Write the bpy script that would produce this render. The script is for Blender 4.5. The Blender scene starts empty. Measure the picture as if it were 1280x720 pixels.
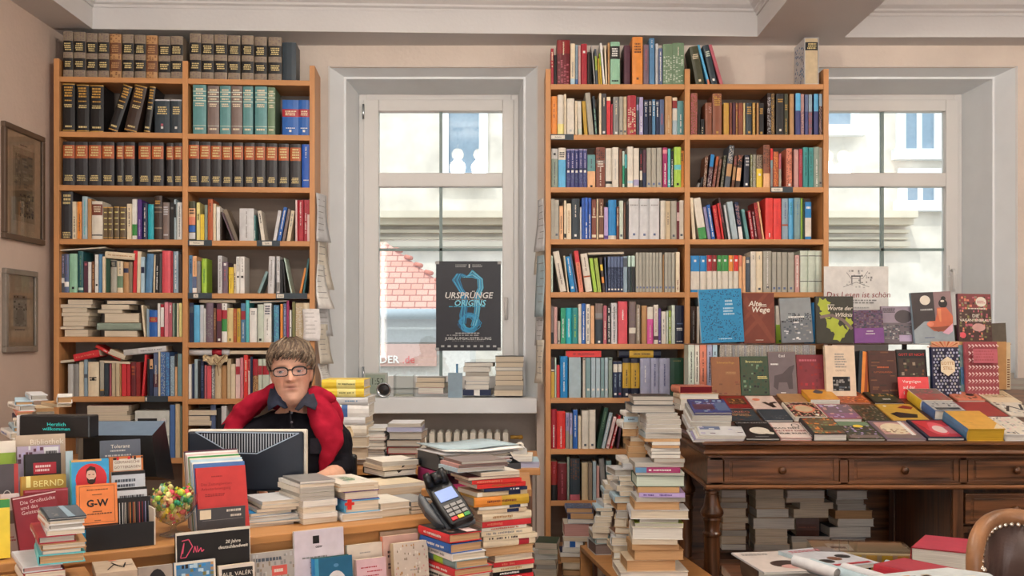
import bpy, bmesh, math, random
from mathutils import Vector, Matrix
random.seed(7)
PI = math.pi
S = bpy.context.scene
COL = S.collection
FX, CY0, CAMH = 1280.0, 420.0, 1.23
def W(px, py, Y):
    "photo measurement (px,py) at distance Y -> metres in the room"
    return Vector(((px - 640) * Y / FX, Y, CAMH - (py - CY0) * Y / FX))

# ------------------------------------------------------------------ colours
PAL = dict(
 white='e9e7e2', ivory='ddd5c6', cream='e3d3b5', beige='cbb795', sand='d6c0a0', tan='b98d5e', straw='d9c48a', peach='e6b283',
 orange='e58f3c', rust='b35a30', salmon='dc8468', coral='dc5560', pink='dd8d98', dusty_pink='c99a93', pale_pink='e2c4c0', rose='b9606c',
 magenta='a02a62', hot_pink='dc5aa0', red='cf3138', scarlet='d9342f', bright_red='e23b36', crimson='a82533', maroon='6b2027', dark_red='8a2222', plum='56303f',
 purple='5a3a86', lilac='b7a0cf', lavender='a79fc4', lavender_grey='a9abc4', indigo='3b3f78', navy='1f2b4d', dark_navy='141b33', royal_blue='2560b0', blue='2a5fc0', azure='2384c4', sky_blue='5fb2df', pale_blue='b3cfdd',
 steel_blue='5585ad', denim_blue='4a6ea8', slate_blue='5c6b8e', slate='4c545e', dark_slate='2f3b44', grey_blue='8ea4b3', pale_grey_blue='a9bcc3', aqua='5dbec2', cyan='1fa9b8', teal='2d8c8a', dusty_teal='5f9394', dark_teal='235a5f', grey_teal='7d9a9c',
 mint='93c3a5', pale_mint='c3ddcf', emerald='2a9a72', green='3d9148', dark_green='244a37', sage='6f8a6c', sage_grey='8b9a8c', lime='a5cc45', yellow_green='9fb44a', olive='7c7a4a', dark_olive='44452f', olive_brown='6a5840',
 yellow='eccb3f', pale_yellow='e7dc8f', mustard='c9a135', gold='c89a48', greybrown='8f7f6c', taupe='7d6c66', mauve='75616f', brown='71472f', red_brown='7c3f2d', leather_brown='8a5037', dark_brown='3b2a22', chocolate='4e2c22',
 black='111012', near_black='1c1a1b', charcoal='2f2d30', dark_grey='4b4b4e', grey='8a8885', light_grey='b9b8b5', pale_grey='cfcfd0', grey_beige='aaa698', silver='c9c9cc', pale_green='c9d3c3', page='d9cbb4', page_white='dedad0', page_tan='c79f74', page_grey='b7b1a6')
def hexlin(h):
    v = [int(h[i:i+2], 16) / 255 for i in (0, 2, 4)]
    return tuple(c / 12.92 if c <= .04045 else ((c + .055) / 1.055) ** 2.4 for c in v)
CACHE = {}
def C(n):
    if n not in CACHE:
        CACHE[n] = hexlin(PAL[n] if n in PAL else n)
    return CACHE[n]
def words(n): return n.replace('_', ' ')

# ------------------------------------------------------------------ materials
def mat(name, build):
    m = bpy.data.materials.new(name); m.use_nodes = True
    nt = m.node_tree; b = nt.nodes['Principled BSDF']
    build(nt, b, lambda t: nt.nodes.new(t), nt.links.new)
    return m
def setp(b, **k):
    for a, v in k.items():
        n = {'rough': 'Roughness', 'metal': 'Metallic', 'spec': 'Specular IOR Level', 'trans': 'Transmission Weight', 'coat': 'Coat Weight', 'ior': 'IOR', 'sheen': 'Sheen Weight', 'sss': 'Subsurface Weight'}[a]
        b.inputs[n].default_value = v
def noisy(nt, b, N, L, scale, stretch, amount, base=None, attr=False, detail=6, bump=0.0, coord='Object', bscale=None):
    "multiply base colour (constant or the mesh colour) by a soft noise, plus bump"
    tc = N('ShaderNodeTexCoord'); mp = N('ShaderNodeMapping'); mp.inputs['Scale'].default_value = stretch
    nz = N('ShaderNodeTexNoise'); nz.inputs['Scale'].default_value = scale; nz.inputs['Detail'].default_value = detail
    L(tc.outputs[coord], mp.inputs[0]); L(mp.outputs[0], nz.inputs['Vector'])
    mr = N('ShaderNodeMapRange'); mr.inputs['From Min'].default_value = .3; mr.inputs['From Max'].default_value = .7
    mr.inputs['To Min'].default_value = 1 - amount; mr.inputs['To Max'].default_value = 1 + amount * .5
    L(nz.outputs['Fac'], mr.inputs['Value'])
    mx = N('ShaderNodeMix'); mx.data_type = 'RGBA'; mx.blend_type = 'MULTIPLY'; mx.inputs[0].default_value = 1
    if attr:
        a = N('ShaderNodeAttribute'); a.attribute_name = 'Col'; L(a.outputs['Color'], mx.inputs[6])
    else:
        mx.inputs[6].default_value = (*C(base), 1)
    cb = N('ShaderNodeCombineColor'); [L(mr.outputs[0], cb.inputs[i]) for i in range(3)]
    L(cb.outputs[0], mx.inputs[7]); L(mx.outputs[2], b.inputs['Base Color'])
    if bump:
        bp = N('ShaderNodeBump'); bp.inputs['Strength'].default_value = bump; bp.inputs['Distance'].default_value = .01
        if bscale:
            n2 = N('ShaderNodeTexNoise'); n2.inputs['Scale'].default_value = bscale; n2.inputs['Detail'].default_value = 4
            L(tc.outputs[coord], n2.inputs['Vector']); L(n2.outputs['Fac'], bp.inputs['Height'])
        else: L(nz.outputs['Fac'], bp.inputs['Height'])
        L(bp.outputs[0], b.inputs['Normal'])
    return mx
def m_cover(nt, b, N, L):
    noisy(nt, b, N, L, 30, (1, 1, 1), .10, attr=True); setp(b, rough=.42, spec=.4)
def m_matte(nt, b, N, L):
    noisy(nt, b, N, L, 40, (1, 1, 1), .10, attr=True); setp(b, rough=.8, spec=.2)
def m_pages(nt, b, N, L):
    mx = noisy(nt, b, N, L, 1, (6, 6, 900), .30, attr=True, detail=3); setp(b, rough=.9, spec=.1)
M = {}
M['cover'] = mat('printed_cover', m_cover)
M['matte'] = mat('matte_paint', m_matte)
M['pages'] = mat('page_edges', m_pages)
def wood(name, base, ax, amt=.28, rough=.45, sc=6, coat=0):
    st = [16, 16, 16]; st[ax] = 1.0
    def f(nt, b, N, L):
        noisy(nt, b, N, L, sc * .35, tuple(st), amt, base=base, bump=.05, detail=8); setp(b, rough=rough, spec=.4, coat=coat)
    return mat(name, f)
M['beech_x'] = wood('beech_along', 'c98f5a', 0, .16); M['beech_z'] = wood('beech_upright', 'c98f5a', 2, .16)
M['back'] = wood('case_back_veneer_shaded', '8a7c70', 0, .12, .7)  # beech veneer in shadow, the shade put into its grey-brown
M['oak_x'] = wood('counter_oak', 'b8824c', 0, .14)
M['walnut_x'] = wood('walnut_along', '6a4328', 0, .85, .3, 8, .2); M['walnut_z'] = wood('walnut_upright', '5f3b22', 2, .85, .32, 8, .2)
M['walnut_edge'] = wood('walnut_worn_edge', '93623f', 0, .5, .35, 8, .1)
def flat(name, col, rough=.5, metal=0, amt=.05, sc=20, bump=0, bscale=None, **k):
    def f(nt, b, N, L):
        noisy(nt, b, N, L, sc, (1, 1, 1), amt, base=col, bump=bump, bscale=bscale); setp(b, rough=rough, metal=metal, **k)
    return mat(name, f)
M['wall'] = flat('wall_plaster', 'd8cbbf', .9, amt=.10, sc=2.2, bump=.25, bscale=45)
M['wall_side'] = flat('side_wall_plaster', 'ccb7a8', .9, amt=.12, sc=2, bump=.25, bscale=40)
M['ceil'] = flat('ceiling_paint', 'd0cecd', .85, amt=.03, sc=3, bump=.08, bscale=60)
M['ceil_warm'] = flat('ceiling_paint_warm', 'd8b896', .85, amt=.04, sc=3)
M['trim'] = flat('window_trim_paint', 'e4e8ea', .5, amt=.03, sc=8)
M['pvc'] = flat('window_frame_white', 'd9d6d2', .35, amt=.02, sc=8)
M['bar'] = flat('glazing_bar_grey', '7f938f', .4)
M['floor'] = wood('floor_boards', '6d4a33', 1, .3, .4)
M['black'] = flat('black_plastic', '15171a', .35)
M['chrome'] = flat('steel', 'b8bcc0', .25, 1)
M['radiator'] = flat('radiator_enamel', 'e6e0d2', .35)
M['stucco'] = flat('stucco', 'd6cfc2', .95, amt=.22, sc=3.5, bump=.3, bscale=12)
M['stone'] = flat('sandstone', 'cfc6b2', .95, amt=.14, sc=3)
def m_glass(nt, b, N, L):
    nt.nodes.remove(b); out = nt.nodes['Material Output']
    t = N('ShaderNodeBsdfTransparent'); t.inputs[0].default_value = (.96, .98, .98, 1); g = N('ShaderNodeBsdfGlossy'); g.inputs['Roughness'].default_value = .02
    fr = N('ShaderNodeFresnel'); fr.inputs[0].default_value = 1.5; mx = N('ShaderNodeMixShader')
    L(fr.outputs[0], mx.inputs[0]); L(t.outputs[0], mx.inputs[1]); L(g.outputs[0], mx.inputs[2]); L(mx.outputs[0], out.inputs[0])
M['glass'] = mat('clear_glass', m_glass)
def emit(name, col, s):
    def f(nt, b, N, L):
        b.inputs['Base Color'].default_value = (*C(col), 1); b.inputs['Emission Color'].default_value = (*C(col), 1); b.inputs['Emission Strength'].default_value = s
    return mat(name, f)

# ------------------------------------------------------------------ mesh builder
class MB:
    def __init__(s): s.v = []; s.f = []; s.c = []; s.m = []; s.s = []
    def add(s, vs, fs, col='white', mi=0, smooth=False):
        o = len(s.v); s.v += [tuple(v) for v in vs]
        cc = C(col) if isinstance(col, str) else col
        for f in fs: s.f.append(tuple(i + o for i in f)); s.c.append(cc); s.m.append(mi); s.s.append(smooth)
        return s
    def box(s, a, b, col='white', mi=0, M4=None):
        x0, y0, z0 = a; x1, y1, z1 = b
        vs = [Vector(p) for p in ((x0,y0,z0),(x1,y0,z0),(x1,y1,z0),(x0,y1,z0),(x0,y0,z1),(x1,y0,z1),(x1,y1,z1),(x0,y1,z1))]
        if M4: vs = [M4 @ v for v in vs]
        return s.add(vs, [(0,3,2,1),(4,5,6,7),(0,1,5,4),(1,2,6,5),(2,3,7,6),(3,0,4,7)], col, mi)
    def prism(s, pts, axis, a, b, col='white', mi=0, M4=None):
        "extrude closed 2D polygon along axis; pts in the other two axes (order xy yz xz)"
        def P(p, t): return Vector({0: (t, p[0], p[1]), 1: (p[0], t, p[1]), 2: (p[0], p[1], t)}[axis])
        n = len(pts); vs = [P(p, a) for p in pts] + [P(p, b) for p in pts]
        if M4: vs = [M4 @ v for v in vs]
        fs = [tuple(range(n)), tuple(range(2*n-1, n-1, -1))] + [(i, i+n, (i+1) % n + n, (i+1) % n) for i in range(n)]
        return s.add(vs, fs, col, mi)
    def lathe(s, prof, c=(0,0,0), seg=20, col='white', mi=0, M4=None):
        vs = []; fs = []; n = len(prof)
        for k in range(seg):
            a = 2*PI*k/seg
            for r, z in prof: vs.append(Vector((c[0] + r*math.cos(a), c[1] + r*math.sin(a), c[2] + z)))
        for k in range(seg):
            k2 = (k+1) % seg
            for i in range(n-1): fs.append((k*n+i, k2*n+i, k2*n+i+1, k*n+i+1))
        if M4: vs = [M4 @ v for v in vs]
        return s.add(vs, fs, col, mi, True)
    def tube(s, path, r, seg=8, col='white', mi=0, caps=True):
        path = [Vector(p) for p in path]; n = len(path); vs = []; fs = []
        rr = r if isinstance(r, (list, tuple)) else [r]*n; up = None
        for i, p in enumerate(path):
            d = (path[min(i+1, n-1)] - path[max(i-1, 0)]).normalized()
            if up is None: up = Vector((0,0,1)) if abs(d.z) < .9 else Vector((1,0,0))
            u = (up - d*up.dot(d)).normalized(); w = d.cross(u); up = u
            for k in range(seg):
                a = 2*PI*k/seg; vs.append(p + (u*math.cos(a) + w*math.sin(a))*rr[i])
        for i in range(n-1):
            for k in range(seg): fs.append((i*seg+k, i*seg+(k+1) % seg, (i+1)*seg+(k+1) % seg, (i+1)*seg+k))
        if caps: fs += [tuple(range(seg-1, -1, -1)), tuple(range((n-1)*seg, n*seg))]
        return s.add(vs, fs, col, mi, True)
    def ball(s, c, r, col='white', mi=0, seg=12, rings=8, M4=None):
        r = (r, r, r) if not isinstance(r, (tuple, list)) else r
        vs = []; fs = []
        for i in range(rings+1):
            t = PI*i/rings
            for k in range(seg):
                a = 2*PI*k/seg; vs.append(Vector((c[0]+r[0]*math.sin(t)*math.cos(a), c[1]+r[1]*math.sin(t)*math.sin(a), c[2]+r[2]*math.cos(t))))
        for i in range(rings):
            for k in range(seg): fs.append((i*seg+k, (i+1)*seg+k, (i+1)*seg+(k+1) % seg, i*seg+(k+1) % seg))
        if M4: vs = [M4 @ v for v in vs]
        return s.add(vs, fs, col, mi, True)
    def build(s, name, mats, parent=None, loc=None):
        me = bpy.data.meshes.new(name); me.from_pydata(s.v, [], s.f)
        at = me.color_attributes.new('Col', 'FLOAT_COLOR', 'CORNER')
        buf = []
        for f, c in zip(s.f, s.c): buf += [c[0], c[1], c[2], 1.0] * len(f)
        at.data.foreach_set('color', buf)
        me.polygons.foreach_set('material_index', s.m); me.polygons.foreach_set('use_smooth', s.s)
        for m in (mats if isinstance(mats, (list, tuple)) else [mats]): me.materials.append(M[m] if isinstance(m, str) else m)
        me.update()
        o = bpy.data.objects.new(name, me); COL.objects.link(o)
        if parent: o.parent = parent
        if loc is not None: o.location = loc
        return o
def tag(o, label, cat, group=None, kind=None):
    o['label'] = label; o['category'] = cat
    if group: o['group'] = group
    if kind: o['kind'] = kind
    return o
def empty(name, label, cat, loc=(0,0,0), rz=0, group=None):
    o = bpy.data.objects.new(name, None); COL.objects.link(o); o.location = loc; o.rotation_euler = (0,0,rz); o.empty_display_size = .05
    return tag(o, label, cat, group)
def struct(o): o['kind'] = 'structure'; return o
def bevel(o, w=.003, seg=2):
    m = o.modifiers.new('bev', 'BEVEL'); m.width = w; m.segments = seg; m.limit_method = 'ANGLE'; return o

# flat lettering as polygons (built-in font), returned as [(verts2d, faces)] centred at 0, height = size
TXT = {}
def text_polys(s, size, align='CENTER', shear=0, bold=0):
    k = (s, align, shear, bold)
    if k not in TXT:
        cu = bpy.data.curves.new('t', 'FONT'); cu.body = s; cu.size = 1; cu.align_x = align; cu.align_y = 'CENTER'; cu.shear = shear; cu.offset = bold; cu.resolution_u = 2
        ob = bpy.data.objects.new('t', cu); COL.objects.link(ob)
        dg = bpy.context.evaluated_depsgraph_get(); me = bpy.data.meshes.new_from_object(ob.evaluated_get(dg))
        TXT[k] = ([(v.co.x, v.co.y) for v in me.vertices], [tuple(p.vertices) for p in me.polygons])
        bpy.data.objects.remove(ob); bpy.data.curves.remove(cu); bpy.data.meshes.remove(me)
    v, f = TXT[k]
    return [(x*size, y*size) for x, y in v], f
def put_text(mb, s, size, F, col, align='CENTER', shear=0, mi=0, bold=0):
    "F maps 2D -> 3D"
    v, f = text_polys(s, size, align, shear, bold); mb.add([F(x, y) for x, y in v], f, col, mi)

# ------------------------------------------------------------------ art on a plane: u,v in 0..1, F(u,v,layer)->3D
def draw_art(mb, art, F, w, h, mi=0):
    lay = 1
    for a in art:
        k = a[0]; lay += 1
        G = lambda u, v, l=lay: F(u, v, l)
        if k == 'r':    # rect u0 v0 u1 v1 col
            u0, v0, u1, v1, c = a[1:]; mb.add([G(u0,v0), G(u1,v0), G(u1,v1), G(u0,v1)], [(0,1,2,3)], c, mi)
        elif k == 'e':  # ellipse u v ru rv col
            u, v, ru, rv, c = a[1:]; n = 20
            mb.add([G(u+ru*math.cos(2*PI*i/n), v+rv*math.sin(2*PI*i/n)) for i in range(n)], [tuple(range(n))], c, mi)
        elif k == 'o':  # ring outline u v ru rv thickness(of u) col
            u, v, ru, rv, t, c = a[1:]; n = 28; t2 = t*w/h
            vs = [G(u+r*math.cos(2*PI*i/n), v+q*math.sin(2*PI*i/n)) for r, q in ((ru, rv), (ru-t, rv-t2)) for i in range(n)]
            mb.add(vs, [(i, (i+1) % n, n+(i+1) % n, n+i) for i in range(n)], c, mi)
        elif k == 'p':  # polygon col, pts
            mb.add([G(*p) for p in a[2]], [tuple(range(len(a[2])))], a[1], mi)
        elif k == 'l':  # polyline col width pts
            c, t, pts = a[1:]
            for (x0, y0), (x1, y1) in zip(pts, pts[1:]):
                dx, dy = (x1-x0)*w, (y1-y0)*h; d = math.hypot(dx, dy) or 1; nx, ny = -dy/d*t/w, dx/d*t/h
                mb.add([G(x0-nx,y0-ny), G(x1-nx,y1-ny), G(x1+nx,y1+ny), G(x0+nx,y0+ny)], [(0,1,2,3)], c, mi)
        elif k == 't':  # text s u v size col [align shear bold]
            s, u, v, sz, c = a[1:6]; al = a[6] if len(a) > 6 else 'CENTER'; sh = a[7] if len(a) > 7 else 0; bo = a[8] if len(a) > 8 else 0
            put_text(mb, s, sz*h, lambda x, y: G(u+x/w, v+y/h), c, al, sh, mi, bo)
        elif k == 'g':  # speckle grid u0 v0 u1 v1 nx ny [cols] density
            u0, v0, u1, v1, nx, ny, cols, den = a[1:]; R = random.Random(nx*31+ny)
            for i in range(nx):
                for j in range(ny):
                    if R.random() < den:
                        x0 = u0+(u1-u0)*(i+R.random()*.4)/nx; y0 = v0+(v1-v0)*(j+R.random()*.4)/ny
                        x1 = x0+(u1-u0)/nx*(.5+R.random()*.5); y1 = y0+(v1-v0)/ny*(.5+R.random()*.5)
                        x1 = min(x1, u1); y1 = min(y1, v1)
                        mb.add([G(x0,y0), G(x1,y0), G(x1,y1), G(x0,y1)], [(0,1,2,3)], R.choice(cols), mi)
        elif k == 'b':  # text lines (tiny print) u0 v0 u1 v1 n col
            u0, v0, u1, v1, n, c = a[1:]; R = random.Random(int(u0*97+v0*31)+n)
            for j in range(n):
                y = v1-(v1-v0)*(j+.5)/n; hh = (v1-v0)/n*.28; x = u0; end = u1-(u1-u0)*R.random()*.3
                while x < end:
                    l = (u1-u0)*(.03+R.random()*.09); mb.add([G(x,y-hh), G(min(x+l,u1),y-hh), G(min(x+l,u1),y+hh), G(x,y+hh)], [(0,1,2,3)], c, mi); x += l+(u1-u0)*.025

# ------------------------------------------------------------------ one book, lying flat: x spine->fore edge, y tail->head, z thickness
def book_geo(w, h, t, cover='cream', page='page', hard=True, spine=(), inks=(), art=(), back='', tab=None, cov=None, pg=None):
    cov = cov if cov is not None else MB(); pg = pg if pg is not None else MB()
    b = .0022 if hard else .0007; b = min(b, t*.2); o = .003 if hard else .0003; bulge = min(.005, t*.14) if hard else 0
    zs = [0, .12, .32, .68, .88, 1]; outer = [(-bulge*(1-(2*z-1)**2), z*t) for z in zs]
    cuts = sorted(set([0, 1] + [q for s_ in spine for q in (s_[0], s_[1])]))
    def colat(m):
        c = cover
        for s_ in spine:
            if s_[0] <= m <= s_[1]: c = s_[2]
        return c
    for a, e in zip(cuts, cuts[1:]):
        # fractions measured from head (top) down
        y0, y1 = h*(1-e), h*(1-a); c = colat((a+e)/2); n = len(outer)
        vs = [(x, y0, z) for x, z in outer] + [(x, y1, z) for x, z in outer]
        cov.add(vs, [(i+1, i, n+i, n+i+1) for i in range(n-1)], c, 0, False)
    # boards
    cov.box((0, 0, 0), (w, h, b), back or cover); cov.box((0, 0, t-b), (w, h, t), cover)
    cov.add([(b*.5,0,b),(b*.5,h,b),(b*.5,h,t-b),(b*.5,0,t-b)], [(0,1,2,3)], cover)
    n = len(outer)
    for yy in (0, h):
        cov.add([(x, yy, z) for x, z in outer], [tuple(range(n))], cover if not hard else cover)
    pg.box((b, o, b), (w-o, h-o, t-b), page, 1 if pg is cov else 0)
    R = random.Random(int(w*9e3+h*7e3+t*5e4))
    xs = -bulge-.0006
    for k in inks:
        kind, col = k[0], k[1]
        if kind == 'v':   # title running along the spine
            f0, f1 = (k[2], k[3]) if len(k) > 3 else (.12, .62)
            y = h*(1-f0); e = h*(1-f1); g = min(.0065, t*.5)
            while y > e:
                l = g*(.35+R.random()*.5)
                if R.random() > .13:
                    a_ = t*.5-g*(.3+.25*R.random()); c_ = t*.5+g*(.3+.25*R.random())
                    cov.add([(xs, y-l, a_), (xs, y-l, c_), (xs, y, c_), (xs, y, a_)], [(0,1,2,3)], col)
                y -= l+g*.22
        elif kind == 'n':  # stacked short lines across the spine
            f0, f1, nn = k[2], k[3], k[4]
            for i in range(nn):
                yc = h*(1-(f0+(f1-f0)*(i+.5)/nn)); hh = h*(f1-f0)/nn*.3; z = t*(.14+.1*R.random()); e = t*(.76+.1*R.random())
                while z < e:
                    l = t*(.05+R.random()*.12); cov.add([(xs, yc-hh, z), (xs, yc-hh, min(z+l, e)), (xs, yc+hh, min(z+l, e)), (xs, yc+hh, z)], [(0,1,2,3)], col); z += l+t*.03
        elif kind == 'd':  # mark near the foot
            f = k[2]; q = min(t*.28, .006); y = h*(1-f)
            cov.add([(xs, y-q, t*.5-q), (xs, y-q, t*.5+q), (xs, y+q, t*.5+q), (xs, y+q, t*.5-q)], [(0,1,2,3)], col)
        elif kind == 's':  # speckled paper covering the spine
            f0, f1, n1 = k[2], k[3], int((k[3]-k[2])*h/.006)
            for i in range(n1):
                for j in range(4):
                    if R.random() < .5:
                        y = h*(1-f0-(f1-f0)*(i+R.random()*.5)/n1); z = t*(.04+.23*j+R.random()*.05)
                        cov.add([(xs, y-.004, z), (xs, y-.004, z+t*.15), (xs, y, z+t*.15), (xs, y, z)], [(0,1,2,3)], col)
    if art: draw_art(cov, art, lambda u, v, l: Vector((u*w, v*h, t+.00025*l)), w, h)
    return cov, pg
KINDS = {'h': 'hardcover_book', 'p': 'paperback_book', 'e': 'encyclopedia_volume', 'j': 'journal_volume', 'm': 'magazine_issue', 'b': 'booklet', 'q': 'slim_paperback'}
NOUN = {'h': 'hardcover', 'p': 'paperback', 'e': 'volume', 'j': 'journal volume', 'm': 'magazine', 'b': 'booklet', 'q': 'paperback'}
LABELS = {}
def uniq(lab, alt=()):
    k = lab
    for x in ('',) + tuple(alt):
        k = (lab + x)
        if k not in LABELS: break
    n = 2
    while k in LABELS: k = lab + ', next again' * 1 + ' ' + ORD[n % len(ORD)]; n += 1
    LABELS[k] = 1
    return k
ORD = 'first second third fourth fifth sixth seventh eighth ninth tenth eleventh twelfth thirteenth fourteenth fifteenth sixteenth seventeenth eighteenth nineteenth twentieth twenty-first twenty-second twenty-third twenty-fourth twenty-fifth twenty-sixth twenty-seventh twenty-eighth twenty-ninth thirtieth thirty-first thirty-second thirty-third thirty-fourth thirty-fifth thirty-sixth thirty-seventh thirty-eighth thirty-ninth fortieth'.split()
def book_one(kind, M4, label, cat='book', group=None, **k):
    "shelf book: one mesh, cover + pages"
    cov, pg = MB(), None
    k.setdefault('hard', kind in 'he')
    cov, _ = book_geo(cov=cov, pg=cov, **k)
    o = cov.build(KINDS[kind], ['cover', 'pages']); o.matrix_world = M4
    return tag(o, label, 'magazine' if kind == 'm' else 'book', group)
def book_parts(kind, M4, label, group=None, name=None, extra=None, **k):
    "nearer book: empty + cover + page_block"
    k.setdefault('hard', kind in 'he')
    cov, pg = book_geo(**k)
    e = bpy.data.objects.new(name or KINDS[kind], None); COL.objects.link(e); e.matrix_world = M4; e.empty_display_size = .03
    tag(e, label, 'magazine' if kind == 'm' else 'book', group)
    cov.build('cover', ['cover'], e); pg.build('page_block', ['pages'], e)
    if extra: extra(e)
    return e
def basis(ox, X, Y, Z):
    m = Matrix((( X[0], Y[0], Z[0], ox[0]), (X[1], Y[1], Z[1], ox[1]), (X[2], Y[2], Z[2], ox[2]), (0,0,0,1)))
    return m
# ================================================================== THE ROOM
XL, XR, YB, YF = -2.45, 3.55, 5.78, -3.2
ZS, ZC = 2.87, 3.14          # soffit of the beams, coffer ceiling
mb = MB(); mb.box((XL-.3, YF-.3, -.1), (XR+.3, YB+.6, 0)); struct(mb.build('floor', 'floor'))
mb = MB(); mb.box((XL-.3, YF, 0), (XL, YB+.52, 3.5)); struct(mb.build('wall_left', 'wall_side'))
mb = MB(); mb.box((XR, YF, 0), (XR+.3, YB+.52, 3.5)); struct(mb.build('wall_right', 'wall_side'))
# back wall with two window openings (o = outer edge of the bevelled reveal)
W1 = dict(ol=-1.03, orr=.14, il=-.968, ir=.078, fl=-.925, fr=.04, cx=-.431)
W2 = dict(ol=1.64, orr=2.845, il=1.705, ir=2.78, fl=1.76, fr=2.72, cx=2.243)
OT, IT, FT = 2.747, 2.723, 2.69; YI, YW = 5.90, 6.18; SILL = .885
mb = MB(); YO = YB+.52
def wbox(x0, x1, z0, z1, y0=YB, y1=YO): mb.box((x0, y0, z0), (x1, y1, z1))
wbox(XL-.3, W1['ol'], 0, 3.5); wbox(W1['orr'], W2['ol'], 0, 3.5); wbox(W2['orr'], XR+.3, 0, 3.5)
for w_ in (W1, W2):
    wbox(w_['ol'], w_['orr'], OT, 3.5)
    wbox(w_['ol'], w_['orr'], 0, SILL-.1, YB+.32, YO)
struct(mb.build('wall_back', 'wall'))
# front of the shop behind the camera: piers and lintel around a wide opening added to let light in
mb = MB(); mb.box((XL-.3, YF-.3, 0), (XL+.5, YF, 3.5)); mb.box((XR-.5, YF-.3, 0), (XR+.3, YF, 3.5)); mb.box((XL+.5, YF-.3, 2.7), (XR-.5, YF, 3.5)); mb.box((XL+.5, YF-.3, 0), (XR-.5, YF, .45))
struct(mb.build('wall_front', 'wall'))
n = 0
for w_ in (W1, W2):
    n += 1
    mb = MB()
    def ring(a, b):   # a,b = (l, r, top, y) -> left, top, right strips
        (l, r, t, y), (l2, r2, t2, y2) = a, b; z = SILL-.02
        mb.add([(l,y,z),(l2,y2,z),(l2,y2,t2),(l,y,t)], [(0,1,2,3)]); mb.add([(r,y,z),(r,y,t),(r2,y2,t2),(r2,y2,z)], [(0,1,2,3)])
        mb.add([(l,y,t),(l2,y2,t2),(r2,y2,t2),(r,y,t)], [(0,1,2,3)])
    A = (w_['ol']-.005, w_['orr']+.005, OT+.005, YB-.006); B = (w_['il'], w_['ir'], IT, YI); B2 = (w_['il']+.012, w_['ir']-.012, IT-.012, YI); Cc = (w_['fl'], w_['fr'], FT, YW+.02)
    ring(A, B); ring(B, B2); ring(B2, Cc)
    struct(mb.build('trim_%d' % n, 'trim'))
    # frame
    fx0, fx1 = w_['fl'], w_['fr']; c = w_['cx']; g0, g1 = c-.373, c+.373
    Z = lambda py: CAMH-(py-420)*6.2/1280
    root = bpy.data.objects.new('window_%d' % n, None); COL.objects.link(root); struct(root)
    mb = MB()
    def fb(x0, x1, z0, z1, y0, y1): mb.box((x0,y0,z0),(x1,y1,z1))
    zb, zt = SILL, FT
    fb(fx0, fx0+.045, zb, zt, YW+.01, YW+.1); fb(fx1-.045, fx1, zb, zt, YW+.01, YW+.1); fb(fx0+.045, fx1-.045, zt-.05, zt, YW+.01, YW+.1); fb(fx0+.045, fx1-.045, zb, zb+.04, YW+.01, YW+.1)
    bevel(mb.build('window_frame', 'pvc', root), .004)
    mb = MB(); y0, y1 = YW-.01, YW+.06
    fb(fx0+.03, g0, zb+.03, zt-.035, y0, y1); fb(g1, fx1-.03, zb+.03, zt-.035, y0, y1)
    fb(g0, g1, Z(140), zt-.035, y0, y1); fb(g0, g1, Z(234), Z(217), y0, y1); fb(g0, g1, zb+.03, Z(470), y0, y1)
    bevel(mb.build('window_sash', 'pvc', root), .004)
    mb = MB(); fb(c-.009, c+.009, Z(217), Z(140), YW+.02, YW+.045); fb(c-.009, c+.009, Z(470), Z(234), YW+.02, YW+.045); fb(g0, g1, Z(312)-.008, Z(312)+.008, YW+.02, YW+.045)
    mb.build('glazing_bar', 'bar', root)
    for a, b in ((217, 140), (470, 234)):
        mb = MB(); fb(g0, g1, Z(a), Z(b), YW+.030, YW+.034); mb.build('pane', 'glass', root)
    hx = fx1-.075; hz = W(0, 375 if n == 1 else 340, 6.17).z
    mb = MB(); mb.box((hx-.014, YW-.02, hz-.03), (hx+.014, YW-.01, hz+.04)); mb.tube([(hx, YW-.02, hz+.01), (hx, YW-.05, hz+.01), (hx, YW-.055, hz), (hx, YW-.05, hz-.12)], .009)
    mb.build('window_handle', 'pvc', root)
    mb = MB()
    for hz2 in (2.58, 1.0): mb.tube([(fx0+.03, YW-.018, hz2-.045), (fx0+.03, YW-.018, hz2+.045)], .007)
    mb.build('hinge', 'chrome', root)
    mb = MB(); mb.box((w_['ol']+.002, 5.68, SILL-.085), (w_['orr']-.002, 5.77, SILL)); mb.box((w_['ol']+.01, 5.77, SILL-.03), (w_['orr']-.01, YW+.02, SILL))
    bevel(struct(mb.build('trim_%d' % (n+2), 'trim')), .004)
# radiator in the niche
r = empty('radiator', 'cream ribbed cast radiator in the niche under the poster window', 'radiator', (-.4, 5.86, 0))
for i in range(17):
    x = -.5+i*.0465+.12
    mb = MB(); z0, z1 = .12, W(0, 536, 5.86).z
    mb.prism([(x-.015, -.05), (x+.015, -.05), (x+.019, .02), (x+.015, .09), (x-.015, .09), (x-.019, .02)], 2, z0+.03, z1-.02)
    mb.ball((x, .02, z1-.022), (.017, .07, .018)); mb.ball((x, .02, z0+.03), (.017, .07, .03)); mb.tube([(x-.02, .02, z1-.05), (x+.02, .02, z1-.05)], .02); mb.tube([(x-.02, .02, z0+.05), (x+.02, .02, z0+.05)], .02)
    mb.build('radiator_rib', 'radiator', r)
mb = MB(); x = -.5+17*.0465+.12; mb.tube([(x-.02, .02, z1-.05), (x+.03, .02, z1-.05)], .011, col='gold'); mb.ball((x+.04, .02, z1-.05), .014, 'gold'); mb.build('radiator_valve', 'matte', r)
mb = MB(); mb.tube([(-.5, .02, z0+.05), (-.52, .02, 0)], .012); mb.build('radiator_pipe', 'radiator', r)

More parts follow.
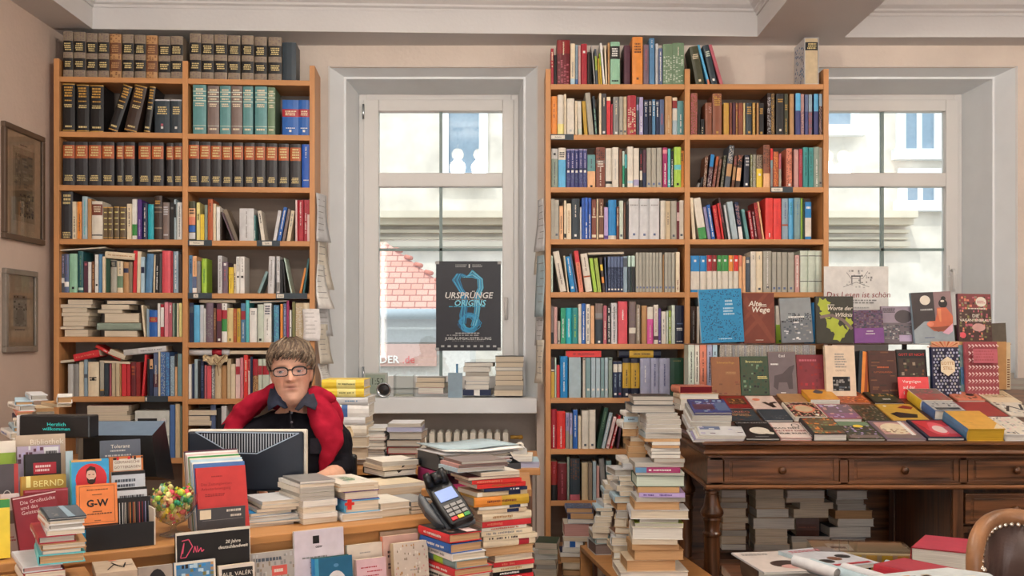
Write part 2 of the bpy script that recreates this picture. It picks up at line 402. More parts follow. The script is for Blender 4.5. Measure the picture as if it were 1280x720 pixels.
# ceiling: beams around two coffers
yb0, yb1 = 5.46, 5.62      # front edge of the rear beam, left and right end
x1, x2 = 1.344, 1.824      # cross beam
def yb(x): return yb0+(yb1-yb0)*(x-XL)/(x1-XL) if x < x1 else yb1
mb = MB()
mb.add([(XL, yb(XL), ZS), (x1+.3, yb1, ZS), (XR, yb1, ZS), (XR, YB, ZS), (XL, YB, ZS), (XL, yb(XL), 3.4), (x1+.3, yb1, 3.4), (XR, yb1, 3.4)], [(0,4,3,2,1), (0,1,6,5), (1,2,7,6)])
mb.box((XL, YF, ZS), (-2.24, yb0+.02, 3.4)); mb.box((x1, YF, ZS), (x2, yb1, 3.4)); mb.box((XR-.25, YF, ZS), (XR, yb1, 3.4))
struct(mb.build('ceiling_beam', 'ceil'))
mb = MB(); mb.box((XL-.3, YF-.3, 3.4), (XR+.3, YO, 3.5)); mb.box((XL, YF, ZC), (x1, YB-.1, ZC+.02)); mb.box((x2, YF, ZC), (XR, YB-.1, ZC+.02)); struct(mb.build('ceiling', 'ceil'))
# cornice profile (distance out from the beam face, height)
prof = [(0, 2.985), (.008, 2.985), (.008, 3.0), (.022, 3.008), (.022, 3.02), (.045, 3.035), (.06, 3.06), (.06, 3.07), (.085, 3.085), (.105, 3.115), (.105, ZC), (0, ZC)]
k = 0
def cornice(P0, P1, out, m0=0, m1=0, nm='ceil'):
    global k
    P0, P1 = Vector(P0), Vector(P1); d = (P1-P0).normalized(); o = Vector(out); mb = MB(); n_ = len(prof)
    vs = [P0+o*a+d*(a*m0)+Vector((0,0,z)) for a, z in prof]+[P1+o*a-d*(a*m1)+Vector((0,0,z)) for a, z in prof]
    mb.add(vs, [(i, i+1, i+1+n_, i+n_) for i in range(n_-1)]); k += 1
    struct(mb.build('ceiling_moulding', nm))
cornice((-2.24, yb(-2.24), 0), (x1, yb1, 0), (0, -1, 0), 1, 1)
cornice((-2.24, YF, 0), (-2.24, yb(-2.24), 0), (1, 0, 0), 0, 1)
cornice((x1, YF, 0), (x1, yb1, 0), (-1, 0, 0), 0, 1)
cornice((x2, yb1, 0), (XR-.25, yb1, 0), (0, -1, 0), 1, 1)
cornice((x2, YF, 0), (x2, yb1, 0), (1, 0, 0), 0, 1)
for nm_, a, b in (('baseboard_back', (W1['orr'], YB-.015, 0), (W2['ol'], YB, .08)), ('baseboard_left', (XL, YF, 0), (XL+.015, YB, .08)), ('baseboard_right', (XR-.015, YF, 0), (XR, YB, .08))):
    mb = MB(); mb.box(a, b); struct(mb.build(nm_, 'trim'))

# ------------------------------------------------------------------ outside
hb = empty('house', 'pale stucco house with ledges and tall windows across the street', 'building', (0, 12, 0))
def X12(px, Y=12): return (px-640)*Y/FX
def Z12(py, Y=12): return CAMH-(py-CY0)*Y/FX
mb = MB(); mb.box((-9, 0, -1), (14, .4, 9)); mb.build('house_wall', 'stucco', hb)
mb = MB()
for px0, px1 in ((400, 700), (1000, 1133)):
    for y0, y1, d in ((268, 276, .35), (276, 283, .22), (288, 292, .1), (297, 300, .06), (303, 309, .12)): mb.box((X12(px0), -d, Z12(y1)), (X12(px1), 0, Z12(y0)))
mb.build('ledge', 'stone', hb)
for wx0, wx1, wy0, wy1 in ((561, 599, 90, 218), (1130, 1166, 60, 188), (1132, 1166, 222, 252), (1010, 1062, 60, 158)):
    mb = MB(); a, b, c_, d = X12(wx0), X12(wx1), Z12(wy1), Z12(wy0)
    mb.box((a-.1, -.06, c_-.1), (a, 0, d+.1)); mb.box((b, -.06, c_-.1), (b+.1, 0, d+.1)); mb.box((a-.15, -.12, c_-.12), (b+.15, 0, c_)); mb.box((a, -.06, d), (b, 0, d+.1))
    mb.box(((a+b)/2-.03, -.03, c_), ((a+b)/2+.03, -.005, d)) if wx0 > 1120 else None
    f = mb.build('window_surround', 'trim', hb)
    mb = MB(); mb.box((a, -.02, c_), (b, -.001, d), '7d93a3'); mb.build('window_pane', 'cover', f)
# low roofed annex with red tiles
an = empty('tiled_annex', 'low annex with red tiled roof seen through the poster window', 'building', (0, 9.6, 0))
Y = 9.6
def roof_mat(nt, b, N, L):
    tc = N('ShaderNodeTexCoord'); sp = N('ShaderNodeSeparateXYZ'); L(tc.outputs['Object'], sp.inputs[0])
    w1 = N('ShaderNodeTexBrick'); w1.inputs['Scale'].default_value = 1; w1.inputs['Mortar Size'].default_value = .006; w1.inputs['Brick Width'].default_value = .115; w1.inputs['Row Height'].default_value = .06
    w1.inputs['Color1'].default_value = (*C('d49a8a'), 1); w1.inputs['Color2'].default_value = (*C('c98876'), 1); w1.inputs['Mortar'].default_value = (*C('8f5a4c'), 1)
    cb = N('ShaderNodeCombineXYZ'); L(sp.outputs[0], cb.inputs[0]); L(sp.outputs[2], cb.inputs[1]); L(cb.outputs[0], w1.inputs[0]); L(w1.outputs['Color'], b.inputs['Base Color']); setp(b, rough=.9)
M['tiles'] = mat('roof_tiles', roof_mat)
mb = MB()
xl, xa, xr = X12(380, Y), X12(468, Y), X12(600, Y); zt, ze = Z12(308, Y), Z12(390, Y)
mb.add([(xl-.5, 0, ze), (xr, 0, ze), (xa, .9, zt+.12), (xl-.5, .9, zt+.12)], [(0,1,2,3)]); mb.add([(xr, 0, ze), (xr, 1.8, ze), (xa, .9, zt+.12)], [(0,1,2)])
mb.build('roof', 'tiles', an)
mb = MB(); 
for i in range(1, 9):
    t = i/9; mb.tube([(xa+(xr-xa)*t, .9*(1-t)-.03, zt+.12+(ze-zt-.12)*t), (xa+(xr-xa)*(t+.07), .9*(1-t-.07)-.03, zt+.15+(ze-zt-.12)*(t+.07))], .022, 6, 'b9705c')
mb.build('ridge_tile', 'matte', an)
mb = MB(); mb.tube([(xl-.5, -.06, ze-.02), (xr, -.06, ze-.02)], .05, 8, '9fadb5'); mb.build('gutter', 'matte', an)
mb = MB(); mb.box((xl-.5, .12, -.5), (xr-.1, 1.7, ze-.02), 'd8d6d0'); mb.box((xl-.5, .1, Z12(428, Y)), (xr-.1, .12, Z12(392, Y)), 'bcc3c4'); mb.build('annex_wall', 'matte', an)
mb = MB(); mb.box((xl-.5, .06, Z12(458, Y)), (X12(545, Y), .1, Z12(430, Y)), 'c9a79c'); 
put_text(mb, 'IDER', .10, lambda x, y: Vector((X12(470, Y)+x, .05, Z12(450, Y)+y)), 'white', 'LEFT', bold=.02)
put_text(mb, '.de', .10, lambda x, y: Vector((X12(502, Y)+x, .05, Z12(450, Y)+y)), 'd05a5a', 'LEFT')
mb.build('shop_sign', 'matte', an)
mb = MB(); mb.box((-12, 6.4, -.2), (16, 14, -.1), 'a9a7a2'); struct(mb.build('street', 'matte'))
# ================================================================== BOOKCASES
import re
class Case:
    def __init__(s, P0, P1):
        s.P0 = Vector(P0); s.P1 = Vector(P1); d = s.P1-s.P0; s.L = d.length; s.u = d.normalized(); s.v = Vector((-s.u.y, s.u.x)); s.a = math.atan2(d.y, d.x)
        s.M = Matrix.Translation((P0[0], P0[1], 0)) @ Matrix.Rotation(s.a, 4, 'Z')
    def s(s, px, b=0.0):
        k = (px-640)/FX
        return (k*(s.P0.y+b*s.v.y)-s.P0.x-b*s.v.x)/(s.u.x-k*s.u.y)
    def Y(s, px, b=0.0): return s.P0.y+s.s(px, b)*s.u.y+b*s.v.y
    def z(s, px, py, b=0.0): return CAMH-(py-CY0)*s.Y(px, b)/FX
LC = Case(((67-640)/1280*5.36, 5.36), ((393.5-640)/1280*5.45, 5.45))
RC = Case(((682-640)/1280*5.5, 5.5), ((1036-640)/1280*5.5, 5.5))
BD = .25
def make_case(case, label, cols, shelves, tops):
    "cols: px of left edge of each upright (three), shelves: per bay list of z"
    root = empty('bookcase', label, 'bookcase', (0, 0, 0)); root.matrix_world = case.M
    th = .028; ups = [0, case.s(cols[1]), case.L-th]
    for i, u0 in enumerate(ups):
        mb = MB(); mb.box((u0, 0, 0), (u0+th, BD, tops[i])); bevel(mb.build('side_panel' if i != 1 else 'divider', 'beech_z', root), .0015)
    for j in range(2):
        a, b = ups[j]+th, ups[j+1]
        for z in shelves[j]:
            mb = MB(); mb.box((a, .002, z-.028), (b, BD-.004, z)); bevel(mb.build('shelf', 'beech_x', root), .0015)
        mb = MB(); mb.box((a, BD-.006, .03), (b, BD-.001, shelves[j][0])); mb.build('back_panel', 'back', root)
        mb = MB(); mb.box((a, .03, 0), (b, .045, shelves[j][-1]-.028)); mb.build('plinth', 'beech_x', root)
    return root
LZ = [[2.590, 2.302, 2.021, 1.739, 1.458, 1.2258, .9117, .585, .30, .06], [2.590, 2.299, 2.020, 1.735, 1.456, 1.196, .897, .585, .30, .06]]
RZ = [CAMH-(y-420)*5.5/1280 for y in (105, 168.2, 233.9, 299, 365.2, 429.9, 497.4, 561.6, 626)]+[.075]
lcase = make_case(LC, 'beech bookcase with two columns of shelves behind the seated man', (67, 228, 387), LZ, [LC.z(70, 73), LC.z(231, 76), LC.z(390, 82)])
rcase = make_case(RC, 'beech bookcase with two columns of shelves between the two windows', (682, 856, 1029), [RZ, RZ], [RC.z(685, 86)]*3)
ROWW = ['topmost', 'second', 'third', 'fourth', 'fifth', 'sixth', 'seventh', 'eighth', 'ninth']
BAYW = {'A': 'by the wall', 'B': 'behind the man', 'C': 'right of poster window', 'D': 'above display table'}
def nwords(t): return len(re.findall(r"[A-Za-z0-9][A-Za-z0-9'-]*", t))
def pick(cands):
    if len(cands) == 1 and nwords(cands[0]) > 16: print('LONG', nwords(cands[0]), cands[0])
    for c in cands:
        c = ' '.join(c.split()).replace(' ,', ',')
        if 4 <= nwords(c) <= 16 and c not in LABELS: LABELS[c] = 1; return c
    c = ' '.join(cands[-1].split()); i = 2
    while True:
        c2 = c + ', %s along' % ORD[i % len(ORD)]
        if c2 not in LABELS: LABELS[c2] = 1; return c2
        i += 1
def rspan(t, d0=0, d1=1):
    c, _, r = t.partition('@')
    if not r: return c, d0, d1
    a, _, b = r.partition('-'); return c, float(a), float(b or a)
def shelf_row(bay, row, ox, oy, sc, bot, text):
    case = LC if bay in 'AB' else RC
    zs = (LZ[0] if bay == 'A' else LZ[1]) if bay in 'AB' else RZ
    zsh = zs[row]; items = []
    for tk in text.split(';'):
        q = tk.split()
        if not q: continue
        if '=' in q[3]: q[3], q[4] = q[4], q[3]
        it = dict(x0=float(q[0]), x1=float(q[1]), top=float(q[2]), col=q[3], k=0, bands=[], inks=[], kind=None, set=None, n=1)
        for o in q[4:]:
            a, _, b = o.partition('=')
            if a == 'b': c, f0, f1 = rspan(b); it['bands'].append((f0, f1, c))
            elif a == 'v': c, f0, f1 = rspan(b, .12, .62); it['inks'].append(('v', c, f0, f1))
            elif a == 'n':
                b, _, cnt = b.partition('*'); c, f0, f1 = rspan(b, .08, .25); it['inks'].append(('n', c, f0, f1, int(cnt or 3)))
            elif a == 's': c, f0, f1 = rspan(b, .02, .98); it['inks'].append(('s', c, f0, f1))
            elif a == 'd': c, f0, f1 = rspan(b, .9, .9); it['inks'].append(('d', c, f0))
            elif a == 'k': it['k'] = float(b)
            elif a == 'K': it['kind'] = b
            elif a == 'D': it['set'] = float(b)
            elif a == 'x': it['n'] = int(b)
        if it['n'] > 1:
            w = (it['x1']-it['x0'])/it['n']
            for i in range(it['n']):
                j = dict(it); j['x0'] = it['x0']+i*w; j['x1'] = it['x0']+(i+1)*w; items.append(j)
        else: items.append(it)
    N = len(items); R = random.Random(row*7+ord(bay))
    th_ = .028; ups = [0, case.s((228, 856)[bay in 'CD']), case.L-th_]; j_ = bay in 'BD'; lo, hi = ups[j_]+th_+.0008, ups[j_+1]-.0008
    room_h = (zs[row-1]-.0295-zsh) if row else .3
    for i, it in enumerate(items):
        b = it['set'] if it['set'] is not None else .012+R.random()*.022
        p0, p1 = ox+it['x0']/sc, ox+it['x1']/sc
        s0, s1 = case.s(p0, b), case.s(p1, b); Yb = case.Y((p0+p1)/2, b)
        hh = (bot-it['top'])/sc*Yb/FX; lean = it['k']/sc*Yb/FX; th = math.atan2(lean, hh)
        t = (s1-s0-.0008)*math.cos(th); h = math.hypot(lean, hh) if it['k'] else hh
        h = min(h, (room_h-abs(math.sin(th))*t)/math.cos(th))
        it.update(b=b, s=(s1-.0004 if th >= 0 else s0+.0004), th=th, t=t, h=h, wpx=p1-p0)
    def quad(it):
        c_, n_ = math.cos(it['th']), math.sin(it['th']); t, h = it['t'], it['h']
        bl = (it['s']-t*c_, t*n_) if it['th'] >= 0 else (it['s'], 0)
        br = (it['s'], 0) if it['th'] >= 0 else (it['s']+t*c_, -t*n_)
        return [bl, br, (br[0]+h*n_, br[1]+h*c_), (bl[0]+h*n_, bl[1]+h*c_)]
    def pen(A, B):
        best = 9
        for P in (A, B):
            for q in range(4):
                ex, ey = P[(q+1) % 4][0]-P[q][0], P[(q+1) % 4][1]-P[q][1]; d = math.hypot(ex, ey); nx, ny = ey/d, -ex/d
                a1 = [x*nx+y*ny for x, y in A]; b1 = [x*nx+y*ny for x, y in B]
                o_ = min(max(a1)-min(b1), max(b1)-min(a1))
                if o_ <= 0: return 0
                best = min(best, o_)
        return best
    def cut(it, d, side):
        d = min(d, max(0, it['t']-.005)); it['t'] -= d
        if side == 'R' and it['th'] >= 0: it['s'] -= d
        if side == 'L' and it['th'] < 0: it['s'] += d
    for ps in range(8):
        for p, q in zip(items, items[1:]):
            if abs(p['b']-q['b']) > .06: continue
            d = pen(quad(p), quad(q))
            if d > 0: cut(p, d*.55, 'R'); cut(q, d*.55, 'L')
        for it in items:
            Q = quad(it); mn = min(x for x, y in Q); mx = max(x for x, y in Q)
            if mn < lo: it['s'] += lo-mn if it['th'] or 1 else 0; (it['t'] > .012 and it['th'] == 0) and cut(it, 0, 'L')
            Q = quad(it); mx = max(x for x, y in Q)
            if mx > hi: it['s'] -= mx-hi
    N = len(items)
    for i, it in enumerate(items):
        b, t, h, th, wpx = it['b'], it['t'], it['h'], it['th'], it['wpx']
        kind = it['kind'] or ('h' if wpx > 6.3 else 'b' if wpx < 3.6 else 'q' if wpx < 5 else 'p')
        w = min(.20, max(.12, h*.7)); ct, st = math.cos(th), math.sin(th)
        if th >= 0: ox_, oz_ = it['s']-t*ct, zsh+.0004+t*st
        else: ox_, oz_ = it['s'], zsh+.0004
        # book axes in case space: x-> depth, y-> up, z-> along; lean rotates clockwise
        ct, st = math.cos(th), math.sin(th)
        Mb = basis((ox_, b, oz_), (0,1,0), (st,0,ct), (ct,0,-st))
        adj = 'thin' if wpx < 3.5 else 'slim' if wpx < 5.5 else 'wide' if wpx > 12 else 'thick' if wpx > 9 else ''
        c = words(it['col']); nb = lambda j: words(items[j]['col']).split()[-1] + ' one'
        if i > 0 and i < N-1: near = 'between %s and %s' % (words(items[i-1]['col']), words(items[i+1]['col']))
        elif i == 0: near = 'first in its row'
        else: near = 'last in its row'
        le = ' leaning' if abs(it['k']) > 12 else ''
        deco = (' with %s band' % words(it['bands'][0][2])) if it['bands'] else (' with %s lettering' % words(it['inks'][0][1])) if it['inks'] else ''
        loc = ', %s shelf, %s' % (ROWW[row], BAYW[bay]); no = NOUN[kind]
        ordl = (ORD[i]+' from left') if i < N/2 else (ORD[N-1-i]+' from right')
        lab = pick(['%s %s %s%s%s %s%s' % (adj, c, no, le, deco, near, loc), '%s %s %s%s %s%s' % (adj, c, no, le, near, loc), '%s %s%s, %s%s' % (c, no, deco, ordl, loc), '%s %s, %s%s' % (c, no, ordl, loc)])
        grp = 'books on the bookcase behind the man' if bay in 'AB' else 'books on the bookcase between the windows'
        if kind == 'e': grp = 'encyclopedia volumes on the upper shelves'
        book_one(kind, case.M @ Mb, lab, group=grp, w=w, h=h, t=t, cover=it['col'], page=R.choice(['page', 'page_white', 'page_grey']), spine=it['bands'], inks=it['inks'])
def lay(case, zs_unused, x0, x1, y0, y1, face, col, label, tilt=0, page='page', kind='p', depth=.13, b=.02, inks=(), spine=(), yaw=0, h_=None):
    "book lying flat on shelf or on other books; px frame of its front side. face: S spine, F fore edge, T tail edge"
    s0, s1 = case.s(x0, b), case.s(x1, b); Yb = case.Y((x0+x1)/2, b); t = (y1-y0)*Yb/FX-.0006; z = case.z((x0+x1)/2, y1, b)+.0003; L = s1-s0
    ct, st = math.cos(tilt), math.sin(tilt)
    U = (ct, 0, st); Wz = (-st, 0, ct)
    if face == 'S': Mb = basis((s0+L*1, b, z+L*st), (0,1,0), (-ct,0,-st), Wz); w, h = depth, L
    elif face == 'F': Mb = basis((s0, b+depth, z), (0,-1,0), U, Wz); w, h = depth, L
    else: Mb = basis((s0, b, z), U, (0,1,0), Wz); w, h = L, depth
    book_one(kind, case.M @ Mb, pick([label]), group='books lying on the shelves', w=w, h=h, t=t, cover=col, page=page, inks=inks, spine=spine)

EY = 'b=near_black@.2-.45 b=near_black@.58-.84 s=taupe@.0-.18 s=taupe@.46-.57 s=taupe@.85-1 n=straw@.24-.42*4 n=straw@.64-.78*3 K=e'
EB = 'b=brown@.2-.45 b=brown@.58-.84 s=brown@.0-.18 s=brown@.46-.57 s=brown@.85-1 n=tan@.24-.42*4 n=tan@.64-.78*3 K=e'
G1, G2 = 'olive_brown', 'tan'
shelf_row('A', 0, 65, 30, 7.53, 488, ';'.join('%d %d %d %s %s' % (a, b, c, G2 if g else 'greybrown', EB if g else EY) for a, b, c, g in
 ((105,198,58,0),(205,315,62,0),(322,428,65,0),(434,537,68,0),(545,652,72,1),(662,768,74,0),(778,882,80,0),(888,992,80,1),(1003,1118,84,0),(1128,1242,88,0))))
shelf_row('B', 0, 60, 20, 3.765, 297, ';'.join('%d %d %d greybrown %s' % (a, b, c, EY) for a, b, c in ((667,720,83),(722,780,85),(783,843,86),(847,905,88),(911,968,88),(972,1030,90),(1037,1100,92)))+'; 1103 1168 115 dark_slate K=e')
T1 = 'near_black n=gold@.05-.28*4 n=gold@.33-.37*1 n=straw@.42-.5*2 n=straw@.86-.92*1 b=gold@0-.02 b=gold@.96-.98 K=e'
shelf_row('A', 1, 65, 98, 7.53, 492, '100 215 40 %s; 230 350 44 %s; 357 487 45 %s; 520 615 62 %s k=140; 672 795 60 %s k=100; 862 925 60 %s k=55; 965 1110 172 dark_slate n=straw@.2-.45*4 d=rose@.75 d=white@.83 b=silver@0-.04 K=e; 1116 1222 172 dark_slate n=straw@.2-.45*4 d=white@.83 b=silver@0-.04 K=e' % (T1, T1, T1, T1, T1.replace('near_black', 'dark_brown', 1), T1))
T2 = 'n=cream@.06-.12*1 b=pale_green@.12-.14 n=cream@.15-.2*1 b=pale_green@.21-.23 n=cream@.25-.3*1 b=pale_green@.31-.33 n=cream@.36-.44*2 b=pale_green@.82-.83 n=cream@.86-.92*1 K=e'
shelf_row('B', 1, 230, 98, 7.53, 520, ';'.join('%d %d %d %s %s' % (a, b, c, q, T2) for a, b, c, q in ((85,208,55,'dusty_teal'),(222,330,62,'taupe'),(338,440,60,'dusty_teal'),(445,548,62,'taupe'),(555,650,62,'dusty_teal'),(668,782,62,'dusty_teal'),(788,858,70,'sage')))+'; 925 1080 188 royal_blue b=crimson@.26-.48 n=cream@.3-.45*3 n=white@.78-.82*1 d=white@.88 K=e; 1084 1192 188 royal_blue b=crimson@.26-.48 n=cream@.3-.45*3 n=white@.78-.82*1 d=white@.88 K=e')
T3 = 'charcoal b=rust@.08-.38 n=straw@.1-.34*4 n=straw@.76-.9*4 K=e'
shelf_row('A', 2, 60, 165, 3.765, 248, ';'.join('%d %d 42 %s' % (a, b, T3) for a, b in ((70,126),(129,187),(191,251),(254,312),(322,357),(358,408),(426,484),(488,544),(557,591),(593,632))))
shelf_row('B', 2, 60, 165, 3.765, 262, ';'.join('%d %d %d %s' % (a, b, c, T3) for a, b, c in ((662,711,48),(714,765,49),(767,816,50),(819,867,51),(872,919,52),(924,973,52),(976,1023,53),(1027,1079,54),(1084,1134,54),(1139,1191,55)))+'; 1197 1236 56 blue v=white@.04-.3 n=white@.8-.84*1')
OL = 'olive_brown b=gold@0-.03 n=pale_yellow@.14-.2*1 n=pale_yellow@.32-.38*1 n=pale_yellow@.5-.55*1 n=pale_yellow@.66-.72*1 b=gold@.93-.95'
shelf_row('A', 3, 65, 236, 7.53, 465, '75 185 15 charcoal n=straw@.05-.28*3 n=straw@.84-.98*3 K=e; 192 232 112 cream v=black@.4-.95; 234 282 110 orange v=brown@.3-.8; 284 335 62 pale_grey_blue v=aqua@.1-.9; 336 373 85 tan; 375 477 108 ivory b=red_brown@.08-.37 b=near_black@.88-.91 n=cream@.12-.3*3; 482 525 160 %s; 527 575 160 %s; 584 634 155 %s; 638 702 158 %s; 706 750 130 cream v=taupe; 752 803 85 white b=green@.62-.9; 805 845 90 purple v=lilac@.5-.9; 848 899 122 navy v=white@.1-.9; 903 957 133 cyan; 962 1037 52 dark_brown b=greybrown@.25-.28 b=greybrown@.36-.38 b=greybrown@.72-.75 n=gold@.1-.2*2; 1042 1108 112 taupe n=silver@.1-.35*4 n=silver@.84-.9*1; 1112 1148 115 near_black n=grey@.1-.2*1; 1149 1172 85 pale_grey_blue b=black@.12-.45; 1174 1226 112 white v=grey@.1-.9' % (OL, OL, OL, OL))
shelf_row('B', 3, 230, 238, 7.53, 468, '45 108 98 dark_olive b=peach@.18-.4 b=salmon@.4-.6 b=royal_blue@.62-.78 b=pale_grey@.8-.96 n=black@.2-.34*2; 118 152 110 pale_yellow v=black@.3-.45; 153 192 218 yellow; 194 222 130 sage_grey; 224 272 78 rust v=dark_brown@.1-.3 ; 274 300 120 cream ; 305 340 148 white; 345 400 195 dark_brown; 425 470 200 mauve k=-105; 475 520 170 greybrown k=-110 D=.09; 522 658 163 pale_grey v=grey@.1-.9; 660 686 225 dusty_teal v=white@.6-.9; 690 724 200 near_black k=-10 D=.08; 730 765 185 ivory k=-38 v=black@.1-.4; 835 868 180 pale_grey k=50 ; 875 912 150 royal_blue k=60 v=white@.1-.8; 922 950 170 taupe k=55 ; 965 1000 180 cream k=42 v=grey@.1-.5; 1048 1066 80 pale_pink; 1067 1128 80 crimson v=pale_pink@.05-.6; 1131 1166 80 crimson v=pale_pink@.3-.8; 1168 1198 80 pale_pink b=crimson@0-.35')
shelf_row('A', 4, 65, 304, 7.53, 458, '65 107 95 slate b=white@.62-.75 v=lavender@.05-.5; 108 160 95 slate_blue b=white@.72-.85 v=mauve@.02-.6; 163 240 92 mint d=black@.88; 245 296 70 dark_teal v=sage@.1-.8 b=pale_mint@.88-.94; 299 338 165 plum d=rose@.1; 340 371 170 white; 373 402 165 brown v=tan@.1-.9; 404 437 100 white d=black@.8; 440 472 95 steel_blue; 474 505 118 cream; 507 550 140 dark_green; 553 611 150 grey_beige b=near_black@.02-.22 n=grey_beige@.05-.2*3; 613 670 162 cream b=sage@.47-.84 v=grey@.02-.4; 672 722 170 tan b=navy@.2-.35; 726 758 165 greybrown; 760 795 62 red k=12; 797 833 68 cream k=8; 836 872 120 pale_blue b=navy@.28-.45; 876 945 92 steel_blue k=18; 947 968 100 cream k=8; 970 1003 98 near_black k=6 v=white@.3-.9; 1006 1033 85 dark_grey k=6; 1036 1118 62 coral; 1120 1140 68 crimson; 1142 1190 68 grey_blue v=white@.1-.9; 1192 1222 92 dark_brown')
shelf_row('B', 4, 230, 306, 7.53, 460, '42 76 102 steel_blue v=navy@.1-.5; 80 120 110 peach b=slate_blue@.55-.86 b=white@.86-.98 v=tan@.1-.5; 122 156 155 grey; 166 214 133 lime v=green@.3-.7; 318 358 106 pale_grey v=grey@.1-.9; 361 412 165 mauve v=rose@.2-.6 d=white@.08; 420 468 214 yellow b=gold@.28-.3 v=mustard@.4-.8; 470 488 185 cream v=black@.3-.9; 491 525 112 white d=black@.55 v=grey@.05-.4; 527 570 112 white d=black@.55 v=grey@.05-.4; 685 722 258 grey_teal k=78; 782 845 112 pale_grey k=12 v=grey@.1-.8; 870 903 110 pale_grey b=grey@.7-.95 v=grey@.1-.5; 908 935 140 near_black k=-4; 944 982 160 near_black k=-20; 985 1018 126 pale_mint k=-66; 1084 1110 220 orange k=48; 1126 1150 130 dark_teal k=48')
shelf_row('A', 5, 65, 366, 7.53, 414, '866 886 118 cream k=-28; 892 916 152 grey_blue k=-3; 918 992 164 royal_blue b=crimson@.26-.45 n=gold@.28-.42*3; 994 1019 100 white; 1021 1055 108 crimson b=white@.1-.7; 1058 1095 88 pink; 1097 1132 93 rose v=white@.05-.3; 1134 1156 100 sage_grey; 1158 1173 100 dark_green; 1175 1194 98 cream; 1197 1224 96 pale_yellow')
shelf_row('B', 5, 230, 370, 7.53, 434, '50 90 62 navy b=slate@.1-.25; 93 146 83 sky_blue; 150 187 82 pale_grey; 188 206 115 white; 208 276 62 mauve s=grey@.3-.9 ; 278 304 112 brown v=tan; 308 354 68 plum b=crimson@.15-.45 d=white@.93; 356 406 68 white b=crimson@.17-.4 b=green@.4-.72 v=taupe@.02-.15; 407 463 112 straw d=olive@.92; 465 496 118 rust v=gold@.1-.8; 498 532 114 mustard v=olive@.1-.8; 536 579 66 steel_blue b=crimson@.2-.42 v=white@.5-.9; 582 613 38 aqua; 616 687 112 white n=grey@.08-.2*2; 692 747 78 pale_green d=black@.93; 750 823 66 white n=navy@.05-.3*4 v=grey@.4-.8; 844 894 84 steel_blue s=aqua@.02-.98; 906 932 74 orange; 935 963 68 slate_blue v=lavender@.1-.9; 965 990 40 magenta; 993 1012 130 white d=black@.55; 1018 1047 54 olive; 1050 1127 64 beige s=ivory@.1-.9; 1130 1198 64 cream')
shelf_row('A', 6, 65, 426, 7.53, 527, '150 200 222 light_grey; 202 252 222 grey; 256 300 203 cream; 302 336 180 grey_blue b=slate@.4-.5; 340 442 203 cream d=black@.5 n=black@.42-.56*2; 452 491 198 grey_beige b=gold@.8-.84 b=dark_grey@.84-1; 493 536 220 dark_slate; 539 561 218 rose; 563 600 218 beige; 602 636 218 beige; 638 652 225 tan; 657 702 222 red; 706 740 222 red; 742 790 206 maroon n=rust@.1-.4*3; 792 832 206 dark_red; 842 876 138 red k=30; 886 916 180 black; 918 951 182 navy b=peach@0-.26 d=black@.2; 956 999 112 slate_blue v=ivory@.3-.7 b=plum@.5-.8; 1001 1018 105 cream; 1022 1068 112 denim_blue s=pale_grey_blue; 1070 1106 114 denim_blue s=sky_blue; 1113 1152 152 grey_blue s=pale_blue; 1157 1180 135 peach b=near_black@0-.3; 1184 1224 128 grey_teal')
shelf_row('B', 6, 230, 430, 7.53, 508, '30 66 183 white; 68 98 180 navy; 99 131 138 pale_grey_blue; 133 156 150 black; 158 187 140 navy v=slate_blue@.1-.8; 192 215 190 rose; 217 259 198 coral; 261 290 190 grey s=white@.1-.9; 292 350 195 beige; 352 405 195 tan; 407 441 133 beige; 443 481 183 cream; 487 528 133 pale_pink b=crimson@.2-.4; 529 560 123 pink; 562 602 98 scarlet v=cream; 604 622 138 pale_pink b=crimson@.0-.3; 624 646 118 navy; 648 696 138 tan b=crimson@0-.42 s=dark_brown@.4-.98; 699 736 138 pale_green b=crimson@.17-.4 ; 739 800 138 pale_green b=crimson@.17-.4; 803 855 150 white; 858 900 130 maroon; 902 950 140 ivory; 953 1000 150 steel_blue; 1003 1060 140 beige; 1063 1110 135 dark_green; 1113 1148 150 cream; 1150 1188 160 white')
shelf_row('A', 7, 60, 500, 6.74, 495, '1028 1070 48 denim_blue; 1073 1112 40 beige; 1114 1128 60 sage_grey')
shelf_row('B', 7, 230, 500, 7.53, 525, '250 300 30 slate_blue; 302 350 60 near_black; 352 400 40 pale_grey; 980 1030 60 maroon; 1033 1090 50 ivory; 1092 1140 70 steel_blue')
# right case
shelf_row('C', 0, 682, 42, 7.11, 447, '30 62 126 crimson v=cream@.1-.5; 64 98 180 near_black K=h; 102 216 42 maroon b=dark_red@.02-.3 s=rose@.42-1 v=cream@.05-.32; 220 262 80 cream v=grey@.45-.8 b=pale_blue@.85-1; 264 288 86 grey_blue b=denim_blue@.85-1; 290 313 100 dusty_pink; 315 368 82 crimson d=white@.2; 372 395 150 dark_brown; 398 418 160 black; 424 444 100 light_grey k=-30; 446 466 130 slate b=yellow_green@.2-.6 k=-14; 468 486 215 mustard k=-8; 488 504 165 yellow b=lime@0-.4 k=-14; 508 530 78 white k=-30; 532 549 100 cream k=-12; 552 572 72 tan; 575 660 66 mint b=near_black@.1-.4 n=white@.14-.35*4 n=black@.88-.94*1; 696 754 92 plum; 770 863 26 orange n=brown@.12-.35*4 d=brown@.88; 868 917 88 mauve v=rose; 921 968 28 steel_blue v=white@.05-.2; 976 1001 78 pale_grey; 1004 1039 123 slate_blue v=white@.1-.9; 1042 1130 88 sage s=pale_green@.3-.95; 1132 1240 76 sage s=pale_green@.3-.95 v=ivory@.1-.3')
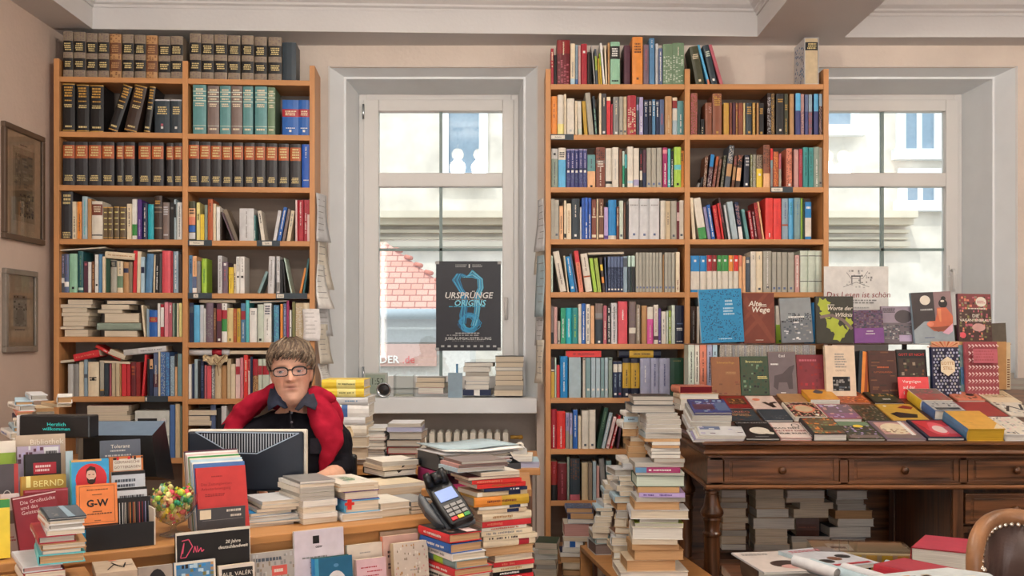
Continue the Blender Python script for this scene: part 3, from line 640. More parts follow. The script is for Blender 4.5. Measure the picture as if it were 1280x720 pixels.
shelf_row('D', 0, 856, 42, 7.11, 450, '75 158 112 dark_olive k=-62 n=cream@.2-.34*3 d=cream@.9; 200 228 92 sky_blue k=-95 b=salmon@.86-1; 238 298 100 dark_slate k=-80 n=pale_green@.15-.3*3 d=white@.88; 310 346 92 rose k=-105')
shelf_row('C', 1, 682, 106, 7.11, 436, '46 104 88 orange v=red_brown@.2-.55; 106 162 78 ivory b=pale_yellow@.72-.97; 164 184 72 cream; 188 254 112 ivory d=light_grey@.88; 260 284 132 cream; 288 324 130 ivory k=-8 b=pale_green@.8-.95; 344 376 130 mustard k=-22; 384 430 62 grey_beige k=-34; 440 462 88 dark_slate k=-26 v=mint@.3-.95; 475 496 62 cream; 498 540 62 dark_grey v=cream@.1-.3 d=white@.92; 542 578 95 red b=cream@0-.1; 580 598 160 crimson; 600 653 95 grey v=cream@.1-.45 d=white@.94; 655 688 95 grey_beige d=slate@.9; 690 722 92 beige d=slate@.9; 726 804 85 crimson s=cream@.3-.95 d=gold@.9; 806 829 92 slate b=lavender@.2-.35; 831 867 98 lavender v=white@.5-.9; 872 912 118 navy n=white@.05-.16*3 v=white@.2-.45; 914 945 118 dark_navy n=white@.05-.16*3 v=white@.2-.45; 947 976 118 steel_blue n=white@.05-.16*3 v=white@.2-.45; 978 1011 118 navy n=white@.05-.16*3 v=white@.2-.45; 1013 1054 114 slate_blue v=rose@.4-.7; 1062 1122 94 tan v=beige@.5-.95; 1125 1170 98 pale_grey_blue b=dark_red@.08-.28 b=cream@0-.08 b=ivory@.3-.6; 1172 1230 128 dusty_teal v=white@.4-.95')
LT = 'd=gold@.93'
shelf_row('D', 1, 856, 106, 7.11, 440, '50 112 66 leather_brown s=rose@.02-.98; 118 135 250 dark_brown; 140 174 300 near_black v=cream@.5-.9; 180 240 150 leather_brown s=dusty_pink@.1-.3; 246 328 68 leather_brown n=gold@.1-.3*4 s=gold@.0-.2 %s; 345 392 152 gold s=mustard; 395 420 152 red_brown s=brown; 424 450 148 plum; 452 472 150 leather_brown v=gold@.02-.98; 475 518 152 leather_brown s=crimson@.1-.5 ; 520 537 154 straw; 542 600 152 dark_slate n=gold@.1-.35*4 d=gold@.9; 603 626 152 gold s=straw; 640 658 156 tan; 660 702 156 near_black n=gold@.15-.35*4 %s; 733 766 65 dark_brown s=silver@.1-.95; 768 798 65 olive_brown s=gold@.02-.98; 812 882 72 near_black n=gold@.12-.22*2 d=ivory@.88; 884 918 70 dark_olive n=gold@.25-.4*3 v=gold@.6-.95; 932 970 74 tan; 984 1030 70 indigo b=sky_blue@0-.42; 1031 1060 70 dusty_pink s=indigo@.42-.98; 1066 1098 76 indigo b=slate_blue@0-.42; 1099 1132 76 mauve s=crimson@.42-.98 b=grey_blue@0-.42; 1146 1190 70 indigo b=sky_blue@0-.42; 1191 1222 74 dark_brown s=dusty_pink@.3-.98 b=grey_blue@0-.3' % (LT, LT))
shelf_row('C', 2, 682, 172, 7.11, 435, '50 110 90 sage_grey b=light_grey@0-.26 d=near_black@.14 v=slate@.35-.9; 113 179 82 sky_blue b=ivory@0-.3 n=black@.1-.25*3 ; 184 368 94 indigo x=5 K=h b=lavender@0-.03 v=lavender@.1-.48 b=navy@.5-.54 d=white@.58 s=slate_blue@.62-.88; 371 442 142 peach b=dusty_teal@0-.5 v=slate@.1-.4 d=black@.96; 447 527 76 red_brown s=dark_brown@.02-.3 b=taupe@.32-.4 n=ivory@.33-.5*3 v=ivory@.5-.95; 532 590 84 ivory b=near_black@.83-.9; 592 647 78 ivory v=light_grey@.3-.8; 652 680 95 brown; 682 702 112 pale_mint b=emerald@.4-.9; 704 723 140 aqua b=dark_green@.42-1; 726 778 73 ivory b=pale_blue@.84-.9; 780 830 85 ivory b=lavender@.8-.95; 836 860 105 near_black b=ivory@.55-.8 v=crimson@.1-.5; 862 893 100 plum b=navy@.6-1; 897 938 80 grey_beige d=slate_blue@.9; 940 984 80 grey_beige d=slate_blue@.9; 986 1034 80 grey_beige d=slate_blue@.9; 1040 1083 80 magenta v=white@.4-.95 b=pink@.05-.15; 1085 1110 90 aqua v=white@.8-.95; 1112 1137 108 near_black v=white@.2-.95; 1142 1206 76 lime b=aqua@.44-.56 d=black@.92; 1210 1240 106 orange n=near_black@.06-.28*4')
shelf_row('D', 2, 856, 172, 7.11, 436, '108 128 398 grey k=10; 130 150 345 near_black k=18; 160 188 158 brown k=22 s=ivory@.05-.95; 196 232 135 plum b=azure@.02-.38 s=ivory@.4-.95 k=34; 240 266 155 red_brown b=rust@.02-.3 s=dusty_pink@.4-.95 k=40; 276 298 180 brown k=34 s=dusty_pink; 316 340 150 dark_olive k=32 s=grey_beige; 352 398 66 slate b=tan@.44-.74 k=44 s=ivory@.02-.4; 412 440 150 brown b=tan@.35-.76 k=30 s=rose@.02-.3; 448 488 144 dark_brown b=peach@.4-.8 k=28 s=salmon@.02-.35; 522 574 148 dark_navy k=10 n=silver@.05-.35*3 d=white@.9; 578 602 142 olive s=pale_green; 604 632 144 grey_beige s=olive; 635 692 144 greybrown b=yellow@.42-1 s=dark_brown@.02-.4 d=white@.6; 698 756 58 leather_brown s=dark_brown@.02-.6 b=peach@.67-1; 760 783 90 scarlet b=grey_teal@.3-.5 b=grey@.5-1; 786 832 118 rust s=orange@.05-.95; 834 858 135 rose b=grey_beige@.45-1; 902 952 88 salmon s=red_brown@.05-.95 d=white@.93; 970 1012 98 dusty_pink; 1014 1046 94 crimson v=rose; 1050 1098 80 teal v=dark_teal@.1-.7; 1100 1144 80 teal v=dark_teal@.1-.7; 1146 1196 76 sage_grey v=white@.3-.95; 1199 1230 80 grey_beige d=slate@.88')
shelf_row('C', 3, 682, 238, 7.11, 430, '42 76 70 grey_beige; 78 119 80 grey_beige d=slate@.88; 121 158 130 peach v=brown@.3-.8; 163 185 82 cream b=black@.85-.95; 186 228 110 cream v=tan@.2-.8; 230 300 68 dark_slate v=ivory@.15-.45 d=white@.9; 304 320 140 pale_grey; 321 348 60 blue s=denim_blue; 349 376 58 blue v=white@.6-.95; 377 406 58 blue v=white@.4-.95; 410 450 78 red_brown v=cream@.2-.4 b=cream@.42-.45 b=cream@.88-.95; 452 470 70 beige; 473 516 70 brown v=cream@.1-.4 b=cream@.42-.45 b=cream@.88-.95; 519 556 143 lilac b=purple@.88-.98; 557 628 78 azure b=ivory@.9-1; 631 652 140 red_brown v=cream@.05-.6; 655 690 86 pale_green d=slate@.9; 692 712 104 brown; 715 735 120 near_black; 740 830 68 pale_grey d=slate_blue@.88 n=grey@.14-.18*1; 832 922 68 pale_grey d=slate_blue@.88 n=grey@.14-.18*1; 924 1010 68 pale_grey d=slate_blue@.88 n=grey@.14-.18*1; 1020 1066 84 ivory; 1068 1108 88 beige v=taupe@.3-.6; 1110 1164 86 grey_beige d=slate@.9; 1166 1190 94 maroon b=pale_pink@.28-.5; 1192 1232 80 ivory d=slate@.88')
shelf_row('D', 3, 856, 238, 7.11, 430, '68 98 60 cream k=-26; 128 198 66 ivory b=green@.72-1 k=-58; 206 234 140 lavender k=-44; 240 272 124 royal_blue k=-48 v=white@.1-.9; 288 326 128 red k=-46 v=salmon@.1-.6; 334 352 110 scarlet k=-46; 358 378 60 dark_brown k=-64 v=rose; 388 412 124 pale_grey k=-46; 424 476 98 pale_grey_blue k=-52; 484 520 98 navy b=white@.66-1 s=dusty_pink@.05-.6 k=-44; 545 575 165 dusty_teal k=-44; 592 622 175 crimson k=-36 v=pale_pink@.05-.9; 626 650 178 maroon k=-34 v=pale_pink@.05-.9; 654 688 106 dark_red k=-44 s=scarlet@.05-.7; 690 708 95 peach k=-48 ; 716 785 62 bright_red v=white@.85-.95; 787 856 65 bright_red v=red@.1-.7; 863 918 65 grey_blue b=rust@.63-.67 v=slate_blue@.1-.5; 921 968 62 sky_blue v=teal@.1-.4; 970 1028 62 grey_teal v=steel_blue@.1-.4; 1030 1046 63 lime; 1048 1060 68 dark_green; 1066 1124 96 ivory b=azure@0-.42 b=azure@.92-1 n=white@.1-.2*1')
shelf_row('C', 4, 682, 304, 7.11, 425, '45 66 100 pale_mint; 130 186 66 ivory k=-66 v=taupe@.3-.8; 194 214 100 cream k=-36; 218 266 110 azure k=-48 v=white@.05-.5 d=white@.88; 270 288 85 slate_blue k=-58; 298 340 60 salmon b=red@0-.28 k=-48 v=rust@.3-.9; 356 418 86 ivory b=rust@.58-.62 k=-48 v=taupe@.1-.45; 428 460 124 lime k=-40; 464 498 124 yellow_green k=-36; 508 532 118 dark_brown b=yellow@.2-.38 b=orange@.56-.74 k=-32; 536 548 112 slate_blue k=-14; 551 690 108 x=5 navy b=slate_blue@0-.3 s=slate_blue@.34-.88 d=white@.92; 690 726 104 grey_blue b=slate@.05-.3; 729 758 100 pale_mint b=dark_slate@.3-1; 762 795 100 pale_mint b=near_black@.3-1; 800 1036 72 x=8 grey_beige K=j d=slate_blue@.88; 1041 1053 90 tan; 1056 1150 72 x=3 grey_beige K=j d=slate_blue@.88; 1156 1193 68 cream v=red_brown@.7-.95')
def dkv(c): return 'K=h b=%s@0-.43 b=%s@.93-1 d=white@.14' % (c, c)
shelf_row('D', 4, 856, 304, 7.11, 424, '50 130 100 ivory %s; 132 193 100 ivory %s; 196 242 95 ivory %s; 244 283 95 ivory %s; 286 326 96 ivory %s; 328 387 96 ivory %s; 390 431 96 ivory %s; 433 476 96 ivory %s; 479 510 96 peach b=salmon@0-.3; 512 540 105 peach; 542 581 112 slate n=ivory@.05-.2*1; 584 631 62 ivory v=grey@.1-.2; 633 690 63 cream v=grey@.1-.2 d=slate@.92; 696 770 58 grey_beige d=slate@.88 v=white@.02-.9; 775 815 68 grey_beige K=j d=slate_blue@.9; 817 859 68 grey_beige K=j d=slate_blue@.9; 861 912 68 grey_beige K=j d=slate_blue@.9; 916 972 70 grey_beige K=j d=slate_blue@.9; 977 1020 94 dusty_pink v=white@.1-.9; 1024 1093 54 pale_green b=near_black@.12-.135 b=near_black@.73-.745; 1096 1168 54 pale_green b=near_black@.12-.135 b=near_black@.73-.745; 1170 1240 54 pale_green b=near_black@.12-.135 b=near_black@.73-.745' % tuple(dkv(c) for c in ('azure', 'azure', 'crimson', 'dark_red', 'green', 'green', 'orange', 'scarlet')))
shelf_row('C', 5, 682, 368, 7.11, 433, '45 70 94 taupe b=near_black@.7-1; 73 105 105 dusty_pink; 107 131 230 grey_beige d=black@.88; 134 177 114 emerald v=white@.3-.8; 180 232 114 cyan v=white@.3-.8; 234 288 113 teal v=lime@.2-.8; 291 318 80 ivory; 320 356 74 royal_blue v=white@.2-.9; 358 396 80 ivory v=slate@.1-.9; 399 434 94 peach; 441 508 74 taupe b=grey@.24-.36 b=dark_slate@.4-1 d=white@.95; 512 544 94 rose v=cream@.4-.9; 548 578 100 near_black v=white@.05-.95; 582 636 70 pale_grey v=black@.1-.95 s=grey@.05-.3; 644 726 56 coral v=white@.2-.42; 740 802 57 taupe b=ivory@.62-.75 s=mauve@.05-.6; 805 842 84 greybrown v=ivory@.1-.9; 851 900 94 tan v=gold@.3-.9; 902 956 106 hot_pink b=ivory@0-.33 v=pale_pink@.5-.9; 961 1001 86 ivory b=plum@.8-.9 v=dusty_pink@.1-.7; 1003 1026 118 purple d=white@.93; 1028 1070 146 ivory v=grey@.2-.7; 1072 1091 138 pale_green; 1093 1116 137 yellow_green v=white@.2-.9; 1119 1151 90 pale_green; 1154 1236 92 dark_navy n=slate_blue@.45-.5*1 n=white@.58-.66*2 n=white@.92-.95*1')
shelf_row('D', 5, 840, 350, 5.82, 460, '132 178 187 dark_brown v=grey@.1-.9; 182 200 188 ivory; 205 230 70 pale_blue; 300 360 150 taupe; 400 470 180 sage_grey; 500 560 160 dusty_pink; 560 620 190 ivory; 640 700 150 slate; 755 815 182 ivory b=lime@.5-1 d=green@.93; 1020 1070 160 azure v=white@.5-.95; 1072 1100 200 tan')
shelf_row('C', 6, 682, 432, 7.11, 463, '48 80 105 mustard b=dark_brown@0-.36 b=ivory@.3-.34; 82 96 110 pale_mint; 98 127 174 red; 130 196 94 azure v=white@.15-.85; 206 314 105 pale_grey_blue; 330 354 108 ivory n=maroon@.02-.08*1; 357 401 108 grey_teal d=ivory@.8; 404 444 108 pale_grey_blue d=ivory@.8; 446 487 108 pale_grey_blue d=ivory@.8; 490 523 108 grey_teal d=ivory@.8; 525 555 106 pale_grey_blue d=ivory@.8; 557 594 106 sage_grey n=navy@.02-.08*1; 600 640 140 navy b=ivory@.08-.3 v=grey_blue@.35-.7 d=white@.9; 642 678 140 navy b=ivory@.08-.3 v=grey_blue@.35-.7 d=rose@.9; 683 756 114 dark_navy b=mustard@.12-.76 v=near_black@.3-.7 d=white@.92; 758 836 114 dark_navy b=mustard@.12-.76 v=near_black@.3-.7 d=white@.92; 840 930 112 lavender_grey v=white@.2-.6; 935 1007 112 lavender_grey v=indigo@.15-.7; 1010 1104 112 lavender_grey v=indigo@.15-.7; 1110 1236 112 dark_green n=olive@.05-.1*1')
shelf_row('C', 7, 682, 500, 5.14, 308, '31 70 54 crimson v=white@.4-.95; 72 126 67 scarlet v=white@.4-.95; 129 150 78 grey_beige b=lavender@0-.5 v=slate_blue@.1-.4; 152 173 78 lavender b=grey_beige@.6-1 v=slate_blue@.1-.4; 176 206 58 royal_blue v=white@.15-.7; 209 229 98 cream; 233 276 62 ivory d=slate@.9; 279 321 58 ivory d=slate@.9; 324 353 46 dark_green k=52 v=sage@.1-.5; 356 380 78 pale_grey_blue k=52 v=white@.1-.8; 385 407 106 pale_pink k=50 d=rose@.9; 412 438 98 red k=56 v=white@.1-.9; 446 470 120 plum k=24; 500 560 120 olive_brown; 565 640 90 grey_beige; 645 720 100 taupe')
shelf_row('C', 8, 682, 500, 5.14, 648, '32 74 398 dark_red b=near_black@.6-1 v=rose@.1-.3; 77 136 410 maroon v=rose@.2-.8; 138 153 372 sage_grey; 156 220 380 dark_slate b=rose@.86-1 s=brown@.02-.5; 232 272 410 beige; 275 300 412 greybrown; 303 325 400 pale_grey_blue; 327 352 430 dusty_pink; 356 395 385 grey k=-20; 402 436 395 grey_teal k=-14; 470 540 400 sand; 550 620 420 taupe; 640 720 390 brown')
# lying on shelves
SA = 'on the pile of books at the far wall shelf'
for i, (a, b, c, d, col, tl) in enumerate([(150,380,65,107,'ivory',0),(65,370,108,141,'light_grey',0),(97,330,143,186,'beige',0),(90,350,187,219,'ivory',0),(105,342,220,265,'sand',0),(105,338,266,314,'beige',0),(60,300,318,342,'pale_grey',0),(120,340,346,412,'tan',0)]):
    lay(LC, 0, 65+a/7.53, 65+b/7.53, 366+c/7.53, 366+d/7.53, 'T', col, '%s paperback %s from top in the flat pile, sixth shelf by the wall' % (words(col), ORD[i]), depth=.19, page='page')
for i, (a, b, c, d, col, kk) in enumerate([(520,790,75,106,'pale_grey','p'),(465,725,110,158,'greybrown','p'),(430,660,160,190,'ivory','p'),(490,822,192,280,'sand','h'),(425,840,284,350,'sage_grey','h'),(495,800,358,412,'ivory','p')]):
    lay(LC, 0, 65+a/7.53, 65+b/7.53, 366+c/7.53, 366+d/7.53, 'S' if i in (4,) else 'F', col, '%s %s %s from top in second flat pile, sixth shelf by the wall' % (words(col), NOUN[kk], ORD[i]), kind=kk, depth=.16)
def L7(case, ox, oy, a_, b_, c_, d_, face, col, label, **k): lay(case, 0, ox+a_/7.53, ox+b_/7.53, oy+c_/7.53, oy+d_/7.53, face, col, label, **k)
L7(LC, 65, 304, 498, 778, 76, 140, 'S', 'cream', 'thick cream hardcover lying across shorter books, fifth shelf by the wall', kind='h', tilt=-.07, b=.015, inks=[('v', 'tan', .1, .9)])
L7(LC, 65, 304, 70, 505, 62, 74, 'T', 'pale_grey', 'thin white magazine lying across the books, fifth shelf by the wall', kind='m', tilt=.07, depth=.2)
L7(LC, 65, 304, 900, 1032, 66, 82, 'F', 'cream', 'slim cream booklet lying on upright books, fifth shelf by the wall', kind='b', tilt=.05)
L7(LC, 230, 370, 145, 487, 36, 62, 'F', 'cream', 'cream booklet lying across the blue books, sixth shelf behind the man', kind='b', b=.03)
L7(LC, 230, 370, 612, 975, 50, 66, 'F', 'pale_blue', 'pale blue booklet lying across white books, sixth shelf behind the man', kind='b', b=.03, tilt=.035)
L7(LC, 65, 426, 208, 452, 128, 195, 'S', 'red', 'thick red hardcover lying tilted over grey books, seventh shelf by the wall', kind='h', tilt=.21, inks=[('v', 'salmon', .1, .8)])
L7(LC, 65, 426, 372, 640, 30, 60, 'S', 'scarlet', 'slim scarlet paperback sliding down over others, seventh shelf by the wall', tilt=-.52, b=.05, inks=[('v', 'white', .3, .7)])
L7(LC, 65, 426, 530, 690, 72, 122, 'F', 'sand', 'small sand coloured paperback tilted beside the red one, seventh shelf by the wall', tilt=-.38, b=.02)
L7(LC, 65, 426, 676, 1080, 84, 140, 'S', 'pale_grey', 'large pale grey hardcover tilted over the books, seventh shelf by the wall', kind='h', tilt=.1, spine=[(0, .35, 'light_grey')], inks=[('v', 'grey', .4, .9)])
L7(LC, 65, 426, 75, 212, 186, 212, 'T', 'dark_navy', 'dark navy booklet poking out under the red hardcover, seventh shelf', kind='b', tilt=.1)
L7(LC, 65, 426, 448, 735, 185, 206, 'F', 'cream', 'cream booklet lying under the scarlet paperback, seventh shelf by the wall', kind='b', tilt=-.05)
L7(LC, 230, 430, 430, 815, 62, 96, 'F', 'tan', 'tan flat envelope lying across books, seventh shelf behind the man', kind='b', b=.02, tilt=0)
L7(RC, 682, 304, 400, 735, 88, 108, 'F', 'white', 'thin white booklet lying across dark blue books, fifth shelf right of window', kind='b', tilt=.02)
lay(RC, 0, 707.5, 751.5, 438.5, 446.5, 'S', 'scarlet', 'scarlet paperback lying across grey blue books, seventh shelf right of poster window', inks=[('v', 'maroon', .2, .8)])
lay(RC, 0, 773.5, 826, 438, 447, 'S', 'dark_navy', 'navy hardcover with yellow band lying across its twins, seventh shelf', kind='h', spine=[(.25, .82, 'mustard')], inks=[('v', 'near_black', .35, .75)])
for i, (a, b, c, d, col) in enumerate([(109,161,507,514,'pale_pink'),(109,159,514,519,'ivory'),(112,163,519,526,'taupe'),(111,165,526,540,'dark_brown')]):
    lay(LC, 0, a, b, c, d, 'T', col, '%s booklet %s from top in the pile beside the stereo' % (words(col), ORD[i]), kind='b', depth=.2, b=.01)
for i, (a, b, c, d, col) in enumerate([(232,272,513,519,'ivory'),(235,262,520,526,'pale_grey'),(235,264,526,532,'taupe')]):
    lay(LC, 0, a, b, c, d, 'T', col, '%s booklet %s from top in the small pile behind the monitor' % (words(col), ORD[i]), kind='b', depth=.2, b=.015)
# slipcase set on top
e = empty('slipcase', 'white slipcase holding a beige volume, alone on top of the bookcase', 'box', (0,0,0))
s0, s1 = RC.s(856+1065/7.11, .01), RC.s(856+1190/7.11, .01); z0 = RZ[0]+.0005; z1 = RC.z(1000, 47, .01); dd = .20; t = .003
mb = MB(); X0, X1, Y0 = RC.P0.x+s0, RC.P0.x+s1, 5.51
mb.box((X0, Y0, z0), (X0+t, Y0+dd, z1), 'silver'); mb.box((X1-t, Y0, z0), (X1, Y0+dd, z1), 'silver'); mb.box((X0+t, Y0, z0), (X1-t, Y0+dd, z0+t), 'silver'); mb.box((X0+t, Y0, z1-t), (X1-t, Y0+dd, z1), 'silver'); mb.box((X0+t, Y0+dd-t, z0+t), (X1-t, Y0+dd, z1-t), 'silver')
draw_art(mb, [('g', .05, .05, .95, .9, 9, 16, ['slate_blue', 'steel_blue', 'light_grey'], .55)], lambda u, v, l: Vector((X0-.0002*l, Y0+dd*(1-u), z0+(z1-z0)*v)), dd, z1-z0)
mb.build('case_shell', 'cover', e)
book_one('h', basis((X0+t+.001, Y0+.004, z0+t+.0005), (0,1,0), (0,0,1), (1,0,0)), 'beige volume with black title block inside the white slipcase', w=.18, h=z1-z0-2*t-.002, t=X1-X0-2*t-.002, cover='beige', spine=[(.08, .26, 'near_black')], inks=[('n', 'straw', .1, .24, 3)])
# small shelf labels clipped to board edges
def shelf_tag(case, px0, px1, z, pw0, pw1, txt, lab):
    e = empty('shelf_label', lab, 'label', (0,0,0)); e.matrix_world = case.M
    s0, s1 = case.s(px0), case.s(px1); mb = MB(); mb.box((s0, -.003, z-.029), (s1, -.0005, z+.002), 'dark_slate'); mb.build('label_holder', 'cover', e)
    mb = MB(); a, b = case.s(pw0), case.s(pw1); mb.box((a, -.0045, z-.024), (b, -.0031, z-.004), 'ivory')
    put_text(mb, txt, .012, lambda x, y: Vector(((a+b)/2+x, -.0048, z-.014+y)), 'near_black'); mb.build('label_card', 'cover', e)
shelf_tag(RC, 688, 717, RZ[1], 689, 706, 'Arbeits', 'black label holder under the orange book, second shelf right of window')
shelf_tag(RC, 963, 991, RZ[2], 964, 978, 'Kinder', 'black label holder on third shelf, above the display table')
shelf_tag(LC, 235, 265, LZ[1][3], 237, 255, 'Roman', 'black label holder under the yellow book, fourth shelf behind the man')
shelf_tag(LC, 321, 350, LZ[1][3], 328, 340, 'Lyrik', 'black label holder below the leaning blue book, fourth shelf')
shelf_tag(LC, 235, 265, LZ[1][4], 242, 248, 'A', 'black label holder under the lime book, fifth shelf behind the man')
shelf_tag(LC, 345, 384, LZ[1][4], 346, 355, 'Krimi', 'black label holder by the orange leaning book, fifth shelf')
shelf_tag(LC, 181, 210, LZ[0][6], 182, 184, '', 'black label holder below the denim blue books, seventh shelf')
# ================================================================== COUNTER, BACK DESK AND THE STACKS ROUND THEM
def straight(Y): return Case((-4.0, Y), (4.0, Y))
def turned(px, Y, deg):
    x = (px-640)*Y/FX; a = math.radians(deg); return Case((x-2*math.cos(a), Y-2*math.sin(a)), (x+2*math.cos(a), Y+2*math.sin(a)))
def slay(fr, b, x0, x1, y0, y1, face, col, label, kind='p', depth=.16, page='page', inks=(), spine=(), art=(), tilt=0, yaw=0, group=None, back='', z0=None, extra=None, parts=True, front=None):
    "lying book with parts; (x0..x1, y0..y1) measured outline of its front side at set-back b of frame fr"
    s0, s1 = fr.s(x0, b), fr.s(x1, b); xm = (x0+x1)/2; Yb = fr.Y(xm, b); t = (y1-y0)*Yb/FX
    z = fr.z(xm, y1, b) if z0 is None else z0
    t = max(t-.0006, .004); L = s1-s0; w = None
    if face == 'S': Mb = basis((0,0,0), (0,1,0), (-1,0,0), (0,0,1)); Mb.translation = Vector((L, 0, 0)); w, h = depth, L
    elif face == 'F': Mb = basis((0,0,0), (0,-1,0), (1,0,0), (0,0,1)); Mb.translation = Vector((0, depth, 0)); w, h = depth, L
    elif face == 'T': Mb = basis((0,0,0), (1,0,0), (0,1,0), (0,0,1)); w, h = L, depth
    else: Mb = basis((0,0,0), (-1,0,0), (0,-1,0), (0,0,1)); Mb.translation = Vector((L, depth, 0)); w, h = L, depth   # head edge to the front
    T = fr.M @ Matrix.Translation((s0, b, z)) @ Matrix.Rotation(math.radians(yaw), 4, 'Z') @ Matrix.Rotation(tilt, 4, 'Y')
    lab = pick([label])
    (book_parts if parts else book_one)(kind, T @ Mb, lab, group=group, w=w, h=h, t=t, cover=col, page=page, inks=inks, spine=spine, art=art, back=back, **({'extra': extra} if parts else {}))
    return z, t
def pile(fr, b, ox, oy, sc, rows, where, group, depth=.16, jit=6, seed=1, zb=None):
    "rows top to bottom: x0 x1 y0 y1 face colour [opts]"
    R = random.Random(seed); rs = [r.split() for r in rows.split(';') if r.strip()]; n = len(rs)
    # settle the thicknesses so that every book rests on the one below
    ys = [[float(r[2]), float(r[3])] for r in rs]
    for i in range(n-1): m = (ys[i][1]+ys[i+1][0])/2; ys[i][1] = ys[i+1][0] = m
    dz = 0
    if zb is not None: dz = zb+.0005-fr.z(ox+(float(rs[-1][0])+float(rs[-1][1]))/2/sc, oy+ys[-1][1]/sc, b); abs(dz) > .02 and print('PILE dz', where, round(dz, 3))
    for i, r in enumerate(rs):
        x0, x1 = float(r[0]), float(r[1]); face, col = r[4], r[5]; kind = None; page = None; inks = []; spine = []; dp = depth; yaw = R.uniform(-jit, jit); lab = None; back = ''
        for o in r[6:]:
            a, _, v = o.partition('=')
            if a == 'K': kind = v
            elif a == 'p': page = v
            elif a == 'v': c, f0, f1 = rspan(v, .1, .7); inks.append(('v', c, f0, f1))
            elif a == 'b': c, f0, f1 = rspan(v); spine.append((f0, f1, c))
            elif a == 'd': dp = float(v)
            elif a == 'y': yaw = float(v)
        th = (ys[i][1]-ys[i][0])/sc; kind = kind or ('h' if th > 8 else 'b' if th < 3.2 else 'p')
        if page is None: page = R.choice(['page', 'page_white', 'page', 'page_grey'])
        pos = 'topmost' if i == 0 else 'lowest' if i == n-1 else (ORD[i]+' from top')
        lab = '%s %s, %s in the %s' % (words(col), NOUN[kind], pos, where)
        zq = fr.z(ox+(x0+x1)/2/sc, oy+ys[i][1]/sc, b)+dz if abs(fr.a) < .01 else fr.z(ox+(float(rs[-1][0])+float(rs[-1][1]))/2/sc, oy+ys[i][1]/sc, b)+dz
        slay(fr, b, ox+x0/sc, ox+x1/sc, oy+ys[i][0]/sc, oy+ys[i][1]/sc, face, col, lab, kind, dp*R.uniform(.92, 1.05), page, inks, spine, yaw=yaw, group=group, z0=zq)
# ---- the counter
KC = Case(W(109, 691, 2.409).xy, W(535.6, 645.5, 2.895).xy)
CT = .72
ct = empty('shop_counter', 'long oak shop counter set at an angle, its front panel behind the leaning books', 'counter'); ct.matrix_world = KC.M
mb = MB(); mb.box((-.75, -.02, CT-.022), (.98, .54, CT)); bevel(mb.build('counter_top', 'oak_x', ct), .003)
mb = MB(); mb.box((-.75, .5405, CT-.022), (.12, .92, CT)); mb.build('counter_return', 'oak_x', ct)
mb = MB(); mb.box((-.74, 0, .02), (.97, .02, CT-.0225)); mb.build('front_panel', 'oak_x', ct)
for x in (-.74, .15, .95): mb = MB(); mb.box((x, .021, 0), (x+.02, .53, CT-.0225)); mb.build('side_panel', 'oak_x', ct)
# ---- back desk beside the radiator
DT = .715; dk = empty('side_desk', 'plain wooden side desk under the radiator window, covered with papers', 'desk', (-.32, 4.3, 0))
mb = MB(); mb.box((-.55, -.33, DT-.025), (.43, .30, DT)); bevel(mb.build('desk_top', 'oak_x', dk), .002)
for x in (-.54, .36): mb = MB(); mb.box((x, -.30, 0), (x+.04, .28, DT-.0255)); mb.build('side_panel', 'walnut_z', dk)
mb = MB(); mb.box((-.5, .2, .3), (.36, .215, DT-.0255)); mb.build('back_panel', 'walnut_x', dk)
# ---- stacks on the counter
G = 'books stacked on the counter'
pile(KC, .06, 300, 560, 4.5, '338 535 203 218 T grey d=.15; 336 534 218 240 T white; 335 533 240 270 T ivory; 335 530 270 292 F grey_beige; 338 532 292 313 T ivory; 355 545 313 348 F pale_grey; 352 546 348 388 F ivory; 356 546 388 414 F white p=page_white; 358 548 414 447 F tan p=page', 'grey stack in front of the monitor', G, .16, 3, 3, CT)
pile(KC, .05, 300, 560, 4.5, '556 752 240 268 F tan; 588 782 266 318 F purple K=h p=page; 594 783 318 390 T sky_blue K=h p=page; 575 800 386 432 T white K=h p=page', 'stack beside the grey stack on counter', G, .17, 3, 4, CT)
slay(KC, .05, 300+566/4.5, 300+778/4.5, 560+196/4.5, 560+240/4.5, 'T', 'ivory', 'cream paperback with green map printed on its cover, topmost beside the grey stack', 'p', .19, 'page', group=G, art=[('p', 'sage', [(.3,.35),(.6,.3),(.75,.5),(.6,.7),(.35,.65),(.45,.5)]), ('r', .15,.72,.7,.78,'light_grey'), ('g', .1,.1,.9,.9,9,12,['pale_green','light_grey'],.15)])
mb = MB(); o_ = KC.M @ Vector((KC.s(436, .05), .047, KC.z(436, 634, .05))); mb.box((-.006, -.003, -.006), (.006, -.001, .022), 'scarlet'); mb.box((-.014, -.003, .006), (.014, -.001, .013), 'scarlet'); e = mb.build('ribbon_bookmark', 'cover'); e.location = o_; e.rotation_euler = (0,0,KC.a); tag(e, 'small red ribbon bookmark hanging out of the hardcover beside the grey stack', 'bookmark')
pile(KC, .05, 300, 560, 4.5, '788 960 322 360 F ivory; 790 962 360 402 F beige', 'low pair beside the map book', G, .15, 2, 5, CT)
pile(KC, .05, 300, 560, 4.5, '963 1098 318 346 T grey; 966 1140 346 364 F black; 966 1142 364 388 F near_black', 'low pile beside the card terminal', G, .15, 3, 6, CT)
pile(KC, .28, 300, 560, 4.5, '785 1040 205 228 F cream; 778 1045 228 262 F sand; 780 1048 262 305 F beige', 'flat pile behind the low pair', G, .16, 3, 7, CT)
pile(KC, .40, 300, 560, 4.5, '800 1000 70 98 F ivory; 805 998 98 122 F cream; 812 1000 122 160 F near_black', 'small pile behind the card terminal', G, .15, 5, 8)
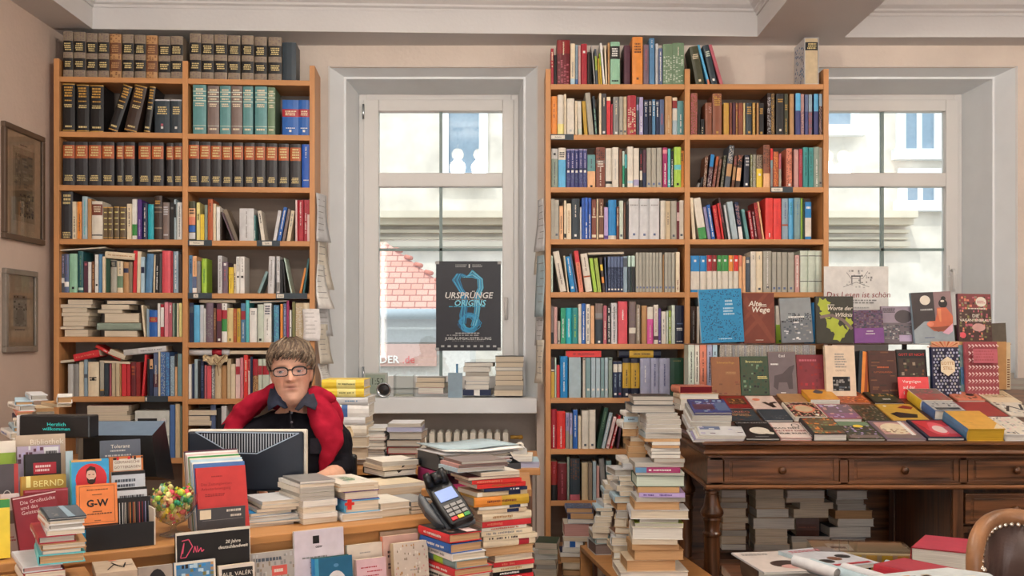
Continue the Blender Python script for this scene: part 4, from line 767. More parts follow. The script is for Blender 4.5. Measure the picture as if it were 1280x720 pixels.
pile(KC, .10, 300, 560, 4.5, '125 330 330 352 T pale_grey K=m; 120 330 352 372 T ivory K=m; 95 318 372 392 F taupe K=m; 60 300 392 412 F azure K=m; 55 320 412 428 T white K=m; 45 340 428 442 T pale_blue K=m; 50 345 442 456 F light_grey K=m; 52 300 456 470 F pale_grey K=m', 'slipping pile of brochures by the monitor foot', 'brochures piled on the counter', .15, 7, 9, CT)
# stacks on the side desk and behind the man
FD = straight(4.02); G2 = 'books stacked on the side desk'
pile(straight(4.1), .0, 390, 455, 5.76, ';'.join('%d %d %d %d F %s K=m p=page_white d=.19' % (300+(i*37) % 23-10, 530-(i*29) % 17, 440+i*22, 462+i*22, c) for i, c in enumerate(['pale_grey','pale_blue','white','dusty_pink','plum','ivory','near_black','pale_grey','slate','white','lavender','grey'])), 'white magazine stack on side desk', G2, .17, 6, 11, DT)
pile(straight(4.1), .02, 390, 455, 5.76, '545 782 398 425 T pale_grey p=page_grey; 540 790 425 460 F light_grey p=lavender_grey; 552 795 460 514 F grey p=page_grey; 535 782 514 568 T near_black p=page_grey; 545 768 568 618 T crimson p=page_grey; 552 745 618 690 T black p=page_grey', 'grey paged stack beside the magazines', G2, .18, 3, 12, DT)
pile(straight(4.02), .03, 390, 455, 5.76, '150 405 240 292 S pale_grey v=steel_blue@.35-.7 K=h; 130 410 292 382 S white b=denim_blue@.3-.45 K=h; 125 385 382 440 S pale_grey K=h; 130 395 440 520 S ivory K=h; 135 400 520 600 F white K=h; 135 400 600 690 F pale_grey K=h', 'white stack below the yellow books', G2, .2, 3, 13)
for i, (a, b) in enumerate(((112, 176), (176, 238))):
    slay(straight(4.02), .03, 390+(70+8*i)/5.76, 390+375/5.76, 455+a/5.76, 455+b/5.76, 'S', 'eadb4c' and 'yellow', 'bright yellow hardcover with white title panel, %s of the two' % ('upper', 'lower')[i], 'h', .19, 'page_white', spine=[(.35, .8, 'pale_yellow')], inks=[('v', 'olive', .4, .78)], group=G2)
# ---- big stack with red and cream spines, and the smaller one before it
TS = turned(640, 2.95, 27); G3 = 'books in the tall stack before the counter'
pile(TS, 0, 530, 560, 4.5, '322 535 126 150 F ivory p=page; 250 540 148 168 F maroon p=page; 270 545 166 190 S scarlet v=salmon@.1-.6; 298 572 190 218 S scarlet v=rust@.3-.8; 338 576 216 236 S navy v=white@.6-.8; 300 585 236 262 S beige b=navy@.62-.86 b=ivory@0-.1; 280 590 262 318 S mustard b=orange@.0-.5 v=red_brown@.2-.75; 308 586 318 336 S ivory b=navy@.62-.85; 300 572 336 358 S sand b=navy@.6-.84; 328 605 356 402 S cream v=tan@.2-.6; 328 605 402 436 S red v=salmon@.1-.4; 325 582 434 456 S ivory v=rust@.2-.8; 322 612 455 486 S cream v=grey@.1-.8; 335 632 484 512 S cream v=near_black@.1-.6; 332 628 510 548 S cream b=crimson@.68-.88; 345 615 548 596 F tan p=page_tan; 398 620 594 636 F cream b=red@.9-1; 392 620 634 662 S red v=salmon@.2-.5; 385 620 660 690 S cream v=tan@.2-.7; 388 612 688 712 S near_black v=white; 380 615 712 740 S red v=white; 380 618 740 770 F cream p=page; 378 615 770 800 S ivory; 372 618 800 840 F tan p=page_tan; 380 622 840 880 S maroon; 380 622 880 930 S cream', 'tall stack of red and cream spines', G3, .125, 2.5, 21)
TH = turned(578, 2.72, 33)
G4 = 'books in the short stack below the card terminal'
pile(TH, 0, 530, 560, 4.5, '150 330 525 580 T royal_blue v=white@.15-.8 K=h p=page_tan; 160 346 580 624 T white K=h v=grey@.2-.8 p=page; 182 362 622 672 T grey_teal b=lime@.2-.55 K=h p=page_tan; 172 390 668 712 T red v=white@.2-.8 K=h p=page_tan; 178 380 712 752 T ivory K=h v=black p=page; 170 378 752 800 T plum K=h p=page; 172 380 800 850 T navy K=h p=page; 165 385 850 900 T cream K=h p=page', 'short stack below the card terminal', G4, .17, 2, 22)
slay(TH, 0, 530+142/4.5, 530+322/4.5, 560+476/4.5, 560+526/4.5, 'T', 'red', 'black and red hardcover with photo cover, topmost of the short stack', 'h', .17, 'page_tan', inks=[('v', 'white', .2, .8)], art=[('r', 0,0,1,1,'near_black'), ('g', .1,.1,.9,.9,8,10,['dark_grey','brown','taupe'],.4), ('r', .6,.05,.95,.35,'pale_pink')], group=G4)
# a low crate carries both stacks (below the frame)
zc = TS.z(640, 560+930/4.5, 0)
cr = empty('storage_crate', 'low wooden crate that carries the tall stack of red and cream spines', 'crate', (0, 3.05, 0)); cr.matrix_world = TS.M
sm = TS.s(640, 0)
zt_ = zc-.0005
mb = MB(); mb.box((sm-.11, -.01, zt_-.02), (sm+.10, .15, zt_)); mb.build('crate_top', 'oak_x', cr)
for x in (sm-.11, sm+.08): mb = MB(); mb.box((x, -.01, 0), (x+.02, .15, zt_-.0205)); mb.build('crate_side', 'oak_x', cr)
zc2 = TH.z(578, 560+900/4.5, 0)-.0005; sm = TH.s(588, 0)
cr = empty('wooden_stool', 'low wooden stool that carries the short stack below the card terminal', 'stool'); cr.matrix_world = TH.M
mb = MB(); mb.box((sm-.10, -.01, zc2-.025), (sm+.06, .17, zc2)); mb.build('seat', 'oak_x', cr)
for x in (sm-.09, sm+.03):
    for y in (0, .13): mb = MB(); mb.box((x, y, 0), (x+.03, y+.03, zc2-.0255)); mb.build('leg', 'oak_x', cr)
# ---- floor stacks further back
pile(straight(4.9), 0, 660, 600, 5.82, '52 210 455 500 F dark_green; 75 215 500 540 F emerald p=page; 50 215 545 580 F white; 45 200 580 615 F ivory; 60 205 615 650 F beige; 55 210 650 700 F cream; 55 205 700 760 F white; 50 210 760 800 F beige; 55 200 800 870 F tan; 45 215 870 950 F cream; 55 210 950 1029 F grey p=page_grey' , 'floor stack with green top book', 'books stacked on the floor by the bookcase', .16, 8, 31)
pile(straight(5.18), 0, 660, 600, 5.82, '310 475 240 284 F slate_blue p=page_tan; 290 478 284 315 F royal_blue p=page_white; 262 448 318 412 F ivory p=dusty_pink K=h; 258 440 414 445 F pale_grey; 262 400 445 490 S white b=royal_blue@.3-.6; 250 410 490 525 F pale_grey; 235 410 525 560 F navy; 240 420 560 600 F tan p=page_tan; 250 420 600 650 F beige; 255 420 650 700 F dark_brown p=page_tan; 255 420 700 740 F cream; 250 425 740 820 F grey; 245 420 820 870 F tan; 250 425 870 920 F cream' % (), 'floor stack before the lowest shelf', 'books stacked on the floor by the bookcase', .15, 5, 32)
slay(straight(5.18), 0, 660+280/5.82, 660+470/5.82, 600+202/5.82, 600+240/5.82, 'T', 'slate_blue', 'slate blue hardcover with pattern cover, topmost of the floor stack before the shelf', 'h', .15, 'page_tan', art=[('g', .05,.05,.95,.95,10,10,['grey_blue','taupe','slate'],.5)])
# ---- low bench with the tallest stack
BN = Case((.29+.02, 4.68), (.29+.02+.70*math.cos(math.radians(8)), 4.68+.70*math.sin(math.radians(8)))) 
BZ = .275
bn = empty('low_bench', 'low open beech bench shelf carrying the tallest book stack', 'bench', (0,0,0)); bn.matrix_world = Matrix.Translation((.31, 4.68, 0)) @ Matrix.Rotation(math.radians(8), 4, 'Z')
mb = MB(); mb.box((0, -.98, BZ-.022), (.40, 0, BZ)); bevel(mb.build('bench_top', 'oak_x', bn), .002)
for a, b in ((-.98, -.96), (-.02, 0)): mb = MB(); mb.box((0, a, 0), (.40, b, BZ-.0225)); mb.build('side_panel', 'oak_x', bn)
mb = MB(); mb.box((0, -.95, .03), (.40, -.03, .045)); mb.build('shelf', 'oak_x', bn)
for i in range(9):
    z = .046; y = -.93+i*.1
    o = book_parts('p', bn.matrix_world @ basis((.03, y, z), (1,0,0), (0,0,1), (0,-1,0)), pick(['%s paperback, %s of those standing inside the low bench' % (('tan','beige','cream','taupe','ivory','olive','grey','sand','brown')[i], ORD[i])]), group='books standing inside the low bench', w=.13, h=.175+.01*(i % 3), t=.028, cover=('tan','beige','cream','taupe','ivory','olive','grey','sand','brown')[i], page='page')
FT = straight(4.02); G5 = 'books in the tallest stack on the low bench'
pile(FT, 0, 735, 490, 6, '338 640 28 60 F near_black p=page_grey d=.2; 345 635 60 92 F charcoal p=page_grey d=.2; 325 655 92 155 F dark_slate p=page_grey d=.22; 432 672 155 178 T white p=page_grey; 438 690 178 205 T ivory p=page_grey; 442 700 205 240 T white p=page_grey; 436 695 240 270 T pale_grey p=page_grey; 430 700 270 302 T white p=page_grey; 430 702 302 345 T pale_blue p=page_grey; 425 690 345 370 F tan p=page_tan; 482 690 370 394 F white p=page_white; 480 685 394 418 F brown p=page_tan; 472 690 418 440 F ivory p=page_white; 478 695 440 464 F black p=page_white; 474 690 464 494 F near_black p=page_white; 495 725 494 526 F tan p=page_grey; 352 720 526 560 F light_grey p=page_grey; 355 690 560 602 S magenta b=steel_blue@0-.25 v=white@.3-.8; 362 720 602 622 F pale_green p=page_grey; 360 725 622 706 F dark_green p=pale_green K=h; 372 685 708 750 F tan p=page_tan; 382 725 752 786 S lilac v=purple@.1-.35 v=purple@.45-.7; 362 730 786 820 F pale_grey p=page_grey; 345 690 820 880 F tan p=page_tan; 320 755 880 950 T pale_grey p=page K=h; 388 680 950 978 F white; 352 715 978 1008 F yellow_green p=page_grey; 330 712 1008 1102 F ivory p=page_white; 332 670 1102 1140 F beige; 330 685 1140 1182 F tan p=page_tan; 345 722 1182 1258 F tan p=page_tan; 290 665 1258 1345 F sand p=page_tan; 240 760 1345 1400 F ivory K=h p=page_white d=.22', 'tallest stack by the display table', G5, .17, 3, 41, BZ)
FU = straight(4.24)
pile(FU, 0, 735, 490, 6, '285 378 150 185 T white K=h; 270 375 185 222 S pale_blue v=slate; 262 372 222 275 T white; 255 365 275 330 F tan p=page_tan; 320 425 330 368 F ivory; 315 430 368 408 F tan p=page_tan; 302 430 408 455 F cream p=page_tan; 300 432 455 500 F tan p=page_tan; 260 332 500 535 T white; 262 335 535 580 F white p=pale_grey; 200 335 580 630 F pale_grey p=page_grey; 230 345 630 665 T ivory K=h; 240 350 665 700 T pale_blue; 215 340 700 745 T white; 240 335 745 780 T white; 200 330 780 830 T pale_blue; 215 300 830 885 F tan p=page_tan; 210 300 885 945 F pale_grey p=page_grey; 195 292 945 1010 F beige p=page; 200 330 1010 1060 F tan; 210 330 1060 1085 F brown; 175 320 1085 1150 T pale_grey K=h; 185 325 1150 1200 F sand; 190 330 1200 1250 F cream; 190 330 1250 1308 F tan', 'second stack behind the tallest one', G5, .15, 10, 42, BZ)
FV = straight(4.46)
pile(FV, 0, 735, 490, 6, '185 262 620 655 T white; 150 255 655 692 T ivory; 130 235 692 735 F white; 120 225 735 765 T pale_blue; 118 220 765 800 T white; 115 210 800 835 F white; 120 215 835 870 T pale_grey; 60 180 870 895 T pale_blue; 95 190 895 930 F grey; 55 175 930 975 T white; 45 165 975 1010 F pale_grey; 30 160 1010 1055 T ivory; 35 150 1055 1100 F pale_grey; 60 180 1100 1140 T grey_teal K=h; 55 235 1140 1224 F light_grey p=taupe K=h', 'third stack leaning towards the bookcase', G5, .15, 12, 43, BZ)
# ================================================================== THE DISPLAY TABLE
def stand(fr, b, x0, x1, y0, y1, t, tilt, col, label, kind='p', art=(), z0=None, yaw=0, page='page', group=None, spine=(), inks=(), roll=0, name=None, extra=None, back=''):
    "book standing with its front cover to the room, measured outline x0..x1, y0..y1"
    s0, s1 = fr.s(x0, b), fr.s(x1, b); xm = (x0+x1)/2; tl = math.radians(tilt)
    zb = fr.z(xm, y1, b) if z0 is None else z0; h = (fr.z(xm, y0, b)-zb)/math.cos(tl)
    h *= 1+math.sin(tl)*(CAMH-fr.z(xm, y0, b))/4
    L = (s1-s0)/math.cos(math.radians(yaw))
    T = fr.M @ Matrix.Translation((s0, b+t, zb)) @ Matrix.Rotation(math.radians(yaw), 4, 'Z') @ Matrix.Rotation(math.radians(roll), 4, 'Y') @ Matrix.Rotation(-tl, 4, 'X')
    Mb = basis((0,0,0), (1,0,0), (0,0,1), (0,-1,0))
    return book_parts(kind, T @ Mb, pick([label]), group=group, name=name, w=L, h=h, t=t, cover=col, page=page, art=art, spine=spine, inks=inks, extra=extra, back=back)
TX0, TX1, TY0, TY1, TZ = .80, 2.78, 4.29, 5.10, .7876
tb = empty('writing_table', 'dark carved antique writing table with turned legs and a row of drawers, covered with books', 'table', (TX0, TY0, 0))
def tbl(name, mtl, f, bv=.002, par=None):
    mb = MB(); f(mb); o = mb.build(name, mtl, par or tb); bevel(o, bv); return o
TW, TD = TX1-TX0, TY1-TY0
pf = [(.012, TZ), (.0, TZ-.006), (.0, TZ-.014), (.012, TZ-.02), (.018, TZ-.034), (.008, TZ-.04), (.004, TZ-.05), (.016, TZ-.058), (.028, TZ-.062), (.028, TZ-.07)]
def topf(mb):
    n = len(pf); rings = []
    for a, z in pf: rings.append([(a, a, z), (TW-a, a, z), (TW-a, TD-a, z), (a, TD-a, z)])
    vs = [p for r in rings for p in r]; fs = [(0,1,2,3)]
    for i in range(n-1):
        for k in range(4): fs.append((i*4+k, (i+1)*4+k, (i+1)*4+(k+1) % 4, i*4+(k+1) % 4))
    fs.append(tuple(4*(n-1)+k for k in (3,2,1,0))); mb.add(vs, fs)
tbl('table_top', 'walnut_x', topf, .001)
zA, zB = TZ-.0705, .604      # apron
XP = lambda px: (px-640)*4.318/1280-TX0
def frame(mb):
    mb.box((.035, .06, zB), (TW-.035, TD-.03, zA))
    for a, b in ((884, 904), (1050, 1060), (1200, 1209)): mb.box((XP(a), .028, zB), (XP(b), .06, zA))
    mb.box((TW-.06, .028, zB), (TW-.028, .06, zA)); mb.box((.028, .03, zB), (.06, TD-.028, zA))
    mb.box((.035, .028, zA-.012), (TW-.035, .06, zA)); mb.box((.035, .028, zB), (TW-.035, .06, zB+.01))
tbl('apron', 'walnut_x', frame)
def mould(mb):
    mb.prism([(.016, zB-.002), (.016, zB-.012), (.024, zB-.02), (.05, zB-.02), (.05, zB-.002)], 0, .016, TW-.016); mb.prism([(.016, zB-.002), (.016, zB-.012), (.024, zB-.02), (.05, zB-.02), (.05, zB-.002)], 1, .052, TD-.02)
tbl('apron_moulding', 'walnut_edge', mould)
def drawer(px0, px1, y0, y1, zf=None):
    z1 = CAMH-(y0-420)*4.318/1280; z0 = CAMH-(y1-420)*4.318/1280; a, b = XP(px0)+.001, XP(px1)-.001
    def f(mb):
        mb.box((a, .034, z0), (b, .058, z1)); w_ = .022
        mb.box((a, .028, z0), (b, .034, z0+w_*.5)); mb.box((a, .028, z1-w_*.5), (b, .034, z1)); mb.box((a, .028, z0+w_*.5), (a+w_, .034, z1-w_*.5)); mb.box((b-w_, .028, z0+w_*.5), (b, .034, z1-w_*.5))
        mb.box((a+w_+.012, .030, z0+w_*.5+.01), (b-w_-.012, .034, z1-w_*.5-.01))
    o = tbl('drawer', 'walnut_x', f, .0025); c = (a+b)/2; zc = (z0+z1)/2
    def k(mb):
        mb.lathe([(0,.0),(.012,.0),(.008,.006),(.008,.012),(.017,.018),(.012,.026),(0,.028)], seg=14, M4=Matrix.Translation((c, .030, zc)) @ Matrix.Rotation(PI/2, 4, 'X'))
    mb = MB(); k(mb); mb.build('drawer_knob', 'walnut_z', o)
drawer(905, 1049, 571, 604); drawer(1061, 1199, 571, 604); drawer(1210, 1330, 571, 604)
lp = [(0,.583),(.036,.583),(.036,.575),(.026,.570),(.030,.562),(.026,.556),(.030,.545),(.034,.52),(.037,.505),(.047,.49),(.050,.478),(.046,.466),(.036,.458),(.040,.45),(.036,.442),(.033,.42),(.034,.40),(.040,.392),(.040,.384),(.033,.376),(.034,.30),(.030,.12),(.040,.10),(.040,.09),(.025,.08),(.045,.05),(.042,.02),(.02,0),(0,0)]
for x, y in ((.052, .075), (.052, TD-.07)):
    tbl('leg', 'walnut_z', lambda mb: mb.lathe(lp, (x, y, 0), 24), .0005); tbl('leg_block', 'walnut_z', lambda mb: mb.box((x-.031, y-.031, .5835), (x+.031, y+.031, .604)))
PX0, PX1 = 1.865-TX0, TW-.09
ped = [('side_panel', (PX0, .045, .02), (PX0+.02, TD-.05, .583)), ('side_panel', (PX1-.02, .045, .02), (PX1, TD-.05, .583)), ('back_panel', (PX0+.02, TD-.07, .02), (PX1-.02, TD-.05, .583)), ('base_board', (PX0+.02, .05, .02), (PX1-.02, TD-.07, .05)), ('corner_post', (PX0-.004, .03, 0), (PX0+.04, .05, .583)), ('rail', (PX0+.04, .032, .40), (PX1, .07, .425))]
for nm, a, b in ped: tbl(nm, 'walnut_z', lambda mb: mb.box(a, b))
tbl('side_frame', 'walnut_z', lambda mb: [mb.box((PX0-.008, .05, .02), (PX0-.0005, .11, .583)), mb.box((PX0-.008, TD-.12, .02), (PX0-.0005, TD-.05, .583))])
drawer(1207, 1330, 617, 655)
# sloping rest that lifts the back rows
AL = math.radians(13.5); TA = math.tan(AL); ZR = TZ+.003
rs = empty('sloping_book_rest', 'dark wooden sloping rest on the writing table under the rows of books', 'rest', (0,0,0))
mb = MB(); mb.prism([(4.33, TZ+.0005), (5.06, TZ+.0005), (5.06, TZ+.003+.73*TA), (4.33, TZ+.003)], 0, .87, 2.70); mb.build('rest_board', 'walnut_x', rs)
def slope(x0, x1, yb, yt, yk, col, label, kind='p', art=(), lift=0, page='page_white', spine=(), inks=(), yaw=0, face='T', group='books lying in rows on the writing table', parts=True, L2=None):
    "front bottom y yb, front top y yt, back top y yk (all measured)"
    base = ZR+lift/math.cos(AL); q = (yb-420)/1280
    Y = (CAMH-base+TA*4.33)/(q+TA); Y = max(Y, 4.30); z = base+TA*(Y-4.33)
    t = max(.004, (yt and (yb-yt)*Y/1280/math.cos(AL)*.93))
    q2 = (yk-420)/1280; base2 = base+t/math.cos(AL); Y2 = (CAMH-base2+TA*4.33)/(q2+TA); h = max(.1, min(.27, (Y2-Y)/math.cos(AL)))
    X = (x0-640)*Y/1280; w = (x1-x0)*Y/1280-.001
    T = Matrix.Translation((X, Y, z+.0005)) @ Matrix.Rotation(AL, 4, 'X') @ Matrix.Rotation(math.radians(yaw), 4, 'Z')
    book_parts(kind, T, pick([label]), group=group, w=w, h=L2 or h, t=t, cover=col, page=page, art=art, spine=spine, inks=inks, back=col)
    return Y, z, t
pa = lambda cols, n=10, m=12, d=.6: ('g', .03, .03, .97, .97, n, m, cols, d)
# front row
for i in range(5):
    c = ['pale_grey', 'lavender', 'white', 'ivory', 'pale_grey'][i]
    slope(866+i*2.2, 929+i*.8, 553-i*1.6, 551.4-i*1.6, 537-i*1.2, c, '%s magazine, %s in the fanned pile at the table corner' % (words(c), ORD[4-i]), 'm', lift=.0062*i, art=[('r',.05,.6,.5,.95,'slate_blue'), pa(['mauve','white','lavender'],6,8,.25)] if i == 4 else [], yaw=1-i)
slope(932.8, 975, 551, 547.5, 526, 'near_black', 'black book with a pale hand on its cover, front row of the table', 'h', [('t', 'LAURA KERSTEN', .5, .88, .085, 'light_grey'), ('e', .55, .42, .30, .2, 'ivory'), ('p', 'ivory', [(.5,.5),(.95,.3),(.9,.2),(.4,.3)]), ('r',.3,.05,.7,.09,'grey')])
slope(976, 1015.5, 551, 547.5, 528, 'dusty_pink', 'pale pink book with dark block title, front row of the table', 'h', [('r',.02,.02,.98,.98,'e0cfc6'), ('t', 'FRAG DEN', .4, .62, .12, 'near_black', 'CENTER', 0, .03), ('t', 'ALTEN DIEB', .5, .45, .12, 'dark_red', 'CENTER', 0, .03), ('t', 'ZUR RUHE', .5, .28, .12, 'near_black', 'CENTER', 0, .03), ('o', .78, .78, .13, .12, .03, 'near_black')])
slope(1017, 1059, 551.5, 541.7, 521.6, 'charcoal', 'thick book with autumn landscape cover and black spine, front row of the table', 'h', [('r',.04,.04,.96,.96,'olive_brown'), pa(['rust','olive','brown','tan','sage','orange'],9,12,.7), ('r',.4,.2,.97,.5,'dark_olive')], inks=[('v','white',.1,.9)])
slope(1060.5, 1107, 551.5, 548.5, 527, 'dark_olive', 'book with green and violet garden cover and yellow spot, front row', 'h', [pa(['plum','dark_olive','slate','greybrown','lilac'],12,14,.7), ('r',.05,.75,.95,.98,'sage'), ('e',.6,.72,.14,.08,'yellow'), ('r',.1,.05,.9,.2,'taupe')])
slope(1108.5, 1158.5, 551.5, 549, 526, 'mauve', 'mauve framed book with pale oval picture, front row of the table', 'h', [('r',.06,.06,.94,.94,'taupe'), ('r',.1,.25,.9,.9,'dusty_pink'), ('e',.5,.55,.36,.3,'cream'), ('g',.15,.3,.85,.55,8,5,['tan','brown','taupe'],.4), ('r',.75,.2,.85,.95,'white')])
slope(1159.8, 1206, 551.2, 547, 524.5, 'dark_navy', 'navy edged book with bright red picture, front row of the table', 'h', [('r',.08,.06,.97,.95,'crimson'), ('e',.55,.5,.3,.35,'coral'), ('e',.6,.45,.18,.2,'pale_pink'), ('p','red',[(.1,.9),(.5,.9),(.3,.4)]), ('r',.75,.2,.95,.6,'rose')])
slope(1209, 1255.5, 551.5, 535, 512.8, 'mustard', 'shrink-wrapped yellow and blue book set, thickest in the front row', 'h', [('r',0,0,1,1,'d9a441'), ('g',.1,.3,.9,.8,6,8,['gold','mustard'],.2), ('p','cream',[(.7,.02),(.98,.02),(.98,.3)])], page='mustard', spine=[(0,1,'steel_blue')])
slope(1256.5, 1303, 551.5, 543, 520.5, 'pale_grey', 'pale book with pencil drawing of a city, at the end of the front row', 'h', [('r',.02,.02,.98,.98,'ivory'), pa(['grey','light_grey','slate','pale_pink'],12,14,.35), ('e',.3,.1,.04,.03,'black')])
# second row
for i in range(4):
    c = ['pale_grey', 'white', 'light_grey', 'slate_blue'][i]
    if i < 3: slope(861+i*2, 913+i*1.0, 541.5-i*7.6, 534.5-i*7.6, 505, c, '%s book, %s from the bottom of the pile near the table corner' % (words(c), ORD[i]), 'p', lift=.0005+i*.0255, page='page_grey', L2=.19)
slope(868, 915.5, 518.5, 515, 498, 'indigo', 'indigo blue book with city view cover, topmost of the pile near the table corner', 'h', [pa(['lavender','slate_blue','plum','indigo','pale_blue'],9,12,.6), ('r',.05,.2,.6,.6,'plum'), ('r',.65,.1,.97,.7,'slate_blue')], lift=.078, page='page_grey', L2=.19)
slope(916, 952, 527.5, 526, 511.5, 'dark_slate', 'dark book with scratched orange title behind the pale hand book', 'h', [('t','KRIEG',.45,.75,.2,'salmon'), ('b',.1,.4,.9,.6,2,'tan'), pa(['dark_grey','brown'],8,8,.2)])
slope(956, 992, 528, 524.5, 511.3, 'slate', 'slate blue book with smoke on the cover, second row of the table', 'h', [('r',.03,.03,.97,.97,'dark_slate'), ('g',.3,.05,.9,.4,6,6,['grey','slate','dark_grey'],.5)])
slope(993, 1034.5, 527, 521, 502.7, 'ivory', 'white edged book with ornamental carpet cover, second row of the table', 'h', [('r',.03,.03,.97,.97,'dark_brown'), pa(['tan','beige','rose','dark_brown','sand'],11,13,.75), ('e',.5,.55,.33,.28,'salmon'), ('e',.5,.55,.27,.22,'beige'), ('e',.75,.15,.06,.05,'white')])
slope(1037, 1078, 529, 522.5, 505, 'rose', 'dusty violet book with faded portrait, second row of the table', 'h', [('r',.02,.02,.98,.98,'mauve'), ('r',.05,.05,.95,.35,'8d5f83'), pa(['dusty_pink','mauve','lilac'],8,9,.4), ('r',.2,.88,.6,.94,'white')])
slope(1081, 1114, 527.5, 525.5, 506.5, 'dark_olive', 'dark brown patterned book between the violet and the gold one', 'h', [pa(['dark_brown','brown','charcoal','greybrown'],9,11,.6)])
slope(1117, 1163, 527.5, 525.5, 505, 'gold', 'golden book with two dark windows on the cover, second row', 'h', [('r',.02,.02,.98,.98,'c9a23e'), ('p','near_black',[(.12,.4),(.35,.5),(.85,.35),(.75,.15),(.25,.15)]), ('p','dark_red',[(.5,.75),(.75,.9),(.98,.8),(.85,.65)]), ('e',.2,.85,.05,.04,'white')])
slope(1168, 1207, 525, 512.5, 500, 'slate_blue', 'grey landscape book with deep blue spine, behind the yellow set', 'h', [('r',.02,.02,.98,.98,'light_grey'), pa(['grey','slate','silver'],8,8,.35), ('r',.1,.1,.9,.3,'dark_slate')], spine=[(0,1,'denim_blue')])
slope(1210, 1262, 522.5, 520.5, 502.5, 'maroon', 'flat dark red book without picture, second row from the front', 'h', [('r',.02,.02,.98,.98,'a03c38')])
slope(1264, 1300, 521.5, 519.5, 502.5, 'ivory', 'white scribbled book beside the flat dark red one', 'h', [pa(['light_grey','taupe','white'],9,9,.4), ('l','near_black',.006,[(.1,.3),(.4,.7),(.7,.4),(.9,.8)])])
# small stack with red top book at the table corner
slay(straight(4.73), 0, 850, 891.5, 483, 492, 'T', 'salmon', 'salmon red book with white brush lettering, topmost at the far table corner', 'h', .17, 'maroon', art=[('r',0,0,1,1,'cf5f4a')]+[('l','ivory',.0022,[(.1+.13*k+.02*j, .15+.25*j), (.16+.13*k, .28+.25*j), (.12+.13*k, .32+.25*j), (.2+.13*k, .2+.25*j)]) for k in range(6) for j in range(3)], yaw=4, z0=straight(4.73).z(870, 492, 0)+.001)
pile(straight(4.73), 0, 0, 0, 1, '850 899 492 499 T sand K=h p=page_white; 851 898 499 506 T ivory K=p p=page_white; 850 897 506 513 F light_grey K=p', 'stack under the salmon red book', 'books at the far table corner', .16, 3, 95)
# third row
slope(909, 941, 511.5, 510, 495, 'dark_red', 'maroon book with tiger striped picture at the far left row end', 'h', [('r',.2,.3,.9,.8,'brown'), ('g',.2,.3,.9,.8,7,6,['gold','tan','dark_brown'],.6)])
slope(943, 979, 512.5, 511, 495, 'pale_pink', 'pale pink book with bird branch drawing, third row', 'h', [('r',.02,.02,.98,.98,'dfc6ba'), ('e',.3,.7,.14,.1,'salmon'), ('l','dark_brown',.01,[(.5,.5),(.75,.1),(.7,.4),(.95,.5)])])
slope(981, 1012, 506, 504, 492, 'tan', 'plain tan book lying under the orange yellow one', 'h', [('r',.02,.02,.98,.98,'tan')])
slope(1013, 1050, 505.5, 499, 483, 'orange', 'orange yellow book with yellow spine and grey emblem, third row', 'p', [('r',.02,.02,.98,.98,'e0a040'), ('p','slate',[(.3,.55),(.5,.75),(.7,.6),(.6,.45),(.4,.45)]), ('b',.3,.78,.8,.9,2,'brown')], spine=[(0,1,'f0b53c')], lift=.002)
slope(1051, 1089, 505, 503.5, 488, 'rust', 'rust orange book with engraved pattern, third row', 'h', [pa(['orange','salmon','rust','brown'],10,11,.7)])
slope(1094, 1131, 505.5, 503.5, 488, 'near_black', 'black book with golden ornament and small white title', 'h', [('r',.06,.06,.94,.94,'dark_olive'), ('g',.15,.5,.9,.9,8,5,['gold','near_black','tan'],.6), ('b',.4,.2,.75,.35,1,'white')])
slope(1151, 1190, 513, 499.5, 485, 'ivory', 'thick landscape book with bright yellow spine, third row', 'h', [('r',.02,.55,.98,.98,'taupe'), ('r',.02,.02,.98,.55,'a85850'), pa(['taupe','rose','greybrown'],9,10,.3)], spine=[(0,.15,'scarlet'), (.15,1,'yellow')], lift=.0)
slope(1198, 1232, 503, 500, 484, 'salmon', 'brown map covered book with rust patch, third row', 'h', [pa(['tan','brown','rust','salmon'],9,9,.5), ('e',.7,.4,.15,.1,'near_black')])
slope(1240, 1278, 505, 503, 488, 'cream', 'cream book with misty mountain picture, third row end', 'h', [('r',.05,.4,.95,.9,'beige'), ('g',.1,.45,.9,.7,8,4,['greybrown','tan','olive'],.6)])
# standing middle tier
F1 = straight(4.96); zt1 = ZR+TA*(4.93-4.33)+.002; G6 = 'books standing upright on the writing table'
stand(F1, 0, 890.7, 926.3, 447.7, 0, .02, 12, '8a5a3a', 'brown standing book with small gold title, first of the upright row', art=[('t','Schmetterlinge',.5,.85,.075,'gold'), ('b',.5,.55,.85,.62,2,'tan'), ('g',.05,.02,.95,.5,6,8,['brown','red_brown'],.25)], z0=zt1, group=G6)
stand(F1, 0, 927, 962, 446.9, 0, .02, 12, 'dark_green', 'dark green standing book with marbled shadows and yellow title', art=[('r',.02,.02,.98,.98,'3c4a35'), ('g',.08,.05,.92,.8,9,11,['near_black','dark_olive','sage','dark_green'],.5), ('t','Brennnesseln',.5,.86,.08,'pale_yellow'), ('b',.6,.42,.95,.5,2,'pale_yellow')], z0=zt1, group=G6)
stand(F1, 0, 962.5, 997, 441, 0, .02, 12, 'taupe', 'grey brown standing book with a donkey picture', art=[('r',.02,.02,.98,.98,'6e6264'), ('t','Esel',.5,.9,.09,'white'), ('b',.08,.68,.4,.74,1,'white'), ('p','4c4244',[(.15,.2),(.2,.45),(.5,.5),(.75,.65),(.95,.7),(.85,.5),(.85,.15),(.7,.15),(.65,.3),(.35,.3),(.3,.12)]), ('b',.4,.05,.6,.08,1,'white')], z0=zt1, group=G6)
